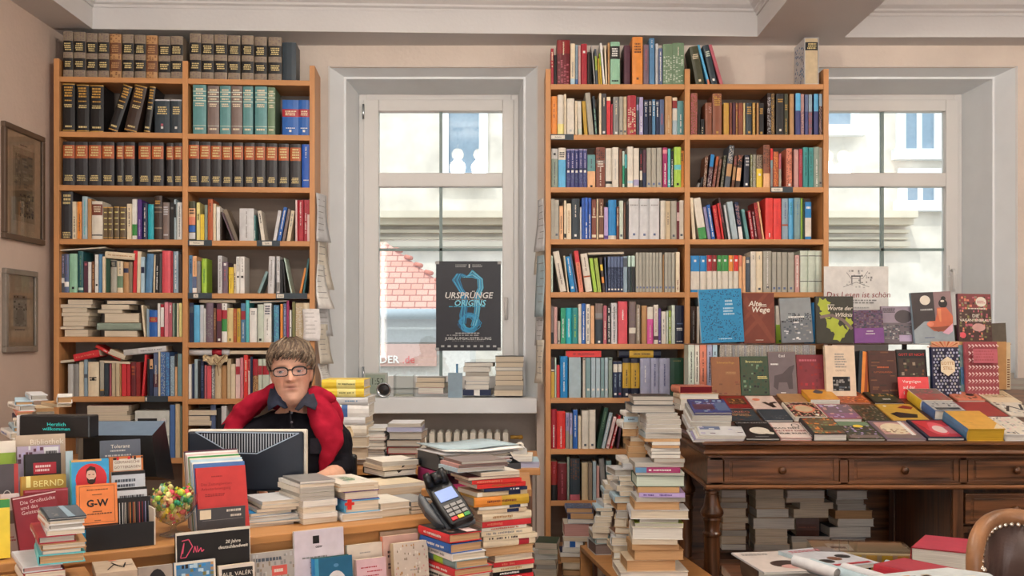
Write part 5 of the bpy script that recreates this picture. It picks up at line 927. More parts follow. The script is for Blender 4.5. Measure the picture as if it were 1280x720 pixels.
stand(F1, 0, 997.8, 1032, 444.8, 0, .02, 12, 'maroon', 'wine red standing book with dim violet shapes', art=[('r',.02,.02,.98,.98,'7a2730'), ('g',.1,.15,.9,.8,6,8,['crimson','maroon','dark_red'],.4), ('b',.1,.82,.8,.9,1,'rose')], z0=zt1, group=G6)
stand(F1, -.03, 1033.5, 1070.7, 433, 0, .03, 8, 'cream', 'cream standing book with square dark photo in the lower half', art=[('r',0,0,1,1,'d9c4ab'), ('b',.32,.55,.72,.85,6,'grey'), ('t','OLMÜTZ',.5,.5,.05,'taupe'), ('r',.22,.1,.8,.38,'near_black'), ('g',.22,.1,.8,.38,6,6,['slate','grey','black'],.6)], z0=zt1+.0, group=G6)
for i, (a, c) in enumerate(((1072, 'dark_slate'), (1076, 'orange'), (1080, 'rust'), (1084, 'orange'))):
    e_ = stand(F1, .03, a, a+4, 440+i, 0, .1, 4, c, '%s thin book seen edge on, %s of the leaning group beside the cream book' % (words(c), ORD[i]), 'p', z0=zt1+.008, group=G6, roll=4)
stand(F1, 0, 1088, 1123, 439.5, 0, .02, 10, 'chocolate', 'dark chocolate standing book with fine red brown title', art=[('r',.02,.02,.98,.98,'4a2a22'), ('g',.02,.02,.98,.98,3,26,['dark_brown','chocolate','brown'],.4), ('b',.3,.6,.75,.66,1,'rust'), ('t','LUFTSCHLANGEN',.5,.52,.05,'rust')], z0=zt1, group=G6)
stand(F1, .02, 1124, 1161, 438, 0, .02, 10, 'near_black', 'black standing book with orange capitals over a grey interior', art=[('r',.05,.03,.95,.8,'dark_brown'), ('g',.1,.05,.9,.78,8,10,['dark_olive','greybrown','near_black','brown'],.5), ('t','GOTT IST NICHT',.5,.88,.075,'scarlet')], z0=zt1+.006, group=G6)
stand(F1, -.05, 1124.5, 1163, 472, 0, .003, 14, 'scarlet', 'bright red card with white title propped before the black book', 'b', art=[('r',0,0,1,1,'e04348'), ('t','Vergnügen',.15,.8,.18,'white','LEFT'), ('t','auf der',.15,.55,.18,'white','LEFT'), ('t','Bühne',.15,.3,.18,'white','LEFT')], z0=zt1-.016, group=G6)
hexes = []
for i in range(9):
    for j in range(15):
        if (i*7+j*5) % 11 < 9: hexes.append(('e', .08+i*.105+(.05 if j % 2 else 0), .06+j*.063, .038, .024, 'lavender_grey' if (i+j) % 3 else 'light_grey'))
hexes = [h for h in hexes if h[1] < .96]
hx6 = [(.5+.3*math.cos(a), .6+.2*math.sin(a)) for a in [PI/6+PI/3*k for k in range(6)]]
stand(F1, -.01, 1166.6, 1200.5, 435, 0, .028, 6, 'navy', 'navy standing book with pale honeycomb pattern and cream hexagon title', 'h', art=[('r',0,0,1,1,'2b2a45')]+hexes+[('p','cream',hx6), ('t','LOTTE',.5,.66,.085,'tan','CENTER',0,.02), ('t','STILL',.5,.56,.085,'tan','CENTER',0,.02)], z0=zt1, group=G6)
rays = [('p', 'rust' if k % 2 else 'salmon', [(.5, .02), (.5+.7*math.cos(a), .02+1.0*math.sin(a)), (.5+.7*math.cos(a+.11), .02+1.0*math.sin(a+.11))]) for k, a in enumerate([PI*.04+i*PI/13 for i in range(12)])]
stand(F1, .04, 1166, 1201, 427, 0, .012, 4, 'cream', 'cream book with rust sunburst peeping out behind the honeycomb book', 'p', art=[('r',0,0,1,1,'d9a77f')]+[('p', c, [(u, .84+v*.16) for u, v in P]) for _, c, P in rays], z0=zt1+.014, group=G6)
stand(F1, .02, 1202, 1208.5, 432, 0, .03, 6, 'aqua', 'narrow pale blue standing book between honeycomb and striped books', 'p', art=[('r',0,0,1,1,'grey_teal'), ('r',0,.2,1,.55,'steel_blue')], z0=zt1+.006, group=G6)
chev = []
for j in range(15):
    for i in range(9):
        y = .03+j*.064; x = .02+i*.108; d = .035 if j % 2 else -.035
        if .55 < y < .88 and .15 < x < .9: continue
        chev.append(('p', 'pale_pink', [(x, y), (x+.07, y+d), (x+.09, y+d+.022), (x+.02, y+.022)]))
chev = [('p', c, [(min(1, max(0, u)), min(1, max(0, v))) for u, v in P]) for _, c, P in chev]
stand(F1, -.01, 1209.5, 1249.5, 428, 0, .028, 6, 'rose', 'raspberry standing book with pink chevron stripes and title panel', 'h', art=[('r',0,0,1,1,'9c4a50')]+chev+[('r',.16,.6,.92,.86,'rose'), ('b',.2,.63,.85,.84,4,'a7525a')], z0=zt1, group=G6)
# cardboard box behind
bx = empty('cardboard_box', 'open tan cardboard box standing behind the chevron striped book', 'box', (0,0,0))
Y = 5.02; a, b = W(1193, 0, Y).x, W(1258, 0, Y).x; zb_, zt_ = TZ+.16, W(0, 427, Y).z
mb = MB(); zb_ = ZR+.73*TA+.002; mb.box((a, 5.02, zb_), (b, 5.024, zt_), 'tan'); mb.box((a, 5.0245, zb_), (a+.004, 5.0585, zt_), 'tan'); mb.box((b-.004, 5.0245, zb_), (b, 5.0585, zt_), 'tan'); mb.build('box_wall', 'matte', bx)
mb = MB(); mb.box((b+.0005, 5.02, zb_), (b+.02, 5.024, zt_-.004), 'beige'); [mb.box((b+.004, 5.0195, zb_+.01+i*.012), (b+.016, 5.02, zb_+.016+i*.012), 'brown') for i in range(12)]; mb.build('box_flap', 'matte', bx)
# rack behind the table with the magazines and the upper tier
rk = empty('display_rack', 'plain dark rack behind the writing table with a thin upper ledge for books', 'rack', (0,0,0))
RZ0 = .955; LZ2 = W(0, 429.5, 5.2).z
mb = MB(); mb.box((.86, 5.12, 0), (2.62, 5.40, RZ0), 'dark_brown'); mb.build('rack_body', 'walnut_x', rk)
mb = MB(); mb.box((.88, 5.128, LZ2-.004), (2.50, 5.255, LZ2), 'brown'); mb.build('ledge', 'walnut_x', rk)
for x in (1.62, 2.0, 2.5): mb = MB(); mb.box((x, 5.20, RZ0), (x+.006, 5.255, LZ2-.0045), 'dark_brown'); mb.build('ledge_bracket', 'black', rk)
R = random.Random(5); x = (900-640)*5.14/1280; i = 0
while x < (1018-640)*5.14/1280:
    t = .006+R.random()*.003; h = LZ2-RZ0-.005-R.random()*.004
    book_one('m', basis((x, 5.132+R.random()*.006, RZ0+.0005), (0,1,0), (0,0,1), (1,0,0)), 'white thin magazine in the tight row behind the standing books', group='white magazines in the tight row on the rack', w=.118, h=h, t=t-.0008, cover=R.choice(['ivory', 'pale_grey', 'ivory']), page='page_grey', hard=False, inks=[('v', R.choice(['taupe', 'grey']), .02, .5)]); x += t; i += 1
x = (860-640)*5.14/1280
for c, wd, k in (('pale_green', 8, 'p'), ('ivory', 6, 'p'), ('salmon', 9, 'p'), ('lavender_grey', 7, 'p'), ('pale_blue', 6, 'p')):
    t = wd*5.14/1280
    book_one(k, basis((x, 5.134, RZ0+.0005), (0,1,0), (0,0,1), (1,0,0)), pick(['%s paperback at the near end of the magazine row on the rack' % words(c)]), group='books at the end of the magazine row', w=.12, h=LZ2-RZ0-.006, t=t-.001, cover=c, page='page', inks=[('v', 'near_black', .15, .8)]); x += t+.0006
F2 = straight(5.16); G7 = 'books on the upper ledge of the rack'; ZL = LZ2+.0005
stand(F2, 0, 877, 930.5, 362, 0, .022, 7, 'azure', 'large azure blue book with scattered black marks, tallest on the upper ledge', 'h', art=[('r',0,0,1,1,'2484b4'), ('g',.04,.03,.96,.97,34,44,['174d72','1a3b55','2484b4'],.40), ('r',.48,.42,.86,.8,'2484b4'), ('b',.6,.68,.78,.8,2,'pale_blue'), ('b',.55,.5,.82,.66,3,'pale_blue'), ('b',.4,.05,.75,.08,1,'pale_blue')], z0=ZL, group=G7, roll=-2, spine=[(0,1,'pale_blue')])
stand(F2, .03, 930, 969, 366, 0, .02, 6, '7a3b28', 'rust brown book with white brush lettering on the upper ledge', 'h', art=[('r',0,0,1,1,'743523'), ('p','7f3f2b',[(0,.1),(1,.75),(1,.85),(0,.2)]), ('p','7f3f2b',[(0,.5),(.7,1),(.85,1),(0,.4)]), ('p','7f3f2b',[(0,.8),(.9,0),(1,0),(1,.05),(.1,.95)]), ('t','Alte',.38,.78,.15,'ivory','CENTER',.2,.02), ('b',.55,.72,.78,.78,2,'ivory'), ('t','Wege',.55,.66,.15,'ivory','CENTER',.2,.02), ('b',.38,.05,.62,.07,1,'ivory')], z0=ZL, group=G7)
stand(F2, 0, 978, 1017, 373, 0, .02, 8, 'grey', 'grey book with misty lake photograph on the upper ledge', 'h', art=[('r',0,.5,1,1,'8b9092'), ('r',0,0,1,.5,'70757a'), ('g',.02,.45,.98,.66,14,5,['dark_grey','slate','charcoal'],.6), ('g',.05,.05,.95,.42,10,8,['grey','slate','silver'],.4), ('b',.25,.54,.8,.6,1,'white'), ('b',.4,.42,.65,.48,1,'white'), ('e',.5,.1,.05,.02,'white')], z0=ZL, group=G7, roll=-2)
leaf = lambda cx, cy, s, r: ('p', 'a9b53c', [(cx+s*q*math.cos(r+2*PI*k/14), cy+s*q*1.0*math.sin(r+2*PI*k/14)) for k, q in enumerate([1.25,.85,1.0,.7,1.2,.85,.95,.6,.75,.7,1.15,.8,.95,.65])])
stand(F2, -.01, 1021, 1068, 370.5, 0, .024, 5, '3b3a30', 'dark olive book with large yellow green leaves on the upper ledge', 'h', art=[('r',0,0,1,1,'3b3a30'), leaf(.2,.8,.17,.3), leaf(.25,.62,.14,1.2), leaf(.45,.38,.2,.7), leaf(.62,.22,.2,2.0), leaf(.85,.42,.13,.1), ('l','taupe',.008,[(.1,.55),(.4,.6),(.7,.5),(.95,.3)]), ('t','Worte der',.62,.74,.12,'ivory','CENTER',.3,.015), ('t','Wildnis',.72,.6,.12,'ivory','CENTER',.3,.015), ('b',.3,.8,.55,.83,1,'ivory')], z0=ZL-.0, group=G7)
F3 = straight(5.13)
stand(F3, .01, 1069, 1105.5, 388, 0, .018, 7, '7a4a86', 'violet book with dark trees across its upper half on the ledge', 'h', art=[('r',0,.45,1,1,'5b4560'), ('g',0,.45,1,1,12,12,['plum','dark_slate','mauve','taupe'],.65), ('r',0,0,1,.45,'7d4a8c'), ('b',.42,.33,.65,.38,1,'white'), ('b',.38,.25,.72,.3,1,'white')], z0=ZL, group=G7, roll=-1)
stand(F3, .03, 1103, 1142, 383, 0, .018, 6, 'mauve', 'grey lilac book with park photograph and pale label on the ledge', 'h', art=[('r',0,.55,1,1,'9a8d9b'), ('r',0,0,1,.55,'6f666c'), ('e',.7,.72,.28,.18,'4d474b'), ('g',.05,.1,.95,.5,10,9,['dark_grey','light_grey','slate','grey'],.55), ('r',.55,.05,.95,.22,'b9a7c4'), ('b',.05,.82,.5,.95,3,'charcoal')], z0=ZL, group=G7)
stand(F3, .0, 1144, 1194, 366, 426, .022, 7, 'grey_blue', 'book with crouching woman in orange under a moon on the ledge', 'h', art=[('r',0,0,1,1,'98a2a8'), ('r',.0,.42,.56,1,'3b3436'), ('r',.56,.42,1,1,'8c7274'), ('p','3b3436',[(0,.25),(.28,.42),(0,.45)]), ('e',.34,.84,.13,.095,'ivory'), ('e',.78,.76,.11,.09,'near_black'), ('e',.80,.86,.06,.045,'near_black'), ('e',.77,.81,.05,.02,'ivory'), ('p','c9694a',[(.62,.68),(.85,.68),(1.0,.5),(.98,.3),(.75,.2),(.5,.22),(.36,.32),(.4,.42),(.55,.42),(.6,.55)]), ('p','d9875c',[(.62,.66),(.66,.4),(.7,.4),(.72,.66)]), ('p','8a4a35',[(.4,.3),(.6,.2),(.85,.24),(.95,.32),(.7,.3)]), ('e',.42,.36,.09,.05,'salmon'), ('p','dba9bc',[(.7,.18),(.98,.36),(.96,.2),(.85,.14)]), ('b',.2,.62,.5,.68,1,'light_grey'), ('b',.25,.08,.55,.11,1,'slate_blue')], z0=ZL, group=G7, roll=-2.5)
stand(F3, .0, 1199, 1240.5, 367, 427, .024, 7, 'plum', 'dark rose flower book with white disc and capitals on the ledge', 'h', art=[('r',0,0,1,1,'4c3430'), ('r',0,.7,1,1,'7d3a3c'), ('g',.02,.05,.98,.95,12,16,['rose','salmon','dark_brown','greybrown','olive'],.5), ('e',.7,.84,.16,.1,'ivory'), ('b',.58,.8,.82,.87,2,'rose'), ('t','DIE',.52,.55,.09,'ivory','CENTER',0,.02), ('t','VAGANTENBRAUT',.52,.46,.075,'ivory','CENTER',0,.02), ('b',.3,.68,.85,.72,1,'ivory'), ('e',.6,.32,.2,.08,'dusty_pink'), ('e',.12,.16,.09,.06,'coral')], z0=ZL, group=G7, roll=1)
bd = empty('taupe_board', 'taupe presentation board standing behind the dark rose flower book', 'board', (0,0,0))
mb = MB(); Y = 5.265; A = [W(1163, 408, Y), W(1196, 406, Y), W(1257, 403.5, Y), W(1262, 492, Y), W(1163, 492, Y)]
pts = [(p.x, p.z) for p in A]; mb.prism(pts, 1, Y, Y+.006, '6f675c'); mb.build('board_panel', 'matte', bd)
# sign by the window
sg = empty('reading_sign', 'white placard with drawn street scene and red script, standing by the window', 'sign', (0,0,0))
Y = 5.45; x0, x1, z0, z1 = W(1030, 0, Y).x, W(1110.5, 0, Y).x, RZ0+.0, W(0, 333, Y).z
mb = MB(); mb.box((x0, Y, z0), (x1, Y+.005, z1), 'e0ddd8'); w_, h_ = x1-x0, z1-z0
Fs = lambda u, v, l: Vector((x0+u*w_, Y-.0003*l, z0+v*h_))
draw_art(mb, [('g',.3,.82,.75,.97,12,8,['light_grey','grey'],.3), ('l','grey',.0015,[(.3,.83),(.5,.87),(.7,.83)]), ('l','grey',.0015,[(.35,.95),(.42,.9),(.6,.9),(.68,.96)]), ('r',.42,.86,.44,.92,'grey'), ('r',.55,.86,.57,.92,'grey'), ('r',.42,.915,.57,.925,'dark_grey'), ('t','Das Lesen ist schön',.53,.765,.066,'dark_red','CENTER',.15), ('b',.25,.69,.85,.73,2,'grey'), ('b',.35,.65,.7,.67,1,'light_grey')], Fs, w_, h_)
mb.build('sign_card', 'cover', sg)
# books on the second sill
FW2 = straight(5.74)
for i, (a, b, c, d, col) in enumerate(((1228, 1268, 466, 473, 'grey'), (1226, 1290, 473, 481, 'taupe'), (1224, 1292, 481, 488, 'rose'), (1226, 1290, 488, 496, 'pale_grey'))):
    slay(FW2, .0, a, b, c, d, 'T', col, '%s book, %s from top in the pile on the sill behind the boards' % (words(col), ORD[i]), 'p', .17, 'page_grey', z0=None, group='books piled on the far sill')
# ---- under the table
ub = empty('floor_plank', 'low dark plank behind the writing table under the stored stacks', 'plank', (0,0,0)); PZ = W(0, 690, 5.13).z
mb = MB(); mb.box((.86, 4.96, PZ-.06), (1.86, 5.115, PZ)); mb.build('plank_board', 'walnut_x', ub)
FZ = straight(4.97); G8 = 'books stored under the writing table'
CL = ['beige','tan','greybrown','sand','taupe']
pile(FZ, 0, 860, 600, 4.923, '205 360 60 110 F greybrown; 205 362 112 135 F beige; 200 365 138 174 F tan; 205 360 174 226 F beige; 215 370 236 264 F sand; 210 360 264 308 F tan; 210 360 308 345 F greybrown; 205 362 345 395 F beige; 210 355 395 430 F greybrown', 'first stack under the table, beside the leg', G8, .13, 4, 51)
pile(FZ, 0, 860, 600, 4.923, '415 595 60 115 F ivory; 415 600 115 172 F beige; 420 625 180 232 F tan K=h; 400 655 236 296 F ivory y=-4 K=h; 412 615 304 350 F beige; 412 615 350 392 F ivory; 405 630 392 438 F sand', 'second stack under the table', G8, .13, 3, 52)
pile(FZ, 0, 860, 600, 4.923, '610 845 65 110 F pale_grey; 605 840 110 138 F white; 690 895 140 178 T ivory; 650 872 178 234 F beige; 665 805 234 344 S chocolate v=red_brown@.1-.9 K=h; 638 870 346 376 F dark_slate p=page_grey; 640 910 385 438 F ivory p=page', 'third stack under the table', G8, .13, 3, 53)
pile(FZ, 0, 860, 600, 4.923, '915 1110 66 120 F pale_grey; 910 1080 120 150 F ivory; 920 1095 152 184 F pale_grey p=page_grey; 905 1135 190 238 F tan p=page_tan; 925 1150 240 286 T ivory K=h; 870 1135 292 358 F dark_slate p=page_white K=h; 880 1095 360 420 F pale_grey p=page_grey', 'fourth stack under the table, beside the pedestal', G8, .13, 4, 54)
# ================================================================== LEFT FOREGROUND ON THE COUNTER
def kz(px, py, b): return KC.z(px, py, b)
def kst(b, x0, x1, y0, col, label, art=(), z0=CT+.0005, tilt=6, t=.018, kind='p', yaw=0, y1=None, **k):
    return stand(KC, b, x0, x1, y0, y1 if y1 is not None else 0, t, tilt, col, label, kind, art, z0=None if y1 is not None else z0, yaw=yaw, group=k.pop('group', 'books displayed upright on the counter'), **k)
kst(.02, -6, 13, 628, 'yellow', 'bright yellow book with green top standing at the counter end', art=[('r',0,0,1,1,'ecd040'), ('r',0,.86,1,1,'green')], kind='h', t=.03)
kst(.07, 2, 25, 620, 'pale_pink', 'pale pink book standing between the yellow and the wine red one', art=[('r',0,0,1,1,'dccdca'), ('r',.35,.5,.75,.72,'taupe'), ('b',.2,.2,.8,.3,2,'rose')])
kst(.14, 0, 24, 583, 'charcoal', 'charcoal book with swirl drawing and red border, behind the pale pink one', art=[('r',0,0,.78,1,'4a4448'), ('r',.78,0,1,1,'b03c38'), ('o',.4,.6,.25,.09,.05,'light_grey'), ('o',.3,.45,.2,.08,.05,'light_grey')])
kst(.24, -4, 21, 554, 'lime', 'lime green book with white top edge at the picture border', art=[('r',0,0,1,1,'8fae3e'), ('r',0,.88,1,1,'ivory')])
kst(.25, 21, 83.5, 545.5, 'beige', 'wide beige board with large white library lettering', t=.008, kind='b', art=[('r',0,0,1,1,'bba893'), ('t','Bibliothek',.62,.925,.075,'ivory')])
kst(.21, 23, 77, 560, 'mauve', 'book with violet abstract cover and pale lettering strip', art=[('r',0,0,1,1,'a89bb0'), ('g',0,.5,.6,1,7,8,['lavender','plum','pale_grey'],.6), ('r',.62,.85,.96,.98,'pale_grey'), ('b',.66,.87,.92,.96,1,'near_black')])
kst(.18, 33, 78, 570, 'near_black', 'black book with small red title label, above the golden one', kind='h', art=[('r',0,0,1,1,'231f20'), ('r',.22,.77,.86,.9,'crimson'), ('b',.28,.79,.8,.88,2,'pale_pink')])
kst(.13, 28, 84, 597, 'gold', 'golden yellow book with embossed capitals, below the black one', kind='h', art=[('r',0,0,1,1,'b4903c'), ('r',.1,.84,.2,1,'pale_yellow'), ('t','BERND',.6,.88,.13,'pale_yellow')])
kst(.085, 32, 86, 614, 'crimson', 'dark red book behind the tilted city book', kind='h', art=[('r',0,0,1,1,'9a2c34'), ('r',0,.96,1,.985,'rose')])
kst(.045, 26, 80, 622, 'maroon', 'tilted wine red book with white city title', art=[('r',0,0,1,1,'8c2a35'), ('t','Die Großstädte',.15,.88,.09,'pale_pink','LEFT'), ('t','und das',.15,.79,.09,'pale_pink','LEFT'), ('t','Geistesleben',.15,.70,.09,'pale_pink','LEFT'), ('r',0,.965,1,.985,'pale_pink')], roll=-7, kind='h')
kst(.16, 84, 93, 566, 'pale_grey_blue', 'narrow pale blue folder standing beside the beige board', t=.006, kind='b')
kst(.20, 127, 178, 552, 'slate', 'slate grey booklet with white title before the dark monitor', t=.006, kind='b', art=[('r',0,0,1,1,'5b626e'), ('t','Toleranz',.5,.93,.055,'ivory'), ('b',.25,.87,.78,.9,1,'light_grey'), ('b',.12,.82,.92,.85,1,'light_grey')])
kst(.15, 139, 181, 573, 'orange', 'orange and cream book of myths with capital title', art=[('r',0,0,1,1,'c8743c'), ('r',.1,.82,.94,.97,'ivory'), ('t','GERMANISCHE',.52,.925,.046,'brown'), ('t','GÖTTERSAGEN',.52,.865,.046,'brown'), ('g',0,.95,1,1,10,1,['dark_brown','red'],.6)])
kst(.115, 141, 183, 591, 'pale_grey', 'pale grey booklet with black top bar above the striped one', t=.008, kind='b', art=[('r',0,0,1,1,'c5cad2'), ('r',0,.95,1,1,'near_black'), ('b',.1,.68,.8,.9,3,'slate')])
kst(.085, 147, 185, 611, 'white', 'white booklet with black top bar and two lines of print', t=.008, kind='b', art=[('r',0,0,1,1,'d0d2d6'), ('r',0,.95,1,1,'near_black'), ('b',.1,.65,.9,.88,2,'dark_grey')])
stripes = [('r', .02+i*.047, .05, .02+i*.047+.022, .9, c) for i, c in enumerate(['white','black','white','grey','ivory','black','brown','orange','black','rust','tan','black','plum','rose','black','dark_red','navy','lavender','black','slate'])]
kst(.06, 149, 189, 624, 'near_black', 'black book with coloured vertical stripes, standing in the counter box', kind='h', art=[('r',0,0,1,1,'191717')]+stripes)
kst(.10, 91, 138, 577, 'aqua', 'sky blue book with bearded man in a red circle', kind='h', art=[('r',0,0,1,1,'3d9fd0'), ('r',0,.975,.8,1,'e0a860'), ('e',.52,.76,.42,.19,'red'), ('e',.52,.8,.13,.09,'e0b8a0'), ('p','dark_brown',[(.38,.81),(.39,.88),(.5,.92),(.63,.9),(.66,.81),(.61,.86),(.5,.87),(.42,.86)]), ('p','dark_brown',[(.39,.79),(.42,.72),(.52,.69),(.62,.72),(.65,.79),(.58,.755),(.52,.765),(.46,.755)]), ('r',.44,.812,.49,.82,'dark_brown'), ('r',.55,.812,.6,.82,'dark_brown'), ('r',.48,.76,.56,.77,'ivory'), ('p','brown',[(.25,.6),(.36,.68),(.68,.68),(.8,.6)])])
stand(KC, .03, 96.5, 147.5, 607, 0, .008, 8, 'orange', 'bright orange booklet with black gothic initials in a thin frame', 'b', [('r',0,0,1,1,'f08a48'), ('l','brown',.0005,[(.07,.05),(.07,.95),(.93,.95),(.93,.05),(.07,.05)]), ('t','G-W',.5,.52,.24,'near_black','CENTER',0,.03), ('b',.25,.84,.8,.88,1,'brown'), ('b',.38,.72,.62,.76,1,'brown'), ('b',.38,.3,.62,.34,1,'brown'), ('b',.25,.24,.85,.29,1,'brown'), ('b',.42,.08,.58,.12,1,'brown')], group='books displayed upright on the counter', z0=KC.z(150, 655, .012)-.0005)
bx = empty('display_box', 'low black open box on the counter edge holding striped and orange booklets', 'box', (0,0,0)); bx.matrix_world = KC.M
s0, s1 = KC.s(107, .012), KC.s(192, .012); zz = KC.z(150, 655, .012)
mb = MB(); mb.box((s0, .006, CT+.0005), (s1, .009, zz), 'charcoal'); mb.build('box_front', 'black', bx)
mb = MB(); mb.box((s1, .006, CT+.0005), (s1+.003, .17, zz+.03), 'ivory'); mb.build('box_side', 'matte', bx)
mb = MB(); mb.box((s0-.02, .0095, zz-.006), (KC.s(148, .02), .045, zz-.001)); mb.build('box_lip', 'black', bx)
# tall pile in front of the counter at left
TK = turned(75, 2.05, 30)
pile(TK, 0, 0, 580, 5.15, '308 556 353 372 T dark_slate p=page v=pale_blue K=h; 318 545 372 392 T ivory v=red; 316 545 392 432 T white v=salmon K=h p=page_grey; 300 545 432 464 T white v=pale_blue p=page; 250 490 466 506 T crimson v=white p=page_grey K=h d=.17; 268 557 524 560 T tan K=h p=page d=.2; 275 520 560 580 T grey_blue p=page; 250 548 588 645 T aqua K=h p=page_tan; 150 405 655 690 T pale_grey K=h p=dusty_pink d=.19; 160 420 690 730 T crimson p=page; 165 420 730 790 T ivory p=page', 'pile in front of the counter', 'books piled before the counter', .16, 4, 61)
slay(TK, 0, 318/5.15, 558/5.15, 580+343/5.15, 580+353/5.15, 'T', 'slate', 'slate booklet with glossy bluish cover, topmost before the counter', 'b', .15, 'page_grey', art=[('r',0,0,1,1,'566069'), ('p','8fa6b5',[(.5,0),(.7,0),(.6,1),(.45,1)]), ('g',.05,.1,.45,.9,5,8,['grey','slate'],.3)])
zc = TK.z(75, 580+790/5.15, 0)-.0005; sm = TK.s(70, 0); cr = empty('plinth_box', 'small wooden plinth box before the counter carrying the book pile', 'box'); cr.matrix_world = TK.M
mb = MB(); mb.box((sm-.09, -.02, 0), (sm+.075, .17, zc)); mb.build('plinth_body', 'oak_x', cr)
pc = empty('paper_parcel', 'flat brown paper parcel with dark scribble, lying before the counter', 'parcel'); TP = turned(126, 2.08, 26); pc.matrix_world = TP.M
s0, s1 = TP.s(120, 0), TP.s(172, 0); z1 = W(0, 721, 2.05).z
mb = MB(); mb.box((s0, 0, z1-.02), (s1, .12, z1), 'b5a08a'); draw_art(mb, [('l','near_black',.0015,[(.3,.2),(.5,.6),(.7,.3),(.8,.7)]), ('l','near_black',.0015,[(.45,.75),(.6,.45),(.95,.5)]), ('r',.4,.9,.6,.95,'salmon')], lambda u, v, l: Vector((s0+u*(s1-s0), .12*v, z1+.0003*l)), s1-s0, .12); mb.build('parcel_wrap', 'matte', pc)
for y in (.02, .09): mb = MB(); mb.box((s0+.005, y, 0), (s0+.02, y+.01, z1-.0205), 'tan'); mb.box((s1-.02, y, 0), (s1-.005, y+.01, z1-.0205), 'tan'); mb.build('parcel_stand_leg', 'matte', pc)
# ------- row of cards and books leaning on the counter front
lb = empty('low_ledge', 'low oak ledge in front of the counter carrying the leaning books', 'shelf'); lb.matrix_world = KC.M
LZ_ = .50
mb = MB(); mb.box((.12, -.20, LZ_-.02), (.80, -.022, LZ_)); mb.build('ledge_board', 'oak_x', lb)
for x in (.14, .76): mb = MB(); mb.box((x, -.19, 0), (x+.02, -.03, LZ_-.0205)); mb.build('ledge_leg', 'oak_x', lb)
G9 = 'books and cards leaning on the ledge before the counter'
def kl(b, x0, x1, y0, col, label, art=(), **k): return kst(b, x0, x1, y0, col, label, art, z0=LZ_+.0005, group=G9, **k)
kl(-.06, 221.5, 315, 665, 'near_black', 'large black card with pink handwritten word, leaning before the candy bowl', t=.01, kind='b', tilt=4, art=[('r',0,0,1,1,'ivory'), ('r',.015,0,.99,.975,'191717'), ('l','d9506e',.0012,[(.09,.80),(.11,.9),(.06,.76),(.13,.76),(.22,.86),(.17,.93),(.08,.92)]), ('l','d9506e',.0012,[(.23,.80),(.25,.86),(.27,.80)]), ('l','d9506e',.0012,[(.28,.86),(.29,.80),(.33,.84),(.34,.80),(.37,.82)]), ('t','20 Jahre',.76,.87,.045,'ivory','CENTER',.2,.02), ('t','deutschlandweit',.76,.82,.045,'ivory','CENTER',.2,.02)])
kl(-.10, 220, 272, 705, 'steel_blue', 'small picture book with blue and green landscape cover', kind='b', t=.01, art=[('r',0,0,1,1,'ivory'), ('r',.05,.0,.95,.97,'steel_blue'), ('g',.05,.5,.95,.97,9,8,['azure','pale_blue','olive','tan','near_black'],.7)])
kl(-.10, 276, 321, 709, 'cream', 'cream book with black banner in white capitals', t=.015, art=[('r',0,0,1,1,'d8cbbd'), ('r',.08,.78,.94,.95,'near_black'), ('t','PAUL VALÉRY',.5,.865,.085,'ivory')])
kl(-.055, 317, 372, 693, 'light_grey', 'grey printed card with small red stamp', t=.012, kind='b', art=[('r',0,0,1,1,'a9a39c'), ('g',.02,.1,.98,.98,14,14,['grey','light_grey','greybrown'],.4), ('r',.45,.66,.8,.8,'cf5a50'), ('b',.5,.69,.76,.77,1,'ivory'), ('b',.1,.86,.8,.94,1,'slate')])
stand(KC, -.055, 370, 432, 664, 0, .01, 4, 'pale_grey', 'tall pale lilac sheet with small black logo at its head', 'b', [('r',0,0,1,1,'cdc4cc'), ('r',.37,.84,.5,.93,'near_black'), ('t','OEW',.42,.80,.035,'near_black','LEFT',0,.02), ('b',.15,.67,.7,.7,1,'grey'), ('b',.3,.62,.75,.64,1,'grey'), ('b',.3,.56,.85,.58,1,'grey'), ('b',.3,.5,.7,.52,1,'grey')], z0=LZ_+.0005, group=G9)
kl(-.09, 396, 443, 700, 'dark_teal', 'deep teal book with white disc on its cover', kind='h', t=.025, art=[('r',0,0,1,1,'1f5f80'), ('r',0,0,.1,1,'3f93b5'), ('e',.56,.55,.26,.22,'pale_grey'), ('e',.56,.86,.07,.03,'steel_blue'), ('e',.56,.6,.1,.08,'dusty_pink')], spine=[(0,1,'azure')])
kl(-.055, 437, 481, 683, 'ivory', 'cream book with three thin lines of print behind the pink one', t=.015, art=[('r',0,0,1,1,'cfc1b0'), ('b',.35,.85,.7,.88,1,'grey'), ('b',.55,.74,.85,.77,1,'grey')])
kl(-.09, 448, 485, 701, 'pale_pink', 'pink book with violet science title', t=.015, art=[('r',0,0,1,1,'d3b0b5'), ('b',.15,.82,.75,.86,1,'crimson'), ('b',.35,.74,.85,.78,1,'crimson'), ('b',.2,.66,.8,.7,1,'crimson'), ('t','PHILOLOGIE',.5,.52,.09,'purple','CENTER',0,.02)])
kl(-.03, 479, 534, 665, 'tan', 'plain tan board at the back of the leaning row', t=.006, kind='b', art=[('r',0,0,1,1,'b59a80')])
kl(-.06, 482, 526, 672, 'salmon', 'dusty salmon book with black words at its edge', t=.015, art=[('r',0,0,1,1,'c9a091'), ('b',.12,.68,.55,.8,2,'near_black'), ('b',.12,.52,.4,.62,2,'near_black')])
kl(-.10, 495, 538, 681, 'beige', 'speckled cream book at the end of the leaning row', t=.02, art=[('r',0,0,1,1,'cdbfae'), ('g',.03,.03,.97,.97,18,22,['tan','ivory','dusty_pink','greybrown'],.25), ('b',.45,.55,.75,.58,1,'grey'), ('b',.45,.4,.9,.46,1,'rose')])
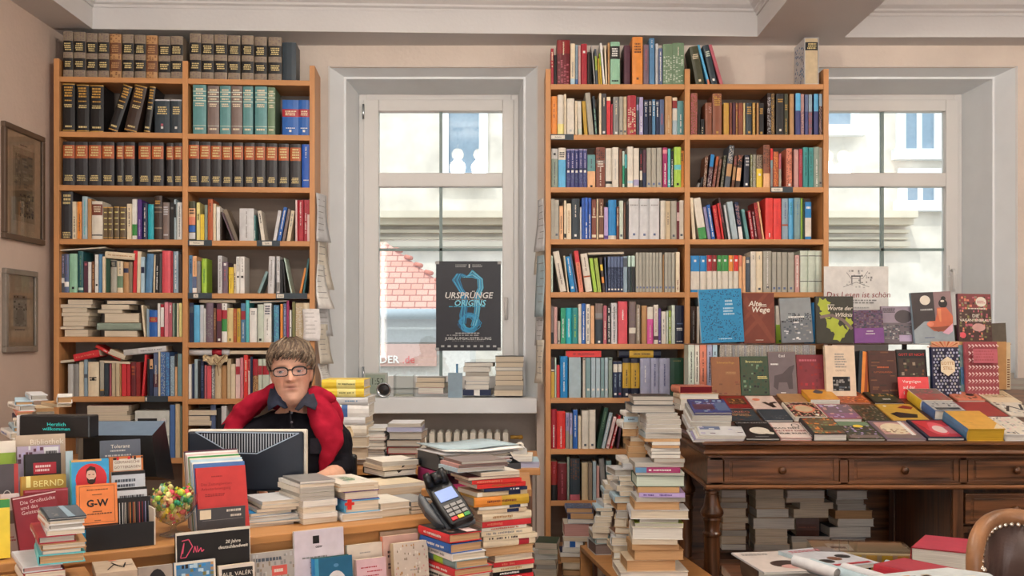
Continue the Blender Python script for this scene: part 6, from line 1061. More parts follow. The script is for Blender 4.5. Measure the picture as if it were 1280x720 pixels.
kl(-.10, 175, 218, 711, 'light_grey', 'grey card with dark haired head at the bottom edge', t=.008, kind='b', art=[('r',0,0,1,1,'a89c90'), ('e',.55,.68,.32,.28,'near_black'), ('r',.3,.3,.8,.6,'tan')])
# brochure holder with red booklet
bh = empty('brochure_holder', 'dark grey brochure holder on the counter beside the candy bowl', 'holder'); bh.matrix_world = KC.M
s0, s1 = KC.s(246, .05), KC.s(306, .05); z1 = KC.z(276, 634, .05)
mb = MB(); mb.box((s0, .045, CT+.0005), (s1, .048, z1), 'dark_grey'); 
draw_art(mb, [('r',.05,.62,.28,.95,'cream'), ('b',.6,.8,.95,.95,1,'ivory'), ('b',.68,.62,.95,.76,1,'ivory'), ('r',.1,.56,.95,.575,'grey')], lambda u, v, l: Vector((s0+u*(s1-s0), .045-.0003*l, CT+v*(z1-CT))), s1-s0, z1-CT); mb.build('holder_front', 'cover', bh)
mb = MB(); mb.box((s1, .045, CT+.0005), (s1+.003, .2, z1-.01), 'silver'); mb.box((s0-.003, .045, CT+.0005), (s0, .2, z1-.01), 'dark_grey'); mb.build('holder_side', 'cover', bh) if False else None
for i, (c, x0, x1, y0) in enumerate((('red',250,312.5,588), ('denim_blue',248,312,583), ('white',246,310,581), ('pale_blue',244,309,578), ('ivory',243,307,576), ('green',242,306,574), ('white',240,305,573), ('pale_pink',239,304,571), ('white',238,303,569), ('plum',237,303,567), ('ivory',236,304,568))):
    stand(KC, .055+i*.0115, x0, x1, y0, 0, .008, 14, c, '%s booklet, %s from the front in the brochure holder' % (words(c), ORD[i]), 'b', ([('r',0,0,1,1,'c23a38'), ('b',.3,.84,.6,.87,1,'dark_red'), ('t','Das Zeitungswesen',.08,.74,.06,'dark_red','LEFT'), ('t','Arbeiterbewegung',.08,.67,.06,'dark_red','LEFT'), ('b',.15,.55,.6,.6,2,'dark_red')] if i == 0 else []), z0=CT+.002, group='booklets in the brochure holder', page='page_white')
# candy bowl
P = Vector(W(217, 662, 2.62)); P.z = CT
cb = empty('candy_bowl', 'footed glass goblet on the counter between the boxes', 'bowl', P)
def m_cl(nt, b, N, L):
    nt.nodes.remove(b); out = nt.nodes['Material Output']; t = N('ShaderNodeBsdfTransparent'); t.inputs[0].default_value = (.9,.93,.93,1); g = N('ShaderNodeBsdfGlossy'); g.inputs['Roughness'].default_value = .03
    lw = N('ShaderNodeLayerWeight'); lw.inputs[0].default_value = .35; mx = N('ShaderNodeMixShader'); L(lw.outputs['Facing'], mx.inputs[0]); L(t.outputs[0], mx.inputs[1]); L(g.outputs[0], mx.inputs[2]); L(mx.outputs[0], out.inputs[0])
M['goblet'] = mat('goblet_glass', m_cl)
br = 29.5*2.62/1280
mb = MB(); mb.lathe([(0,.001),(.036,.001),(.034,.005),(.008,.012),(.006,.022),(.012,.028),(.03,.036),(.048,.055),(br,.085),(br+.001,.108)], seg=36); mb.build('goblet', 'goblet', cb)
R = random.Random(3)
CC = ['salmon','peach','pale_yellow','green','lime','yellow_green','peach','cream','emerald','coral','yellow','mint']
n_ = 0
for i in range(78):
    lay_ = .045+.075*R.random()**.7; rmax = (.03+(lay_-.04)*.55) if lay_ < .09 else .056*math.sqrt(max(0,1-((lay_-.085)/.045)**2))+.004
    a = R.random()*2*PI; rr = rmax*math.sqrt(.35+.65*R.random())*.93; mb = MB(); c = R.choice(CC)
    mb.ball((0,0,0), (.0098,.0072,.0070), c, seg=8, rings=6)
    for sx in (-1, 1): mb.add([(sx*.009,0,0),(sx*.0165,.006,.004),(sx*.0175,0,-.001),(sx*.0165,-.006,.003)], [(0,1,2,3)], c)
    if i < 100 or 1:
        o = mb.build('wrapped_candy', 'cover'); o.location = P+Vector((rr*math.cos(a), rr*math.sin(a), lay_)); o.rotation_euler = (R.random()*3, R.random()*3, R.random()*3)
        tag(o, 'small %s wrapped candy in the glass goblet' % ('greenish' if c in ('green','lime','yellow_green','emerald','mint') else 'warm coloured'), 'candy', 'greenish candies in the goblet' if c in ('green','lime','yellow_green','emerald','mint') else 'warm coloured candies in the goblet')
# ------- monitors
mo = empty('monitor', 'flat monitor seen from behind with white vent grille, in front of the man', 'monitor', (0,0,0))
F_ = straight(2.96)
def Q(px, py, Y=2.96): return W(px, py, Y)
mb = MB(); a, b, zt, zb = Q(235, 0).x, Q(383, 0).x, Q(0, 537).z, CT+.06
mb.box((a, 2.96, zb), (b, 2.985, zt), 'ivory'); bevel(mb.build('bezel', 'cover', mo), .004)
mb = MB(); mb.box((a+.003, 2.945, zb+.004), (b-.006, 2.9595, zt-.005), '1b2330'); bevel(mb.build('back_cover', 'cover', mo), .006)
mb = MB(); mb.box((a+.012, 2.9855, zb+.012), (b-.012, 2.987, zt-.012)); mb.build('screen', 'black', mo)
mb = MB(); Yv = 2.9448
tp = [(244, 540), (374, 541.5), (321, 567), (288, 566)]
pts = [W(x, y, Yv) for x, y in tp]; mb.add(pts, [(0,1,2,3)], '1a212b')
def edge(p, q, wd=.0028): 
    d = (q-p).normalized(); n = Vector((-d.z, 0, d.x))*wd*.5; mb.add([p-n, q-n, q+n, p+n], [(0,1,2,3)], 'b3c4d6')
for i in range(4):
    p, q = pts[i]+Vector((0,-.0006,0)), pts[(i+1) % 4]+Vector((0,-.0006,0)); edge(p, q)
for i in range(36):
    u = 249+i*3.35; vb = 566.5 if 288 < u < 321 else (541+(u-244)/(288-244)*25 if u <= 288 else 567-(u-321)/(374-321)*25.5)
    p0, p1 = W(u, 542, Yv-.0004), W(u, vb-1, Yv-.0004)
    if vb > 545: mb.add([p0+Vector((-.0015,0,0)), p0+Vector((.0015,0,0)), p1+Vector((.0015,0,0)), p1+Vector((-.0015,0,0))], [(0,1,2,3)], 'b9c0c8')
mb.build('vent_grille', 'matte', mo)
mb = MB(); cx = (a+b)/2; mb.box((cx-.03, 2.95, CT+.012), (cx+.03, 2.975, zb+.05), 'charcoal'); mb.lathe([(0,.0005),(.1,.0005),(.1,.008),(.03,.014),(0,.014)], (cx, 2.97, CT), 28, 'charcoal'); mb.build('monitor_stand', 'black', mo)
mo = empty('till_monitor', 'black bulky till monitor with bluish sloping top, left part of the counter', 'monitor', (0,0,0))
mb = MB(); f = [W(100, 527, 2.97), W(206, 526.5, 2.97), W(218, 600, 2.97), W(96, 600, 2.97)]; g = [W(104, 544.5, 2.82), W(190, 544.5, 2.82), W(196, 596, 2.82), W(104, 596, 2.82)]
mb.add([*f, *g], [(3,2,1,0), (4,5,6,7), (0,1,5,4), (1,2,6,5), (2,3,7,6), (3,0,4,7)], '0d0e12'); 
def m_gl(nt, b, N, L): b.inputs['Base Color'].default_value = (.015,.018,.024,1); setp(b, rough=.22, spec=.8, coat=.5)
M['gloss_black'] = mat('gloss_black', m_gl)
mb.build('monitor_shell', 'black', mo)
mb = MB(); up_ = Vector((0,-.0008,.0008)); mb.add([f[0]+up_, f[1]+up_, g[1]+up_, g[0]+up_], [(0,3,2,1)], '62768a'); mb.build('top_bevel_sheen', 'cover', mo)  # sheet over the black slope, painted with its bluish reflection
mb = MB(); mb.box((f[3].x+.08, 2.82, CT+.01), (f[3].x+.14, 2.88, f[3].z), 'black'); mb.box((f[3].x+.02, 2.78, CT+.0005), (f[3].x+.2, 2.95, CT+.012)); mb.build('monitor_foot', 'black', mo)
cd = empty('customer_display', 'black customer display bar with cyan welcome text and white end cap', 'display'); TD_ = turned(66, 2.70, -6); cd.matrix_world = TD_.M
s0, s1 = TD_.s(24, 0), TD_.s(112, 0); z0, z1 = TD_.z(60, 547.5, 0), TD_.z(100, 519.5, 0)
mb = MB(); mb.box((s0, 0, z0), (s1, .05, z1), '171615'); bevel(mb.build('display_housing', 'black', cd), .004)
mb = MB(); mb.box((s0-.008, .002, z0+.001), (s0-.0005, .048, z1-.001), 'pale_grey'); [mb.box((s0-.0092, .006, z0+.006+i*.008), (s0-.0081, .044, z0+.010+i*.008), 'near_black') for i in range(6)]; mb.build('end_cap', 'matte', cd)
M['led'] = emit('cyan_led_text', '2fb8b0', .55)
mb = MB(); cx = (s0+s1)/2+.006; put_text(mb, 'Herzlich', .0125, lambda x, y: Vector((cx+x*1.25, -.0006, (z0+z1)/2+.006+y)), 'white'); put_text(mb, 'willkommen', .0125, lambda x, y: Vector((cx+x*1.25, -.0006, (z0+z1)/2-.006+y)), 'white'); mb.build('display_text', 'led', cd)
mb = MB(); mb.tube([(s0+.09, .025, CT+.004), (s0+.09, .025, z0-.0005)], .012); mb.lathe([(0,.0005),(.05,.0005),(.05,.006),(0,.008)], (s0+.09, .025, CT), 20); mb.build('display_pole', 'black', cd)
# stacks behind the display
TQ = turned(48, 2.86, 31); G10 = 'books stacked at the wall end of the counter'
pile(TQ, 0, 0, 480, 6, '232 358 84 127 T pale_grey v=pale_blue K=h p=page_grey; 115 250 127 160 T pale_blue v=steel_blue p=page_tan K=h; 150 272 160 205 T white v=grey p=page_grey K=h; 128 250 205 246 T salmon v=white p=page_tan K=h; 95 220 246 275 T navy v=white p=page; 112 235 275 320 T ivory v=red K=h p=page_grey; 105 230 320 360 T pale_blue v=navy p=page_tan K=h; 80 215 360 410 T white v=royal_blue p=page K=h; 100 230 410 470 T ivory p=page; 100 230 470 540 T tan p=page; 105 235 540 620 T grey p=page; 100 230 620 700 T beige p=page; 95 230 700 800 T slate p=page; 100 235 800 960 T ivory p=page K=h', 'wall end stack behind the welcome display', G10, .2, 5, 71)
TR = turned(75, 3.05, 31)
pile(TR, 0, 0, 480, 6, '430 542 96 150 T white p=page_tan K=h; 425 540 150 178 F tan p=page; 272 405 178 208 F beige p=page_tan; 275 410 208 240 F ivory p=page_grey; 280 410 240 300 F tan p=page; 280 415 300 400 F grey; 280 420 400 520 F beige; 285 420 520 640 F tan; 280 420 640 780 F slate; 285 425 780 900 F ivory' , 'second wall end stack behind the welcome display', G10, .17, 9, 72)
# stereo in the bookcase
st = empty('compact_stereo', 'small pale silver stereo with dark display and round knob in the bookcase', 'stereo'); st.matrix_world = LC.M
s0, s1 = LC.s(168.5, .012), LC.s(211.5, .012); z1, z0 = LC.z(190, 513.5, .012), LC.z(190, 545, .012)
mb = MB(); mb.box((s0, .012, z0), (s1, .18, z1), 'cfd2cc'); bevel(mb.build('stereo_body', 'cover', st), .003)
mb = MB(); mb.box((s0+.015, .0105, z1-.075), (s0+.115, .0118, z1-.04), 'near_black'); mb.build('display', 'black', st)
mb = MB(); mb.lathe([(0,0),(.018,0),(.016,.012),(0,.013)], seg=20, col='silver', M4=Matrix.Translation((s1-.03, .0118, z1-.055)) @ Matrix.Rotation(PI/2, 4, 'X')); mb.build('volume_knob', 'cover', st)
sp = empty('speaker_box', 'pale box under the small stereo in the bookcase', 'speaker'); sp.matrix_world = LC.M
mb = MB(); mb.box((s0+.002, .014, LZ[0][7]+.0005), (s1-.001, .18, z0-.001), 'c8cac6'); mb.build('speaker_body', 'cover', sp)
mb = MB(); mb.box((s0+.012, .0125, LZ[0][7]+.01), (s1-.012, .0138, z0-.012), 'grey'); mb.build('speaker_grille', 'matte', sp)
# ------- framed prints on the wall
for i, (Y0, Y1, z0, z1, lb_, dk) in enumerate(((4.905, 5.33, 1.70, 2.263, 'larger brown framed etching on the wall, hanging above the other', '5c4a3c'), (4.915, 5.25, 1.15, 1.558, 'smaller grey framed portrait print on the wall, below the etching', '857b70'))):
    pf_ = empty('framed_print', lb_, 'picture', (XL, 0, 0)); fw = .028; X = .0005
    mb = MB()
    for a, b in (((X, Y0, z0), (X+.022, Y1, z0+fw)), ((X, Y0, z1-fw), (X+.022, Y1, z1)), ((X, Y0, z0+fw), (X+.022, Y0+fw, z1-fw)), ((X, Y1-fw, z0+fw), (X+.022, Y1, z1-fw))): mb.box(a, b, dk)
    bevel(mb.build('frame', 'cover', pf_), .004)
    w_, h_ = Y1-Y0-2*fw, z1-z0-2*fw
    mb = MB(); mb.box((X, Y0+fw, z0+fw), (X+.008, Y1-fw, z1-fw), 'd3bda4'); Fm = lambda u, v, l: Vector((X+.008+.0003*l, Y0+fw+u*w_, z0+fw+v*h_))
    art = [('r',.2,.14,.82,.86,'bda88f'), ('r',.26,.2,.76,.8,'a39079'), ('g',.24,.45,.42,.8,5,9,['b9a58c','8f7f6c'],.6), ('g',.45,.45,.78,.8,2,14,['b5a38c','8a7c6c'],.7), ('g',.38,.18,.78,.42,8,7,['taupe','c9b49a','6d6259'],.7), ('b',.4,.88,.6,.9,1,'taupe')] if i == 0 else [('r',.25,.28,.75,.72,'a99e92'), ('g',.25,.5,.75,.72,6,6,['taupe','b8aca0','5f564e'],.7), ('e',.5,.42,.15,.12,'8d8379'), ('g',.3,.28,.7,.4,6,4,['taupe','8d8379'],.6), ('b',.3,.22,.7,.25,1,'taupe')]
    draw_art(mb, art, Fm, w_, h_); mb.build('mounted_print', 'matte', pf_)
    mb = MB(); mb.add([Fm(0,0,20), Fm(1,0,20), Fm(1,1,20), Fm(0,1,20)], [(0,1,2,3)]); mb.build('pane', 'glass', pf_)
# ------- window poster
po = empty('exhibition_poster', 'dark blue black exhibition poster with glowing blue line figure, taped in the window', 'poster')
Y = 6.165; a, b = W(545, 438.5, Y), W(626, 326.5, Y); w_, h_ = b.x-a.x, b.z-a.z
mb = MB(); mb.box((a.x, Y, a.z), (b.x, Y+.002, b.z), '2b2a31'); Fp = lambda u, v, l: Vector((a.x+u*w_, Y-.0003*l, a.z+v*h_))
loop = lambda cx, cy, rx, ry, c, t, ph=0: ('l', c, t, [(cx+rx*math.cos(ph+2*PI*k/22)*(1+.12*math.sin(3*k*.6)), cy+ry*math.sin(ph+2*PI*k/22)) for k in range(23)])
art = [('l','245f86',.012,[(.36,.85),(.32,.78),(.38,.7),(.45,.62),(.44,.5),(.42,.4),(.4,.33)]), ('l','245f86',.010,[(.5,.83),(.62,.85),(.7,.78),(.68,.68),(.62,.58),(.63,.5),(.62,.4),(.6,.32)]), loop(.5,.31,.13,.1,'245f86',.012), loop(.52,.32,.1,.075,'4cc4ea',.0055)]
for k in range(7):
    d = (k-3)*.013; art.append(('l', ['2f8fc4','4cc4ea','2a6f9c'][k % 3], .0022, [(.45+d,.83),(.36+d,.86),(.31+d*1.5,.79),(.37+d,.7),(.43+d,.63),(.44+d,.5),(.42+d*1.4,.4),(.42+d,.3)])); art.append(('l', ['4cc4ea','2f8fc4','8fdcf0'][k % 3], .002, [(.44+d,.82),(.56,.86+d),(.68+d,.8),(.69+d,.7),(.63+d,.6),(.64+d,.48),(.62+d,.38),(.58+d,.28)])); art.append(loop(.51+d*.4,.31,.12+d,.085+d*.6,'3aa6d8',.0018,k))
art += [('b',.3,.93,.48,.965,3,'light_grey'), ('r',.505,.925,.525,.965,'white'), ('b',.56,.93,.72,.965,3,'light_grey'), ('t','URSPRÜNGE',.5,.615,.095,'white','CENTER',.2,.02), ('t','ORIGINS',.52,.53,.09,'8fe0f4','CENTER',.2,.02), ('b',.2,.565,.85,.58,1,'grey'), ('b',.2,.485,.8,.5,1,'4cc4ea'), ('b',.3,.19,.7,.205,1,'white'), ('b',.17,.165,.85,.182,1,'light_grey'), ('t','JUBILÄUMSAUSSTELLUNG',.5,.135,.045,'white','CENTER'), ('b',.25,.105,.75,.115,1,'grey')]+[('r',.08+i*.1,.04,.13+i*.1,.062,'light_grey') for i in range(9)]
draw_art(mb, art, Fp, w_, h_); mb.build('poster_sheet', 'cover', po)
mb = MB()
for u, v in ((.02,.98),(.98,.98),(.02,.02),(.98,.02)): p = Fp(u, v, 40); mb.box((p.x-.012, p.y-.001, p.z-.008), (p.x+.012, p.y, p.z+.008), 'light_grey')
mb.build('tape_strip', 'matte', po)
# ------- sill of the first window
FS = straight(5.74)
G11 = 'books on the sill below the poster'
pile(FS, 0, 450, 300, 3.6, '608 738 522 550 F charcoal p=page; 612 735 552 572 F near_black p=page; 610 732 574 588 F grey p=page_white; 612 732 590 608 F near_black p=page; 610 732 610 630 F charcoal p=page; 610 735 632 654 F near_black p=page; 606 735 656 674 F slate p=page_grey; 604 732 676 702 F dark_brown p=page', 'cream paged stack at the sill end', G11, .17, 2, 81)
pile(FS, .0, 450, 300, 3.6, '470 598 552 570 F dark_grey K=m p=page_white; 465 585 570 590 F grey K=m p=page_white; 476 580 598 612 F slate K=m p=page_grey; 474 582 614 634 F white K=m p=page_white; 476 580 636 650 F denim_blue p=page_white; 474 580 652 672 F grey p=page_white; 462 590 675 700 S navy b=white@.4-.6', 'magazine stack on the sill', G11, .17, 5, 82)
pile(FS, .04, 450, 300, 3.6, '255 380 618 640 F near_black p=page; 250 385 642 662 F black p=page; 262 380 664 690 F red p=page_white', 'dark tangle of small books on the sill', G11, .12, 14, 83)
be = empty('bookend', 'blue grey metal bookend holding up magazines on the sill', 'bookend', (0,0,0))
Y = 5.72; a, b = W(560, 494, Y), W(578, 466, Y); mb = MB(); mb.box((a.x, Y, SILL+.0005), (b.x, Y+.003, b.z), 'grey_blue'); mb.box((a.x, Y+.0035, SILL+.0005), (b.x, Y+.1, SILL+.004), 'grey_blue'); mb.build('bookend_plate', 'cover', be)
mb = MB(); mb.tube([(a.x+.05, Y+.012, SILL+.004), (a.x+.05, Y+.012, W(0, 455, Y).z)], .006, col='steel_blue'); mb.build('bookend_post', 'cover', be)
ck = empty('digital_clock', 'grey digital clock with liquid crystal display on the sill', 'clock', (0,0,0)); Y = 5.80
a, b = W(454.5, 0, Y).x, W(484, 0, Y).x; z1 = W(0, 466, Y).z
mb = MB(); mb.box((a, Y, SILL+.0005), (b, Y+.03, z1), 'b4b8b2'); bevel(mb.build('clock_case', 'cover', ck), .004)
mb = MB(); mb.box((a+.01, Y-.0015, SILL+.02), (b-.01, Y-.0003, z1-.01), '97a596'); put_text(mb, '11:52', .052, lambda x, y: Vector(((a+b)/2+x*.85, Y-.002, (SILL+z1)/2+.018+y)), '3a4038'); mb.build('clock_display', 'cover', ck)
lp_ = empty('round_desk_lamp', 'round silver spotlight lamp lying on the sill before the clock', 'lamp', (0,0,0)); c = W(480, 486, 5.72)
Rm = Matrix.Translation((c.x, c.y, SILL+.0435)) @ Matrix.Rotation(PI/2, 4, 'X')
mb = MB(); mb.lathe([(0,-.04),(.02,-.04),(.03,-.02),(.04,0),(.042,.012),(.036,.014),(.032,.006),(0,.004)], seg=28, col='silver', M4=Rm); mb.build('lamp_head', 'chrome', lp_)
mb = MB(); mb.lathe([(0,.0045),(.028,.006),(.026,.008),(.012,.009),(.010,.014),(0,.016)], seg=24, col='charcoal', M4=Rm); mb.build('lamp_lens', 'cover', lp_)
tr = empty('plastic_tray', 'clear plastic tray with papers behind the round lamp on the sill', 'tray', (0,0,0)); Y = 5.76; a, b = W(492, 0, Y).x, W(517, 0, Y).x; z1 = W(0, 469, Y).z
mb = MB(); mb.box((a, Y, SILL+.001), (b, Y+.002, z1)); mb.box((a, Y+.0025, SILL+.001), (a+.002, Y+.12, z1)); mb.box((b-.002, Y+.0025, SILL+.001), (b, Y+.12, z1)); mb.build('tray_wall', 'goblet', tr)
mb = MB(); mb.box((a+.004, Y+.01, SILL+.002), (b-.004, Y+.11, SILL+.012), 'ivory'); mb.build('paper_sheets', 'matte', tr)
pp = MB(); pp.box((W(486,0,5.70).x, 5.69, SILL+.0005), (W(560,0,5.70).x, 5.75, SILL+.006), 'pale_grey'); tag(pp.build('paper_sheets', 'matte'), 'loose white papers at the sill front beside the round lamp', 'papers')
# ------- papers clipped to the bookcase sides
def sheet(name, P0, U, V, w_, h_, lab, curl=.01, col='pale_grey', seed=0, prnt=True):
    "curled sheet: P0 top corner, U across, V out of plane"
    R = random.Random(seed); mb = MB(); nx, nz = 4, 8; vs = []; P0, U, V = Vector(P0), Vector(U), Vector(V)
    for j in range(nz+1):
        for i in range(nx+1):
            u, v = i/nx, j/nz; vs.append(P0+U*(w_*u+.004*math.sin(v*5+seed))+Vector((0,0,-h_*v))+V*(.002+curl*v*v*(.3+u)+.004*math.sin(3*u+4*v+seed)))
    mb.add(vs, [(j*(nx+1)+i, j*(nx+1)+i+1, (j+1)*(nx+1)+i+1, (j+1)*(nx+1)+i) for j in range(nz) for i in range(nx)], col, 0, True)
    if prnt:
        for j in range(2, nz*2-2, 2):
            u0, u1, v = .12, .5+.35*R.random(), j/(nz*2)
            f = lambda u, v: P0+U*(w_*u+.004*math.sin(v*5+seed))+Vector((0,0,-h_*v))+V*(.0032+curl*v*v*(.3+u)+.004*math.sin(3*u+4*v+seed))
            mb.add([f(u0,v), f(u1,v), f(u1,v+.012), f(u0,v+.012)], [(0,1,2,3)], 'grey')
    o = mb.build(name, 'matte'); m = o.modifiers.new('s', 'SOLIDIFY'); m.thickness = .0006; tag(o, lab, 'paper', 'notes pinned to the bookcase sides')
right_side = LC.M @ Vector((LC.L, 0, 0)); vv = (-LC.u.y, LC.u.x, 0); uu = (LC.u.x, LC.u.y, 0)
for i, (y0, y1, off, wd, dz) in enumerate(((240, 300, .02, .16, 3), (288, 360, .05, .15, 5), (330, 385, .0, .13, 2), (372, 420, .05, .17, 9), (405, 455, .02, .15, 7), (455, 478, .06, .12, 4))):
    P0_ = Vector((right_side.x+vv[0]*off+.002+uu[0]*.002*i, right_side.y+vv[1]*off, LC.z(396, y0)))
    sheet('paper_note', P0_, (vv[0]*.8+.25, vv[1]*.8, 0), uu, wd, (y1-y0)*5.5/1280, pick(['white paper note, %s from top, hanging on the bookcase beside the poster window' % ORD[i]]), .02+.01*(i % 3), ['pale_grey', 'ivory', 'white'][i % 3], i)
sheet('paper_note', LC.M @ Vector((LC.s(379, 0), -.004, LC.z(385, 386)))-Vector((0,0,0)), uu, (LC.u.y, -LC.u.x, 0), .09, .17, pick(['printed sheet hanging over the shelf edge behind the man, above his ear']), .012, 'ece8e6', 11)
for i, (y0, y1, off) in enumerate(((246, 312, .04), (280, 340, .12), (318, 395, .02), (380, 432, .10), (425, 480, .05))):
    sheet('paper_note', (RC.P0.x-.004-.001*i, 5.5+off, RC.z(682, y0)), (-.25, .75, 0), (-1, 0, 0), .14, (y1-y0)*5.55/1280, pick(['white paper note, %s from top, on the bookcase side facing the poster window' % ORD[i]]), .012, ['pale_grey', 'ivory', 'pale_grey_blue'][i % 3], i+20)
# ------- side desk clutter
DZ = DT+.0005
lt = empty('letter_tray', 'black desk tray stacked on a pink one and heaped with papers', 'tray', (-.215, 3.40, 0))
# tray rests on a small cupboard between counter and desk
cz = .755
cup = empty('low_cupboard', 'low dark cupboard between counter and side desk under the letter tray', 'cupboard', (-.12, 3.36, 0))
mb = MB(); mb.box((-.155, -.19, .02), (.17, .20, cz-.02)); mb.build('cupboard_body', 'walnut_z', cup); mb = MB(); mb.box((-.16, -.20, cz-.0195), (.18, .21, cz)); mb.build('cupboard_top', 'oak_x', cup)
mb = MB(); mb.box((-.145, -.195, .05), (-.02, -.1905, cz-.05)); mb.box((.0, -.195, .05), (.15, -.1905, cz-.05)); mb.build('cupboard_door', 'walnut_z', cup)
TT = Matrix.Translation((W(561, 0, 3.16).x, 3.16, 0)) @ Matrix.Rotation(math.radians(28), 4, 'Z')
lt.matrix_world = TT
def tray(z, col, mtl, h=.05, nm='upper_tray'):
    mb = MB(); w_, d_ = .25, .24; mb.box((0,0,z), (w_, d_, z+.003), col)
    mb.prism([(-.0005, z), (-.0005, z+h*.35), (.05, z+h*.5), (.09, z+h), (d_, z+h), (d_, z)], 0, -.003, -.0005, col); mb.prism([(-.0005, z), (-.0005, z+h*.35), (.05, z+h*.5), (.09, z+h), (d_, z+h), (d_, z)], 0, w_+.0005, w_+.003, col)
    mb.box((0, d_, z), (w_, d_+.003, z+h), col); mb.box((0, -.003, z), (w_, -.0005, z+h*.35), col); mb.build(nm, mtl, lt)
M['pink_plastic'] = flat('pink_plastic', 'b23a72', .3)
M['grey_plastic'] = flat('dark_grey_plastic', '44484d', .4)
tray(cz+.001, 'magenta', 'pink_plastic', .045, 'lower_tray'); tray(cz+.050, 'dark_grey', 'grey_plastic', .055, 'upper_tray')
R = random.Random(9)
for i in range(10):
    mb = MB(); z = cz+.056+i*.0068; w_ = (.215 if i < 7 else .27); dx = (.008 if i < 7 else -.012); a = R.uniform(-.02, .02) if i < 7 else R.uniform(-.12, .12); Mx = TT @ Matrix.Translation((dx, .01+R.uniform(-.012,.02), z)) @ Matrix.Rotation(a, 4, 'Z')
    c = ['pale_grey', 'ivory', 'pale_blue', 'pale_grey', 'dusty_pink', 'white', 'ivory', 'pale_grey', 'white', 'pale_grey_blue'][i]
    vs = []; n1 = 7
    for q in range(n1+1):
        for y in ((0, .2) if i > 6 else (.0, .19)): vs.append((w_*q/n1, y, .003*math.sin(q*.9+i)+(.004 if i > 7 else 0)))
    mb.add(vs, [(2*q, 2*q+2, 2*q+3, 2*q+1) for q in range(n1)], c, 0, True)
    o = mb.build('paper_sheet', 'matte'); o.matrix_world = Mx; m = o.modifiers.new('s', 'SOLIDIFY'); m.thickness = .0035; m.offset = 1
    tag(o, pick(['%s sheet, %s from the bottom of the heap in the letter tray' % (words(c), ORD[i])]), 'paper', 'papers heaped in the letter tray')
pile(straight(4.0), 0, 500, 520, 6, '805 990 290 330 F ivory p=page_white d=.15; 815 1045 332 378 T pale_blue p=lavender_grey d=.18', 'pair of papers at the desk corner', 'papers on the desk corner', .16, 3, 91, DT)
pile(TS, .0, 500, 520, 6, '462 800 322 345 T taupe K=m p=page_grey d=.13; 440 810 345 372 T dusty_pink K=m p=taupe d=.13; 430 790 372 403 T pale_blue K=m p=page_grey d=.12', 'flat pile crowning the tall stack', 'papers on the tall stack', .13, 3, 92, TS.z(620, 560+126/4.5, 0))
mug = empty('tape_dispenser', 'pale grey tape dispenser standing on papers at the desk corner', 'dispenser', W(650, 568.5, 4.06))
mb = MB(); mb.prism([(0, 0), (.06, 0), (.058, .02), (.045, .032), (.02, .034), (.002, .02)], 1, 0, .03, 'light_grey', M4=Matrix.Translation((-.03, 0, .001))); bevel(mb.build('dispenser_body', 'cover', mug), .003)
mb = MB(); mb.lathe([(.008,-.01),(.016,-.01),(.016,.01),(.008,.01)], seg=20, col='ivory', M4=Matrix.Translation((.0, .0, .035)) @ Matrix.Rotation(PI/2, 4, 'X')); mb.build('tape_roll', 'cover', mug)
ph = empty('telephone_handset', 'black telephone handset lying beside the pink tray', 'telephone', KC.M @ Vector((KC.s(520, .42), .42, CT+.075)), KC.a)
mb = MB(); mb.tube([(-.075,0,.0),(-.055,0,.016),(-.02,0,.024),(.03,0,.024),(.06,0,.016),(.08,0,0)], [.016,.018,.013,.012,.018,.016], 12, 'near_black'); mb.build('handset_body', 'black', ph)
# card terminal
tm = bpy.data.objects.new('card_terminal', None); COL.objects.link(tm); tag(tm, 'black and grey card payment terminal leaning at the counter end', 'card reader')
o_ = KC.M @ Vector((KC.s(548, .10), .10, CT)); o_ = W(578, 650, 2.78)
tm.matrix_world = Matrix.Translation(o_) @ Matrix.Rotation(math.radians(10), 4, 'Z') @ Matrix.Rotation(math.radians(42), 4, 'X') @ Matrix.Rotation(math.radians(24), 4, 'Z')
# local: x across, y along body (up = +y), z out of the face
mb = MB(); mb.prism([(-.036,-.005),(.036,-.005),(.040,.05),(.038,.10),(.033,.155),(-.033,.155),(-.038,.10),(-.040,.05)], 2, -.018, .006, 'charcoal'); bevel(mb.build('terminal_body', 'black', tm), .006, 3)
mb = MB(); mb.prism([(-.043,-.008),(.043,-.008),(.046,.05),(.044,.105),(-.044,.105),(-.046,.05)], 2, -.034, -.0185, 'grey'); bevel(mb.build('terminal_shell', 'grey_plastic', tm), .006, 3)
M['lcd'] = emit('terminal_screen', '7d92c4', .5)
mb = MB(); mb.box((-.027, .072, .0062), (.027, .112, .0085)); mb.build('terminal_screen', 'lcd', tm)
for j in range(4):
    for i in range(3):
        mb = MB(); mb.box((-.028+i*.0195, .004+j*.0145, .0062), (-.012+i*.0195, .014+j*.0145, .0098), ('yellow' if j == 0 and i == 1 else 'red' if j == 0 and i == 0 else 'green' if j == 0 else 'grey')); mb.build('key_button', 'cover', tm)
mb = MB(); 
for x in (-.026, .02): mb.tube([(x, .135, .004), (x, .158, .022), (x, .168, .026)], [.013, .012, .009], 12, 'near_black')
mb.lathe([(.006,-.012),(.016,-.012),(.016,.012),(.006,.012)], seg=18, col='ivory', M4=Matrix.Translation((-.003, .15, .018)) @ Matrix.Rotation(PI/2, 4, 'Y')); mb.build('paper_roll_holder', 'black', tm)
mb = MB(); mb.prism([(-.062,.03),(-.0475,.01),(-.0475,.12),(-.055,.145),(-.068,.13),(-.072,.08)], 2, -.04, -.008, 'grey'); bevel(mb.build('charging_cradle', 'grey_plastic', tm), .008, 3)
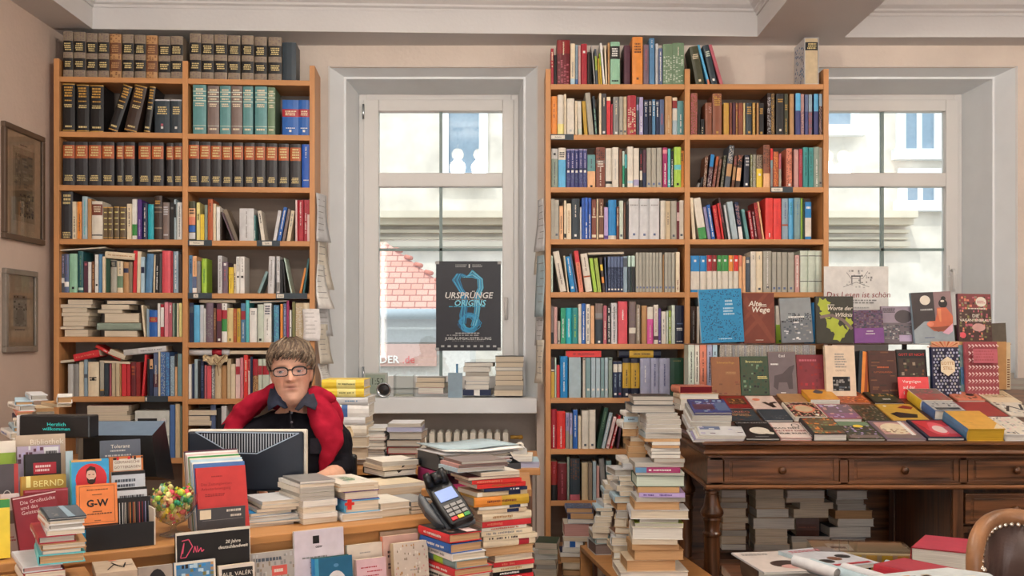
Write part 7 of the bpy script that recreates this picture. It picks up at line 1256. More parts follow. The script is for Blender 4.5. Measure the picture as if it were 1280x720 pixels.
# kraft paper bag behind the man
kb = empty('paper_bag', 'crumpled kraft paper bag on the side desk behind the man', 'bag', W(428, 577, 3.96))
mb = MB(); R = random.Random(4); rings = []
for j in range(9):
    z = .0165*j; r = .036+.006*math.sin(j*1.3); rings.append([Vector((r*math.cos(2*PI*k/16)*(1+.12*R.uniform(-1,1)), .7*r*math.sin(2*PI*k/16)*(1+.12*R.uniform(-1,1)), z+.004*R.uniform(-1,1))) for k in range(16)])
mb.add([v for r in rings for v in r], [(j*16+k, j*16+(k+1) % 16, (j+1)*16+(k+1) % 16, (j+1)*16+k) for j in range(8) for k in range(16)], 'beige'); mb.add(rings[0], [tuple(range(15,-1,-1))], 'beige'); mb.build('bag_body', 'matte', kb)
kw = empty('kraft_wrapping', 'crumpled kraft paper with string draped over books behind the man', 'wrapping'); kw.matrix_world = LC.M
X0, X1 = LC.s(230+183/7.53, .0), LC.s(230+415/7.53, .0); Z1_, Z0_ = LC.z(270, 430+108/7.53), LC.z(270, 430+190/7.53)
mb = MB(); vs = []; n1, n2 = 12, 6
for j in range(n2+1):
    for i in range(n1+1):
        u, v = i/n1, j/n2; sag = .9-.6*abs(u-.55)*1.6; vs.append((X0+(X1-X0)*u, -.012-.012*math.sin(i*1.9+j)*R.random(), Z1_-(Z1_-Z0_)*v*(sag+.3)+.006*math.sin(i*1.3)))
mb.add(vs, [(j*(n1+1)+i, j*(n1+1)+i+1, (j+1)*(n1+1)+i+1, (j+1)*(n1+1)+i) for j in range(n2) for i in range(n1)], 'beige'); o = mb.build('paper', 'matte', kw); m = o.modifiers.new('s', 'SOLIDIFY'); m.thickness = .002
mb = MB(); xm = X0+(X1-X0)*.6; mb.tube([(xm-.02,-.03,Z1_-.02),(xm,-.032,Z0_),(xm+.01,-.03,Z0_-.06)], .0015, col='brown'); mb.tube([(xm,-.032,Z0_),(xm+.04,-.03,Z1_)], .0015, col='brown'); mb.build('string', 'matte', kw)
rl = MB(); s0, s1 = LC.s(236, .04), LC.s(287, .04); zr = LC.z(260, 440.5, .04); rl.tube([(s0, .04, zr), (s0+(s1-s0)*.58, .04, zr)], .0165, 20, 'pale_grey'); rl.tube([(s0+(s1-s0)*.58+.0002, .04, zr), (s0+(s1-s0)*.82, .04, zr)], .0167, 20, 'crimson'); rl.tube([(s0+(s1-s0)*.82+.0002, .04, zr), (s1, .04, zr)], .0165, 20, 'pale_grey'); o = rl.build('rolled_poster', 'cover'); o.matrix_world = LC.M; tag(o, 'white paper roll with red band lying on books behind the man', 'roll')
# ================================================================== LOW TABLE AT THE FRONT RIGHT, CHAIR
FTB = straight(3.25); LT_ = .42
lw = empty('low_table', 'low table with pale marbled cloth in front of the writing table', 'table', (0,0,0))
mb = MB(); mb.box((.74, 2.75, LT_-.03), (1.75, 3.62, LT_), 'light_grey'); bevel(mb.build('table_top', 'walnut_x', lw), .003)
for x in (.76, 1.66):
    for y in (2.8, 3.52): mb = MB(); mb.box((x, y, 0), (x+.05, y+.05, LT_-.0305)); mb.build('leg', 'walnut_z', lw)
def fpt(px, py, z):   # point on horizontal plane z under the given photo position
    Y = (CAMH-z)*1280/(py-420); return W(px, py, Y)
def flatbook(c, w_, h_, t, yaw, z, col, lab, art=(), kind='p', page='page_white'):
    T = Matrix.Translation((c.x, c.y, z)) @ Matrix.Rotation(math.radians(yaw), 4, 'Z') @ Matrix.Translation((-w_/2, -h_/2, 0))
    return book_parts(kind, T, pick([lab]), group='books on the low table', w=w_, h=h_, t=t, cover=col, page=page, art=art)
zl = LT_+.001
flatbook(Vector((.93, 3.36, 0)), .30, .24, .07, 0, zl, 'dark_brown', 'thick grey album lying under the magazine by the turned leg', kind='h')
flatbook(Vector((.86, 3.33, 0)), .20, .29, .006, 8, zl+.0705, 'pale_grey', 'pale magazine with dark haired heads, beside the turned leg', [('r',0,0,1,1,'cfc4bd'), ('e',.6,.35,.28,.18,'dark_brown'), ('e',.62,.22,.2,.1,'dusty_pink'), ('b',.1,.8,.6,.9,2,'grey')], 'm')
flatbook(Vector((1.03, 3.34, 0)), .19, .27, .012, 22, zl+.077, 'pale_grey_blue', 'tilted pale blue magazine with group portrait, on the low table', [('r',0,0,1,1,'bfc2c8'), ('e',.25,.3,.13,.1,'near_black'), ('e',.5,.38,.12,.1,'brown'), ('e',.75,.45,.13,.1,'near_black'), ('b',.1,.8,.8,.92,2,'rose'), ('r',.1,.05,.9,.12,'crimson')], 'm')
wp = empty('wrapped_pack', 'plastic wrapped pack of yellow spined books on the low table', 'package', (1.19, 3.50, zl+.001), math.radians(-8))
mb = MB(); mb.box((-.16,-.10,0), (.16,.10,.085), 'b09a78'); bevel(mb.build('pack_books', 'cover', wp), .004)
mb = MB()
for i in range(5): mb.box((-.10+i*.05, -.1012, .004), (-.065+i*.05, -.1003, .08), ['gold','mustard','gold','mustard','gold'][i]); mb.box((-.093+i*.05, -.102, .03), (-.085+i*.05, -.1013, .065), 'near_black')
mb.box((-.11,-.06,.0853), (-.03,.05,.086), 'ivory'); mb.box((-.10,-.03,.0862), (-.05,.0,.0865), 'dark_grey'); mb.build('yellow_spines', 'cover', wp)
mb = MB(); mb.box((-.163,-.104,-.0005), (.163,.103,.089)); o = mb.build('plastic_film', 'goblet', wp)
for i, (px, py, ln, c, rr, dy) in enumerate(((993, 699, .15, 'pale_grey', .017, -52), (1013, 705, .2, 'pale_grey_blue', .022, -50), (1053, 709, .2, 'pale_grey', .019, -46), (1107, 705, .16, 'pale_grey_blue', .017, -48))):
    p = W(px, py, 3.12); mb = MB(); a = math.radians(dy); d = Vector((math.cos(a), math.sin(a), -.10)); n_ = 24; 
    mb.tube([Vector((0,0,0)), d*ln], rr, 24, c, caps=False); mb.tube([d*.0005, d*(ln-.0005)], rr*.86, 20, 'grey', caps=True)
    o = mb.build('rolled_poster', 'matte'); o.location = (p.x, p.y, p.z-rr*.2); tag(o, pick(['pale paper roll, %s from the magazine, lying on the low table' % ORD[i]]), 'roll', 'paper rolls on the low table')
sup = empty('cloth_bundle', 'grey folded cloth bundle under the paper rolls on the low table', 'cloth', (1.12, 3.10, zl)); mb = MB(); mb.ball((0,0,.048), (.24,.10,.047), 'taupe', seg=24, rings=12); mb.build('cloth', 'matte', sup)
flatbook(Vector((1.20, 3.02, 0)), .15, .2, .03, 35, zl+.098, 'crimson', 'crimson book lying askew between the paper rolls', [('r',.05,.05,.95,.95,'a82a3c')], 'h')
flatbook(Vector((1.40, 3.30, 0)), .17, .24, .14, -32, zl, 'crimson', 'thick raspberry red box book before the pedestal', [('r',.02,.02,.98,.98,'b23048')], 'h')
cu = empty('marbled_board', 'pale marbled board across the lower edge beside the armchair', 'board', (0,0,0))
mb = MB(); A = [W(1092, 716, 2.9), W(1215, 709, 2.9), W(1248, 716, 2.9), W(1250, 740, 2.9), W(1092, 740, 2.9)]
mb.prism([(.815, 2.34), (1.03, 2.42), (1.10, 2.36), (1.08, 2.12), (.78, 2.12)], 2, .670, .683, 'bdc3c3'); 
R = random.Random(2); Fb = lambda x, y: (x, y, .6835)
for i in range(60):
    x, y = R.uniform(.82, 1.05), R.uniform(2.14, 2.33); mb.add([Fb(x,y), Fb(x+.02,y+.004), Fb(x+.015,y+.018), Fb(x-.004,y+.012)], [(0,1,2,3)], R.choice(['ivory','grey_blue','pale_grey','slate','tan']))
mb.build('board_plate', 'matte', cu)
for x, y in ((.81, 2.14), (1.04, 2.14), (.83, 2.31), (1.04, 2.33)): mb = MB(); mb.box((x, y, 0), (x+.02, y+.02, .6695), 'taupe'); mb.build('board_leg', 'matte', cu)
# leather chair with studs
ch = empty('leather_armchair', 'worn brown leather tub chair with brass studs at the right picture border', 'chair', (0,0,0))
def m_lea(c):
    def f(nt, b, N, L): noisy(nt, b, N, L, 9, (1,1,1), .45, base=c, bump=.15, bscale=120, detail=8); setp(b, rough=.38, spec=.5)
    return f
M['leather'] = mat('worn_leather', m_lea('a0714c')); M['leather_dark'] = mat('dark_leather', m_lea('5c463e')); M['stud'] = flat('stud_metal', 'cfc9bd', .25, 1)
Yc = 2.62; arc = [(1211.5, 728), (1212, 700), (1216, 680), (1224, 665), (1236, 654), (1250, 647), (1266, 643), (1284, 641), (1302, 643), (1318, 650), (1330, 664), (1336, 690), (1337, 728)]
pts = [W(x, y, Yc) for x, y in arc]; cx = (pts[0].x+pts[-1].x)/2
for p in pts: p.y = Yc+.22*(1-((p.x-cx)/(pts[-1].x-cx))**2)*.35
pts[0].z = pts[-1].z = .30; path = []
for a, b in zip(pts, pts[1:]): path += [a, (a+b)/2]
path.append(pts[-1]); mb = MB(); rol = .022
inner = [p+(Vector((cx, p.y, .48))-p).normalized()*.024 for p in path]
mb.tube([p+(Vector((cx, p.y, .48))-p).normalized()*rol for p in path], rol, 16); o = mb.build('rolled_edge', 'leather', ch); ss = o.modifiers.new('s', 'SUBSURF'); ss.levels = 1; ss.render_levels = 1
mb = MB(); ins = [p+(Vector((cx, p.y, .48))-p).normalized()*.036 for p in path]; n_ = len(ins)
vs = [Vector((q.x, q.y-.012, q.z)) for q in ins]+[Vector((cx+(q.x-cx)*.5, q.y+.02, .48+(q.z-.48)*.5)) for q in ins]+[Vector((cx, ins[n_//2].y+.02, .45))]
mb.add(vs, [(i+1, i, n_+i, n_+i+1) for i in range(n_-1)]+[(n_+i+1, n_+i, 2*n_) for i in range(n_-1)], 'white', 0, True); o = mb.build('inner_back', 'leather_dark', ch); m = o.modifiers.new('s', 'SOLIDIFY'); m.thickness = .02; m.offset = -1
acc = 0; last = None
for a, b in zip(inner, inner[1:]):
    L_ = (b-a).length; k = 0
    while acc < L_:
        p = a.lerp(b, acc/L_)+(Vector((cx, a.y, .48))-a).normalized()*.016; 
        if p.z > .5: mb = MB(); mb.ball((0,0,0), (.0072,.004,.0072), seg=10, rings=6); mb.build('stud', 'stud', ch).location = (p.x, p.y-.018, p.z)
        acc += .0175
    acc -= L_
mb = MB(); mb.box((pts[0].x+.01, Yc-.45, .12), (pts[-1].x-.01, Yc+.05, .40)); bevel(mb.build('seat_cushion', 'leather_dark', ch), .04, 4)
for x in (pts[0].x+.03, pts[-1].x-.06):
    for y in (Yc-.42, Yc): mb = MB(); mb.box((x, y, 0), (x+.035, y+.035, .1195)); mb.build('leg', 'walnut_z', ch)
# ================================================================== THE MAN
def lerp_tab(tab, z):
    if z <= tab[0][0]: return tab[0][1:]
    for a, b in zip(tab, tab[1:]):
        if z <= b[0]:
            t = (z-a[0])/(b[0]-a[0]); t2 = t
            return tuple(a[i]+(b[i]-a[i])*t2 for i in range(1, len(a)))
    return tab[-1][1:]
HC = Vector(W(364.5, 465, 3.40)); HM = Matrix.Translation(HC) @ Matrix.Rotation(math.radians(9), 4, 'Z') @ Matrix.Rotation(math.radians(-3), 4, 'Y') @ Matrix.Scale(.94, 4)
# z, half width, front, back (y of the back surface)
HT = [(-.117,.004,.062,-.050),(-.114,.020,.070,-.035),(-.106,.032,.077,-.012),(-.092,.043,.082,.012),(-.075,.0515,.082,.035),(-.05,.0585,.082,.060),(-.025,.063,.083,.075),(.0,.068,.085,.086),(.025,.0705,.088,.092),(.05,.071,.089,.093),(.075,.066,.084,.088),(.095,.053,.068,.072),(.108,.035,.045,.05),(.114,.016,.022,.024),(.116,.002,.004,.004)]
def g2(x, z, cx, cz, sx, sz): return math.exp(-((x-cx)/sx)**2-((z-cz)/sz)**2)
def head_grid(nz=84, nk=84, off=0.0, detail=True):
    vs = []
    for j in range(nz+1):
        z = -.117+(.233)*j/nz; a, f, b = lerp_tab(HT, z)
        for k in range(nk):
            t = 2*PI*k/nk; ct, st = math.cos(t), math.sin(t)
            cy = (b-f)/2; ry = (b+f)/2
            p = 2.25; m = (abs(ct)**p+abs(st)**p)**(-1/p)
            x, y = a*ct*m, cy+ry*st*m
            if detail and y < 0:
                fr = max(0, min(1, -y/.05)); d = 0
                d += .030*math.exp(-(x/(.0085+.004*max(0, min(1, (.02-z)/.05))))**2)*max(0, min(1, (.028-z)/.052))*(1 if z > -.026 else max(0, 1-(-.026-z)/.010))
                d += .007*(g2(x,z,.0125,-.024,.0055,.006)+g2(x,z,-.0125,-.024,.0055,.006))
                d -= .014*(g2(x,z,.031,.006,.015,.011)+g2(x,z,-.031,.006,.015,.011))
                d += .005*(g2(x,z,.030,.027,.020,.008)+g2(x,z,-.030,.027,.020,.008))
                d += .005*(g2(x,z,.045,-.02,.018,.016)+g2(x,z,-.045,-.02,.018,.016))
                d += .006*g2(x,z,0,-.0445,.021,.0055)+.006*g2(x,z,0,-.0565,.018,.006)-.008*g2(x,z,0,-.0505,.022,.0026)
                d -= .003*g2(x,z,0,-.068,.02,.006); d += .006*g2(x,z,0,-.092,.02,.014)
                d -= .0045*(g2(x,z,.026,-.04,.004,.016)+g2(x,z,-.026,-.04,.004,.016)); d -= .002*(g2(x,z,.006,.030,.002,.008)+g2(x,z,-.006,.030,.002,.008)); d -= .0025*(g2(x,z,.052,-.055,.010,.018)+g2(x,z,-.052,-.055,.010,.018)); d -= .0015*math.sin(z*420)*g2(x,z,0,.048,.04,.012)
                y -= d*fr
            s = 1+off/.08
            vs.append(Vector((x*s, y*s, z*s)))
    fs = [(j*nk+k, j*nk+(k+1) % nk, (j+1)*nk+(k+1) % nk, (j+1)*nk+k) for j in range(nz) for k in range(nk)]
    fs += [tuple(range(nk-1, -1, -1)), tuple(nz*nk+k for k in range(nk))]
    return vs, fs
man = empty('person', 'man with glasses in dark shirt, red sweater over his shoulders, seated behind the monitor', 'person', (HC.x, 3.45, 0))
def torso_rows(off=0):
    # z, half width, depth half, y centre, x centre
    T = [(.46,.17,.13,3.50,-.745),(.52,.185,.135,3.50,-.745),(.60,.17,.125,3.48,-.745),(.70,.172,.12,3.46,-.745),(.80,.185,.122,3.45,-.742),(.86,.190,.118,3.45,-.742),(.905,.180,.105,3.45,-.742),(.935,.150,.09,3.452,-.742),(.955,.11,.075,3.455,-.740),(.970,.075,.065,3.455,-.738)]
    return [(z, a+off, d+off, y, x) for z, a, d, y, x in T]
def loft(mb, rows, nk=32, col='white', p=2.4, cap=True, mi=0):
    vs = []
    for z, a, d, y, x in rows:
        for k in range(nk):
            t = 2*PI*k/nk; ct, st = math.cos(t), math.sin(t); m = (abs(ct)**p+abs(st)**p)**(-1/p); vs.append((x+a*ct*m, y+d*st*m, z))
    n = len(rows); fs = [(j*nk+k, j*nk+(k+1) % nk, (j+1)*nk+(k+1) % nk, (j+1)*nk+k) for j in range(n-1) for k in range(nk)]
    if cap: fs += [tuple(range(nk-1, -1, -1)), tuple((n-1)*nk+k for k in range(nk))]
    mb.add(vs, fs, col, mi, True)
def smooth_path(pts, rr, n=6):
    out, ro = [], []
    P = [Vector(p) for p in pts]
    for i in range(len(P)-1):
        p0, p1, p2, p3 = P[max(i-1, 0)], P[i], P[i+1], P[min(i+2, len(P)-1)]
        for k in range(n):
            t = k/n; out.append(.5*((2*p1)+(p2-p0)*t+(2*p0-5*p1+4*p2-p3)*t*t+(3*p1-p0-3*p2+p3)*t**3)); ro.append(rr[i]+(rr[i+1]-rr[i])*t)
    out.append(P[-1]); ro.append(rr[-1]); return out, ro
def limb(mb, pts, rr, seg=14, col='white'):
    p, r = smooth_path(pts, rr); mb.tube(p, r, seg, col); mb.ball(p[0], r[0]*.99, col, seg=14, rings=10); mb.ball(p[-1], r[-1]*.99, col, seg=14, rings=10)
ARM_R = [(-.625,3.45,.900),(-.603,3.44,.84),(-.585,3.40,.790),(-.580,3.32,.776),(-.622,3.21,.765)]
ARM_L = [(-.915,3.43,.890),(-.965,3.40,.82),(-.970,3.34,.785),(-.905,3.28,.770),(-.85,3.21,.765)]
def hand(mb, wrist, fwd, side, thumb):
    "fwd: unit direction of fingers, side: towards the little finger"
    w_, f, s = Vector(wrist), Vector(fwd).normalized(), Vector(side).normalized(); up = Vector((0,0,1))
    pc_ = w_+f*.045-up*.004
    for i in range(4):
        a = w_+s*(-.018+.012*i)*.6; b = w_+f*.085+s*(-.027+.018*i)+up*.002
        mb.tube([a, (a+b)/2+up*.004, b], [.014, .0135, .0105], 10)
    for i, ln in enumerate((.070, .078, .072, .056)):
        b = w_+f*.085+s*(-.027+.018*i)+up*.002; d = (f+s*(-.08+.05*i)).normalized()
        mb.tube([b-f*.01, b+d*ln*.42+up*.004, b+d*ln*.75-up*.006, b+d*ln-up*.016], [.0095, .0088, .0080, .0062], 8); mb.ball(b+d*ln-up*.016, .0062, seg=8, rings=6)
    b = w_+f*.03-s*.028; d = (f*.7-s*.75).normalized(); mb.tube([b+s*.015, b+d*.03, b+d*.06-up*.006], [.014, .0105, .0075], 8); mb.ball(b+d*.06-up*.006, .0075, seg=8, rings=6)
mb = MB(); hv, hf = head_grid(); mb.add([HM @ v for v in hv], hf, 'white', 0, True)
for sx in (-1, 1):   # ears
    prof_e = []
    mb.tube([HM @ Vector((sx*(.069+.004*math.sin(t)), .012+.014*math.cos(t), -.004+.030*math.sin(t))) for t in [2*PI*q/14 for q in range(15)]], .0052, 8)
    mb.ball((0,0,0), (.007,.014,.024), seg=10, rings=8, M4=HM @ Matrix.Translation((sx*.068, .012, -.006)))
nb = HM @ Vector((0, .02, -.07))
limb(mb, [nb, (HC.x+.012, 3.45, .985), (-.738, 3.455, .93)], [.056, .056, .075], 20)
loft(mb, torso_rows())
limb(mb, ARM_R, [.058, .050, .044, .036, .027]); limb(mb, ARM_L, [.058, .050, .044, .036, .027])
hand(mb, (-.630, 3.19, .757), (-.35, -1, -.03), (.9, -.3, 0), 1); hand(mb, (-.845, 3.19, .757), (.3, -1, -.03), (-.9, -.3, 0), -1)
for sx in (-1, 1):
    limb(mb, [(-.745+sx*.09, 3.48, .54), (-.745+sx*.11, 3.22, .55), (-.745+sx*.12, 3.04, .53)], [.085, .075, .058]); limb(mb, [(-.745+sx*.12, 3.04, .53), (-.745+sx*.12, 3.06, .28), (-.745+sx*.12, 3.08, .09)], [.058, .052, .036])
    limb(mb, [(-.745+sx*.12, 3.10, .05), (-.745+sx*.13, 2.99, .035)], [.042, .032])
o = mb.build('body', 'cover', man); rm = o.modifiers.new('r', 'REMESH'); rm.mode = 'VOXEL'; rm.voxel_size = .0036; rm.use_smooth_shade = True
sm_ = o.modifiers.new('s', 'SMOOTH'); sm_.factor = .5; sm_.iterations = 2
bpy.context.view_layer.update()
dg = bpy.context.evaluated_depsgraph_get(); me = bpy.data.meshes.new_from_object(o.evaluated_get(dg)); o.modifiers.clear(); o.data = me
def m_skin(nt, b, N, L):
    noisy(nt, b, N, L, 55, (1,1,1), .10, attr=True, bump=.06, bscale=260); setp(b, rough=.5, spec=.35, sss=.12); b.inputs['Subsurface Radius'].default_value = (.012,.005,.003)
M['skin'] = mat('skin', m_skin); me.materials.clear(); me.materials.append(M['skin'])
for p_ in me.polygons: p_.use_smooth = True
SK, LIP, RUD, DARK, STUB = [Vector(C(c)) for c in ('d9a88e', 'b4706a', 'cf8f7d', '8a5c4c', 'bf9483')]
at = me.color_attributes.get('Col') or me.color_attributes.new('Col', 'FLOAT_COLOR', 'POINT')
if at.domain != 'POINT':
    me.color_attributes.remove(at); at = me.color_attributes.new('Col', 'FLOAT_COLOR', 'POINT')
HI = HM.inverted() @ Matrix.Identity(4); MW = o.matrix_world if False else Matrix.Translation(man.location)
buf = []
for v in me.vertices:
    q = HI @ Vector(v.co); c = SK.copy()   # mesh data was built in world coordinates
    x, y, z = q
    if z > -.13 and z < .13 and abs(x) < .09 and y < .02:
        m = min(1, g2(x,z,0,-.0455,.020,.0045)+g2(x,z,0,-.0555,.017,.005)); c = c.lerp(LIP, m*.75)
        c = c.lerp(Vector(C('6a3c34')), min(1, g2(x,z,0,-.0503,.022,.0024))*.95); c = c.lerp(DARK, .5*min(1, g2(x,z,.0085,-.0325,.004,.0022)+g2(x,z,-.0085,-.0325,.004,.0022))); c = c.lerp(RUD, .5*min(1, g2(x,z,.027,-.04,.003,.014)+g2(x,z,-.027,-.04,.003,.014)))
        c = c.lerp(RUD, .55*min(1, g2(x,z,.04,-.02,.02,.02)+g2(x,z,-.04,-.02,.02,.02)+g2(x,z,0,-.022,.013,.012)))
        if z < -.03 and abs(x) < .065: c = c.lerp(STUB, .45*min(1, (-.03-z)/.02)*(1-min(1, g2(x,z,0,-.05,.02,.01))))
        c = c.lerp(DARK, .75*min(1, g2(x,z,.030,.0235,.017,.0038)+g2(x,z,-.030,.0235,.017,.0038)))   # brows
        c = c.lerp(DARK, .35*min(1, g2(x,z,.031,-.008,.014,.004)+g2(x,z,-.031,-.008,.014,.004)))
    buf += [c[0], c[1], c[2], 1]
at.data.foreach_set('color', buf)
# parenting keeps world placement
o.matrix_parent_inverse = man.matrix_world.inverted() if False else Matrix.Translation(-Vector(man.location))
def fix(o): o.matrix_parent_inverse = Matrix.Translation(-Vector(man.location)); return o
for sx in (-1, 1):
    e = MB(); c = HM @ Vector((sx*.031, -.0655, .006)); e.ball((0,0,0), .0112, 'd3c6be', seg=20, rings=14, M4=Matrix.Translation(c))
    d = (Vector((0, -1, 0))).normalized(); e.lathe([(0,.0008),(.0056,.0004),(.0062,-.0010)], seg=18, col='4a4f4c', M4=Matrix.Translation(c+d*.0112) @ Matrix.Rotation(PI/2, 4, 'X')); e.lathe([(0,.0016),(.0024,.0013)], seg=12, col='black', M4=Matrix.Translation(c+d*.0114) @ Matrix.Rotation(PI/2, 4, 'X'))
    fix(e.build('eye', 'cover', man))
    e = MB(); pts = [HM @ Vector((sx*.031+.0135*math.cos(t), -.0765+.004*abs(math.cos(t)), .006+.0050*math.sin(t))) for t in [PI*q/10 for q in range(11)]]
    e.tube(pts, [.0016]+[.0040]*9+[.0016], 8, 'c58f7a'); pts = [HM @ Vector((sx*.031+.0135*math.cos(t), -.0755+.004*abs(math.cos(t)), .006+.0052*math.sin(t))) for t in [-PI*q/10 for q in range(11)]]; e.tube(pts, [.001]+[.0022]*9+[.001], 8, 'c99580')
    fix(e.build('eyelid', 'skin', man))
# glasses
mb = MB()
for sx in (-1, 1):
    lp2 = []
    for q in range(29):
        t = 2*PI*q/28; p = 3.2; m = (abs(math.cos(t))**p+abs(math.sin(t))**p)**(-1/p); xx, zz = .0245*math.cos(t)*m, (.0150+.002*math.sin(t))*math.sin(t)*m
        lp2.append(HM @ Vector((sx*.0315+xx, -.0935+.006*(abs(sx*.0315+xx)/.05)**2, .003+zz)))
    mb.tube(lp2, .0017, 8, 'near_black', caps=False)
    top = [p_ for p_ in lp2[2:13]]; mb.tube(top, .0025, 8, 'near_black')
    mb.tube([HM @ Vector((sx*.055, -.0875, .010)), HM @ Vector((sx*.068, -.074, .010)), HM @ Vector((sx*.0735, -.03, .008)), HM @ Vector((sx*.0745, .015, .010))], .0018, 8, 'near_black')
mb.tube([HM @ Vector((-.0075, -.094, .010)), HM @ Vector((0, -.0985, .0115)), HM @ Vector((.0075, -.094, .010))], .002, 8, 'near_black')
def m_lens(nt, b, N, L):
    nt.nodes.remove(b); out = nt.nodes['Material Output']; t = N('ShaderNodeBsdfTransparent'); g = N('ShaderNodeBsdfGlossy'); g.inputs['Roughness'].default_value = .05; mx = N('ShaderNodeMixShader'); mx.inputs[0].default_value = .035
    L(t.outputs[0], mx.inputs[1]); L(g.outputs[0], mx.inputs[2]); L(mx.outputs[0], out.inputs[0])
M['lens'] = mat('spectacle_lens', m_lens)
gl = fix(mb.build('glasses', 'cover', man))
for sx in (-1, 1):
    mb = MB(); lp3 = [HM @ Vector((sx*.0315+.0235*math.cos(2*PI*q/24), -.0930, .003+.0155*math.sin(2*PI*q/24))) for q in range(24)]; mb.add(lp3, [tuple(range(24))]); l_ = mb.build('lens', 'lens', gl)
# hair: cap plus many swept locks
def hairpt(th, z, off):
    a, f, b = lerp_tab(HT, z); ct, st = math.cos(th), math.sin(th); cy = (b-f)/2; ry = (b+f)/2; p = 2.25; m = (abs(ct)**p+abs(st)**p)**(-1/p)
    return Vector(((a+off)*ct*m, cy+(ry+off)*st*m, z+(off*.6 if z > .09 else 0)))
mb = MB(); R = random.Random(12); nz, nk = 14, 40
def hairline(th):   # lowest z of hair for an angle (front = -pi/2)
    fr = math.sin(th)
    return .066 if fr < -.8 else (.052 if fr < -.55 else (.03 if fr < -.2 else (.012 if fr < .3 else -.06)))
vs = []
for j in range(nz+1):
    for k in range(nk):
        th = 2*PI*k/nk; z0_ = hairline(th); z = z0_+(.1155-z0_)*j/nz; vs.append(HM @ hairpt(th, min(z, .1155), .007 if j else .001))
mb.add(vs, [(j*nk+k, j*nk+(k+1) % nk, (j+1)*nk+(k+1) % nk, (j+1)*nk+k) for j in range(nz) for k in range(nk)]+[tuple(nz*nk+k for k in range(nk))], '5c4c3e', 0, True)
HCOL = ['54453a', '665444', '766452', '87745f', '4a3c31', '95846f', '5f4f41']
for i in range(820):
    th = R.uniform(0, 2*PI); z1_ = R.uniform(.06, .118) if R.random() < .75 else R.uniform(.0, .09)
    zl_ = hairline(th)-R.uniform(-.012, .022)*(1 if math.sin(th) < -.45 else .5); 
    if z1_ < zl_+.02: z1_ = zl_+.035
    sweep = R.uniform(-.35, .2)-.15*(math.sin(th) < -.4); pts = []
    for q in range(6):
        t = q/5; z = z1_+(zl_-z1_)*t; off = .006+.005*math.sin(PI*min(1, t*1.1))+R.uniform(0, .0028)
        thq = th+sweep*t*(.6+.4*t)
        if z > .112: p = hairpt(thq, .112, off)+Vector((0, 0, z-.112+.004)); p = Vector((p.x*.7, p.y*.7, p.z))
        else: p = hairpt(thq, z, off)
        pts.append(HM @ p)
    mb.tube(pts, [.0014, .0026, .0028, .0025, .0019, .0006], 5, R.choice(HCOL), caps=False)
def m_hair(nt, b, N, L): noisy(nt, b, N, L, 40, (1,1,1), .2, attr=True); setp(b, rough=.55, spec=.3)
M['hair'] = mat('hair', m_hair)
fix(mb.build('hair', 'hair', man))
# shirt
def m_cloth(scale, amt, bs, bump=.5, rough=.9):
    def f(nt, b, N, L): noisy(nt, b, N, L, scale, (1,1,1), amt, attr=True, bump=bump, bscale=bs, detail=4); setp(b, rough=rough, spec=.12)
    return f
M['shirt'] = mat('dark_shirt_cotton', m_cloth(18, .3, 22, .55)); M['wool'] = mat('red_wool', m_cloth(30, .18, 26, .4, .95))
def remesh_cloth(mb, name, mtl, vox, col, par=man, dis=0):
    o = mb.build(name, mtl, par); r = o.modifiers.new('r', 'REMESH'); r.mode = 'VOXEL'; r.voxel_size = vox; r.use_smooth_shade = True; s = o.modifiers.new('s', 'SMOOTH'); s.iterations = 4
    if dis:
        tx = bpy.data.textures.new('folds', 'CLOUDS'); tx.noise_scale = .07; d = o.modifiers.new('d', 'DISPLACE'); d.texture = tx; d.strength = dis; d.mid_level = .5; d.texture_coords = 'GLOBAL'
    bpy.context.view_layer.update(); dg = bpy.context.evaluated_depsgraph_get(); me = bpy.data.meshes.new_from_object(o.evaluated_get(dg)); o.modifiers.clear(); o.data = me
    me.materials.clear(); me.materials.append(M[mtl]); a = me.color_attributes.get('Col')
    if a: me.color_attributes.remove(a)
    a = me.color_attributes.new('Col', 'FLOAT_COLOR', 'POINT'); c = C(col); a.data.foreach_set('color', [c[0], c[1], c[2], 1]*len(me.vertices))
    for p_ in me.polygons: p_.use_smooth = True
    return fix(o)
mb = MB(); rows = [r for r in torso_rows(.014) if r[0] > .5]+[(.974, .078, .074, 3.455, -.738)]; loft(mb, rows)
limb(mb, ARM_R[:3]+[(-.586, 3.36, .785)], [.068, .062, .056, .052]); limb(mb, ARM_L[:3]+[(-.95, 3.30, .782)], [.074, .066, .060, .056])
remesh_cloth(mb, 'shirt', 'shirt', .006, '1a191f', dis=.022)
mb = MB(); loft(mb, [(z, a+.006, d+.006, y, x) for z, a, d, y, x in torso_rows() if z < .61], col='2a2d38')
for sx in (-1, 1): limb(mb, [(-.745+sx*.09, 3.48, .54), (-.745+sx*.11, 3.22, .55), (-.745+sx*.12, 3.04, .53)], [.094, .084, .068]); limb(mb, [(-.745+sx*.12, 3.04, .53), (-.745+sx*.12, 3.06, .28), (-.745+sx*.12, 3.08, .10)], [.068, .060, .050])
remesh_cloth(mb, 'trousers', 'shirt', .009, '2a2d38')
for sx in (-1, 1):
    mb = MB(); mb.ball((-.745+sx*.125, 3.03, .045), (.05, .13, .044), 'near_black', seg=18, rings=12); fix(mb.build('shoe', 'cover', man))
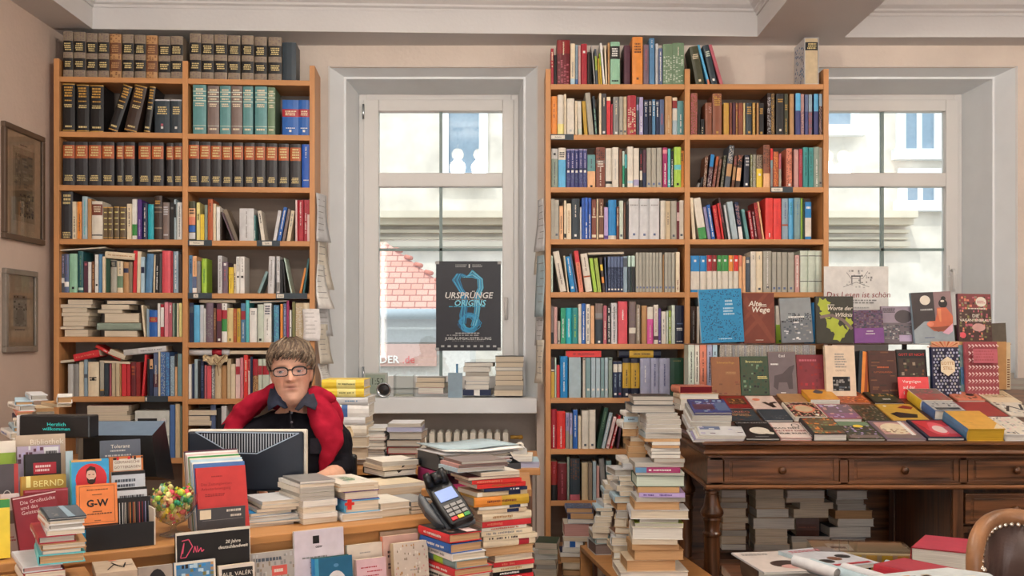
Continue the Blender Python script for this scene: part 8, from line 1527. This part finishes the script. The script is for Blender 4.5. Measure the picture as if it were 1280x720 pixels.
# collar: two open wings
Yk = 3.335
def wing(pts, col, name='collar'):
    mb = MB(); n = len(pts); vs = [Vector(p) for p in pts]; c = sum(vs, Vector())/n+Vector((0,-.008,0)); mb.add(vs+[c], [(i, (i+1) % n, n) for i in range(n)], col, 0, True)
    o = mb.build(name, 'shirt', man); m = o.modifiers.new('s', 'SOLIDIFY'); m.thickness = .004; m.offset = 1; return fix(o)
wing([W(340, 479, 3.42), W(346, 484, 3.37), W(353, 495, 3.335), W(360, 509, 3.325), W(356, 510, 3.31), W(347, 505, 3.31), W(335, 513, 3.31), W(334, 502, 3.33), W(337, 488, 3.37)], '343848')
wing([W(389, 486, 3.42), W(383, 492, 3.37), W(376, 502, 3.335), W(369, 512, 3.325), W(373, 514, 3.31), W(381, 507, 3.31), W(394, 513, 3.31), W(397, 505, 3.33), W(393, 494, 3.37)], '3a3b46')
mb = MB()
mb.tube([W(362, 514, 3.345), W(363, 519, 3.33), W(365, 540, 3.30), W(366, 580, 3.30)], [.003]*5, 8, '1d1c22')
fix(mb.build('button_placket', 'shirt', man))
for y in (516, 528, 542, 557): mb = MB(); mb.ball(W(364.5, y, 3.298), (.004,.002,.004), '5c5c66', seg=10, rings=6); fix(mb.build('button', 'cover', man))
mb = MB(); p = W(399, 548, 3.318); mb.box((p.x-.03, p.y, p.z-.05), (p.x+.01, p.y+.004, p.z), '2b2a32'); fix(mb.build('chest_pocket', 'shirt', man))
# red sweater laid over the shoulders
mb = MB()
def band(pts, rr, wd=1.0):
    P, r = smooth_path(pts, rr, 8); mb.tube(P, r, 16, 'crimson'); mb.ball(P[0], r[0]*.98, 'crimson', seg=12, rings=8); mb.ball(P[-1], r[-1]*.98, 'crimson', seg=12, rings=8)
# back roll
band([W(346, 487, 3.43), (-.80, 3.51, 1.005), (-.735, 3.535, 1.01), (-.67, 3.51, 1.0), W(388, 493, 3.42)], [.022, .032, .034, .032, .026])
# left sheet: from neck over the shoulder, down the arm
for f_, (r0, r1, r2, r3) in enumerate(((.020, .030, .036, .030), (.018, .028, .034, .028), (.016, .026, .030, .026))):
    dy = f_*.045
    band([W(345-f_*1.5, 486+f_*3, 3.41+dy*.6), W(324-f_*3, 500+f_*5, 3.40+dy*.9), W(303-f_*3, 517+f_*5, 3.40+dy), W(290-f_*1, 541+f_*4, 3.38+dy)], [r0, r1, r2, r3])
band([W(303, 519, 3.44), W(288, 538, 3.42), W(284, 560, 3.40)], [.04, .036, .028])
# right sheet
band([W(388, 492, 3.40), W(400, 507, 3.385), W(412, 529, 3.37), W(414, 555, 3.35), W(407, 578, 3.335), W(401, 595, 3.33)], [.020, .032, .036, .034, .024, .008])
band([W(391, 502, 3.375), W(394, 520, 3.35), W(402, 538, 3.34), W(408, 556, 3.335), W(405, 575, 3.33)], [.018, .024, .028, .026, .018])
band([W(391, 490, 3.45), W(408, 502, 3.45), W(418, 521, 3.44), W(420, 548, 3.42)], [.022, .030, .030, .026])
band([W(394, 490, 3.40), W(406, 493, 3.385), W(417, 499, 3.38)], [.016, .014, .007])
remesh_cloth(mb, 'sweater', 'wool', .0055, '9e1b31', dis=.022)
# swivel chair
oc = empty('office_chair', 'black swivel chair under the seated man', 'chair', (-.745, 3.52, 0))
mb = MB(); mb.box((-.22,-.2,.40), (.22,.2,.445)); bevel(mb.build('seat', 'black', oc), .02, 3)
mb = MB(); mb.box((-.18,.2,.56), (.18,.23,.80)); bevel(mb.build('backrest', 'black', oc), .012, 3); mb = MB(); mb.box((-.03,.2005,.40), (.03,.2295,.5595)); mb.build('back_support', 'black', oc)
mb = MB(); mb.tube([(0,0,.09), (0,0,.3995)], .025); mb.build('gas_post', 'chrome', oc)
for i in range(5):
    a = 2*PI*i/5; mb = MB(); mb.tube([(.03*math.cos(a), .03*math.sin(a), .085), (.27*math.cos(a), .27*math.sin(a), .06)], [.02,.014]); l_ = mb.build('base_leg', 'black', oc); mb = MB(); mb.ball((.27*math.cos(a), .27*math.sin(a), .026), (.02,.02,.0255)); mb.build('caster', 'black', l_)
# ================================================================== CAMERA, LIGHT
cam = bpy.data.cameras.new('camera'); cam.lens = 36; cam.sensor_width = 36; cam.sensor_fit = 'HORIZONTAL'; cam.shift_y = 60/1280; cam.clip_end = 100
co = bpy.data.objects.new('camera', cam); COL.objects.link(co); co.location = (0, 0, CAMH); co.rotation_euler = (PI/2, 0, 0); S.camera = co
w = bpy.data.worlds.new('sky'); S.world = w; w.use_nodes = True
bg = w.node_tree.nodes['Background']; bg.inputs[0].default_value = (.86, .93, 1, 1); bg.inputs[1].default_value = 2.1
def light(kind, name, loc, rot, energy, col=(1,1,1), **k):
    l = bpy.data.lights.new(name, kind); l.energy = energy; l.color = col
    for a, v in k.items(): setattr(l, a, v)
    o = bpy.data.objects.new(name, l); COL.objects.link(o); o.location = loc; o.rotation_euler = rot; return o
light('SUN', 'sun', (0,0,20), (math.radians(38), 0, math.radians(-25)), 1.7, (1,.96,.9), angle=.02)
# added fill light for the room, set in the assumed opening behind the camera
light('AREA', 'shop_window_daylight', (.5, YF+.02, 1.45), (PI/2, 0, PI), 980, (.93,.96,1), shape='RECTANGLE', size=5.0, size_y=2.4)
# pendant globe lamps
gm = emit('lamp_globe', 'ffe6b8', 9)
for i, (x, z) in enumerate(((-.50, 2.90), (-.30, 2.90), (3.10-.02, 2.90), (2.93, 2.90), (1.3+.2, 2.6), (-1.6, 2.9))):
    Yl = (3.0, 3.0, 2.9, 2.9, 1.2, 1.0)[i]
    if i > 3: x = (.6, -1.6)[i-4]; z = 2.85
    e = empty('pendant_lamp', uniq(('white glass globe lamp hanging nearest the poster window, %s of the pair', 'white glass globe lamp hanging before the far window, %s of the pair', 'white glass globe lamp hanging in the front of the shop, %s of two')[i//2] % ('first', 'second')[i % 2]), 'lamp', (x, Yl, z))
    mb = MB(); mb.ball((0,0,0), .055, seg=20, rings=14); g = mb.build('lamp_globe', [gm], e)
    mb = MB(); top = (ZC if x < x1 or x > x2 else ZS)-z; mb.tube([(0,0,.07), (0,0,top)], .006); mb.lathe([(0,top), (.05,top), (.05,top-.02), (0,top-.025)]); mb.build('lamp_rod', 'chrome', e)
    light('POINT', 'lamp_light', (x, Yl, z-.12), (0,0,0), 34, (1,.92,.82), shadow_soft_size=.07)
S.view_settings.view_transform = 'Standard'; S.view_settings.look = 'None'; S.view_settings.gamma = 1; S.view_settings.use_curve_mapping = False; S.view_settings.exposure = 0.12
S.cycles.use_denoising = True
S.cycles.max_bounces = 8; S.cycles.transparent_max_bounces = 12
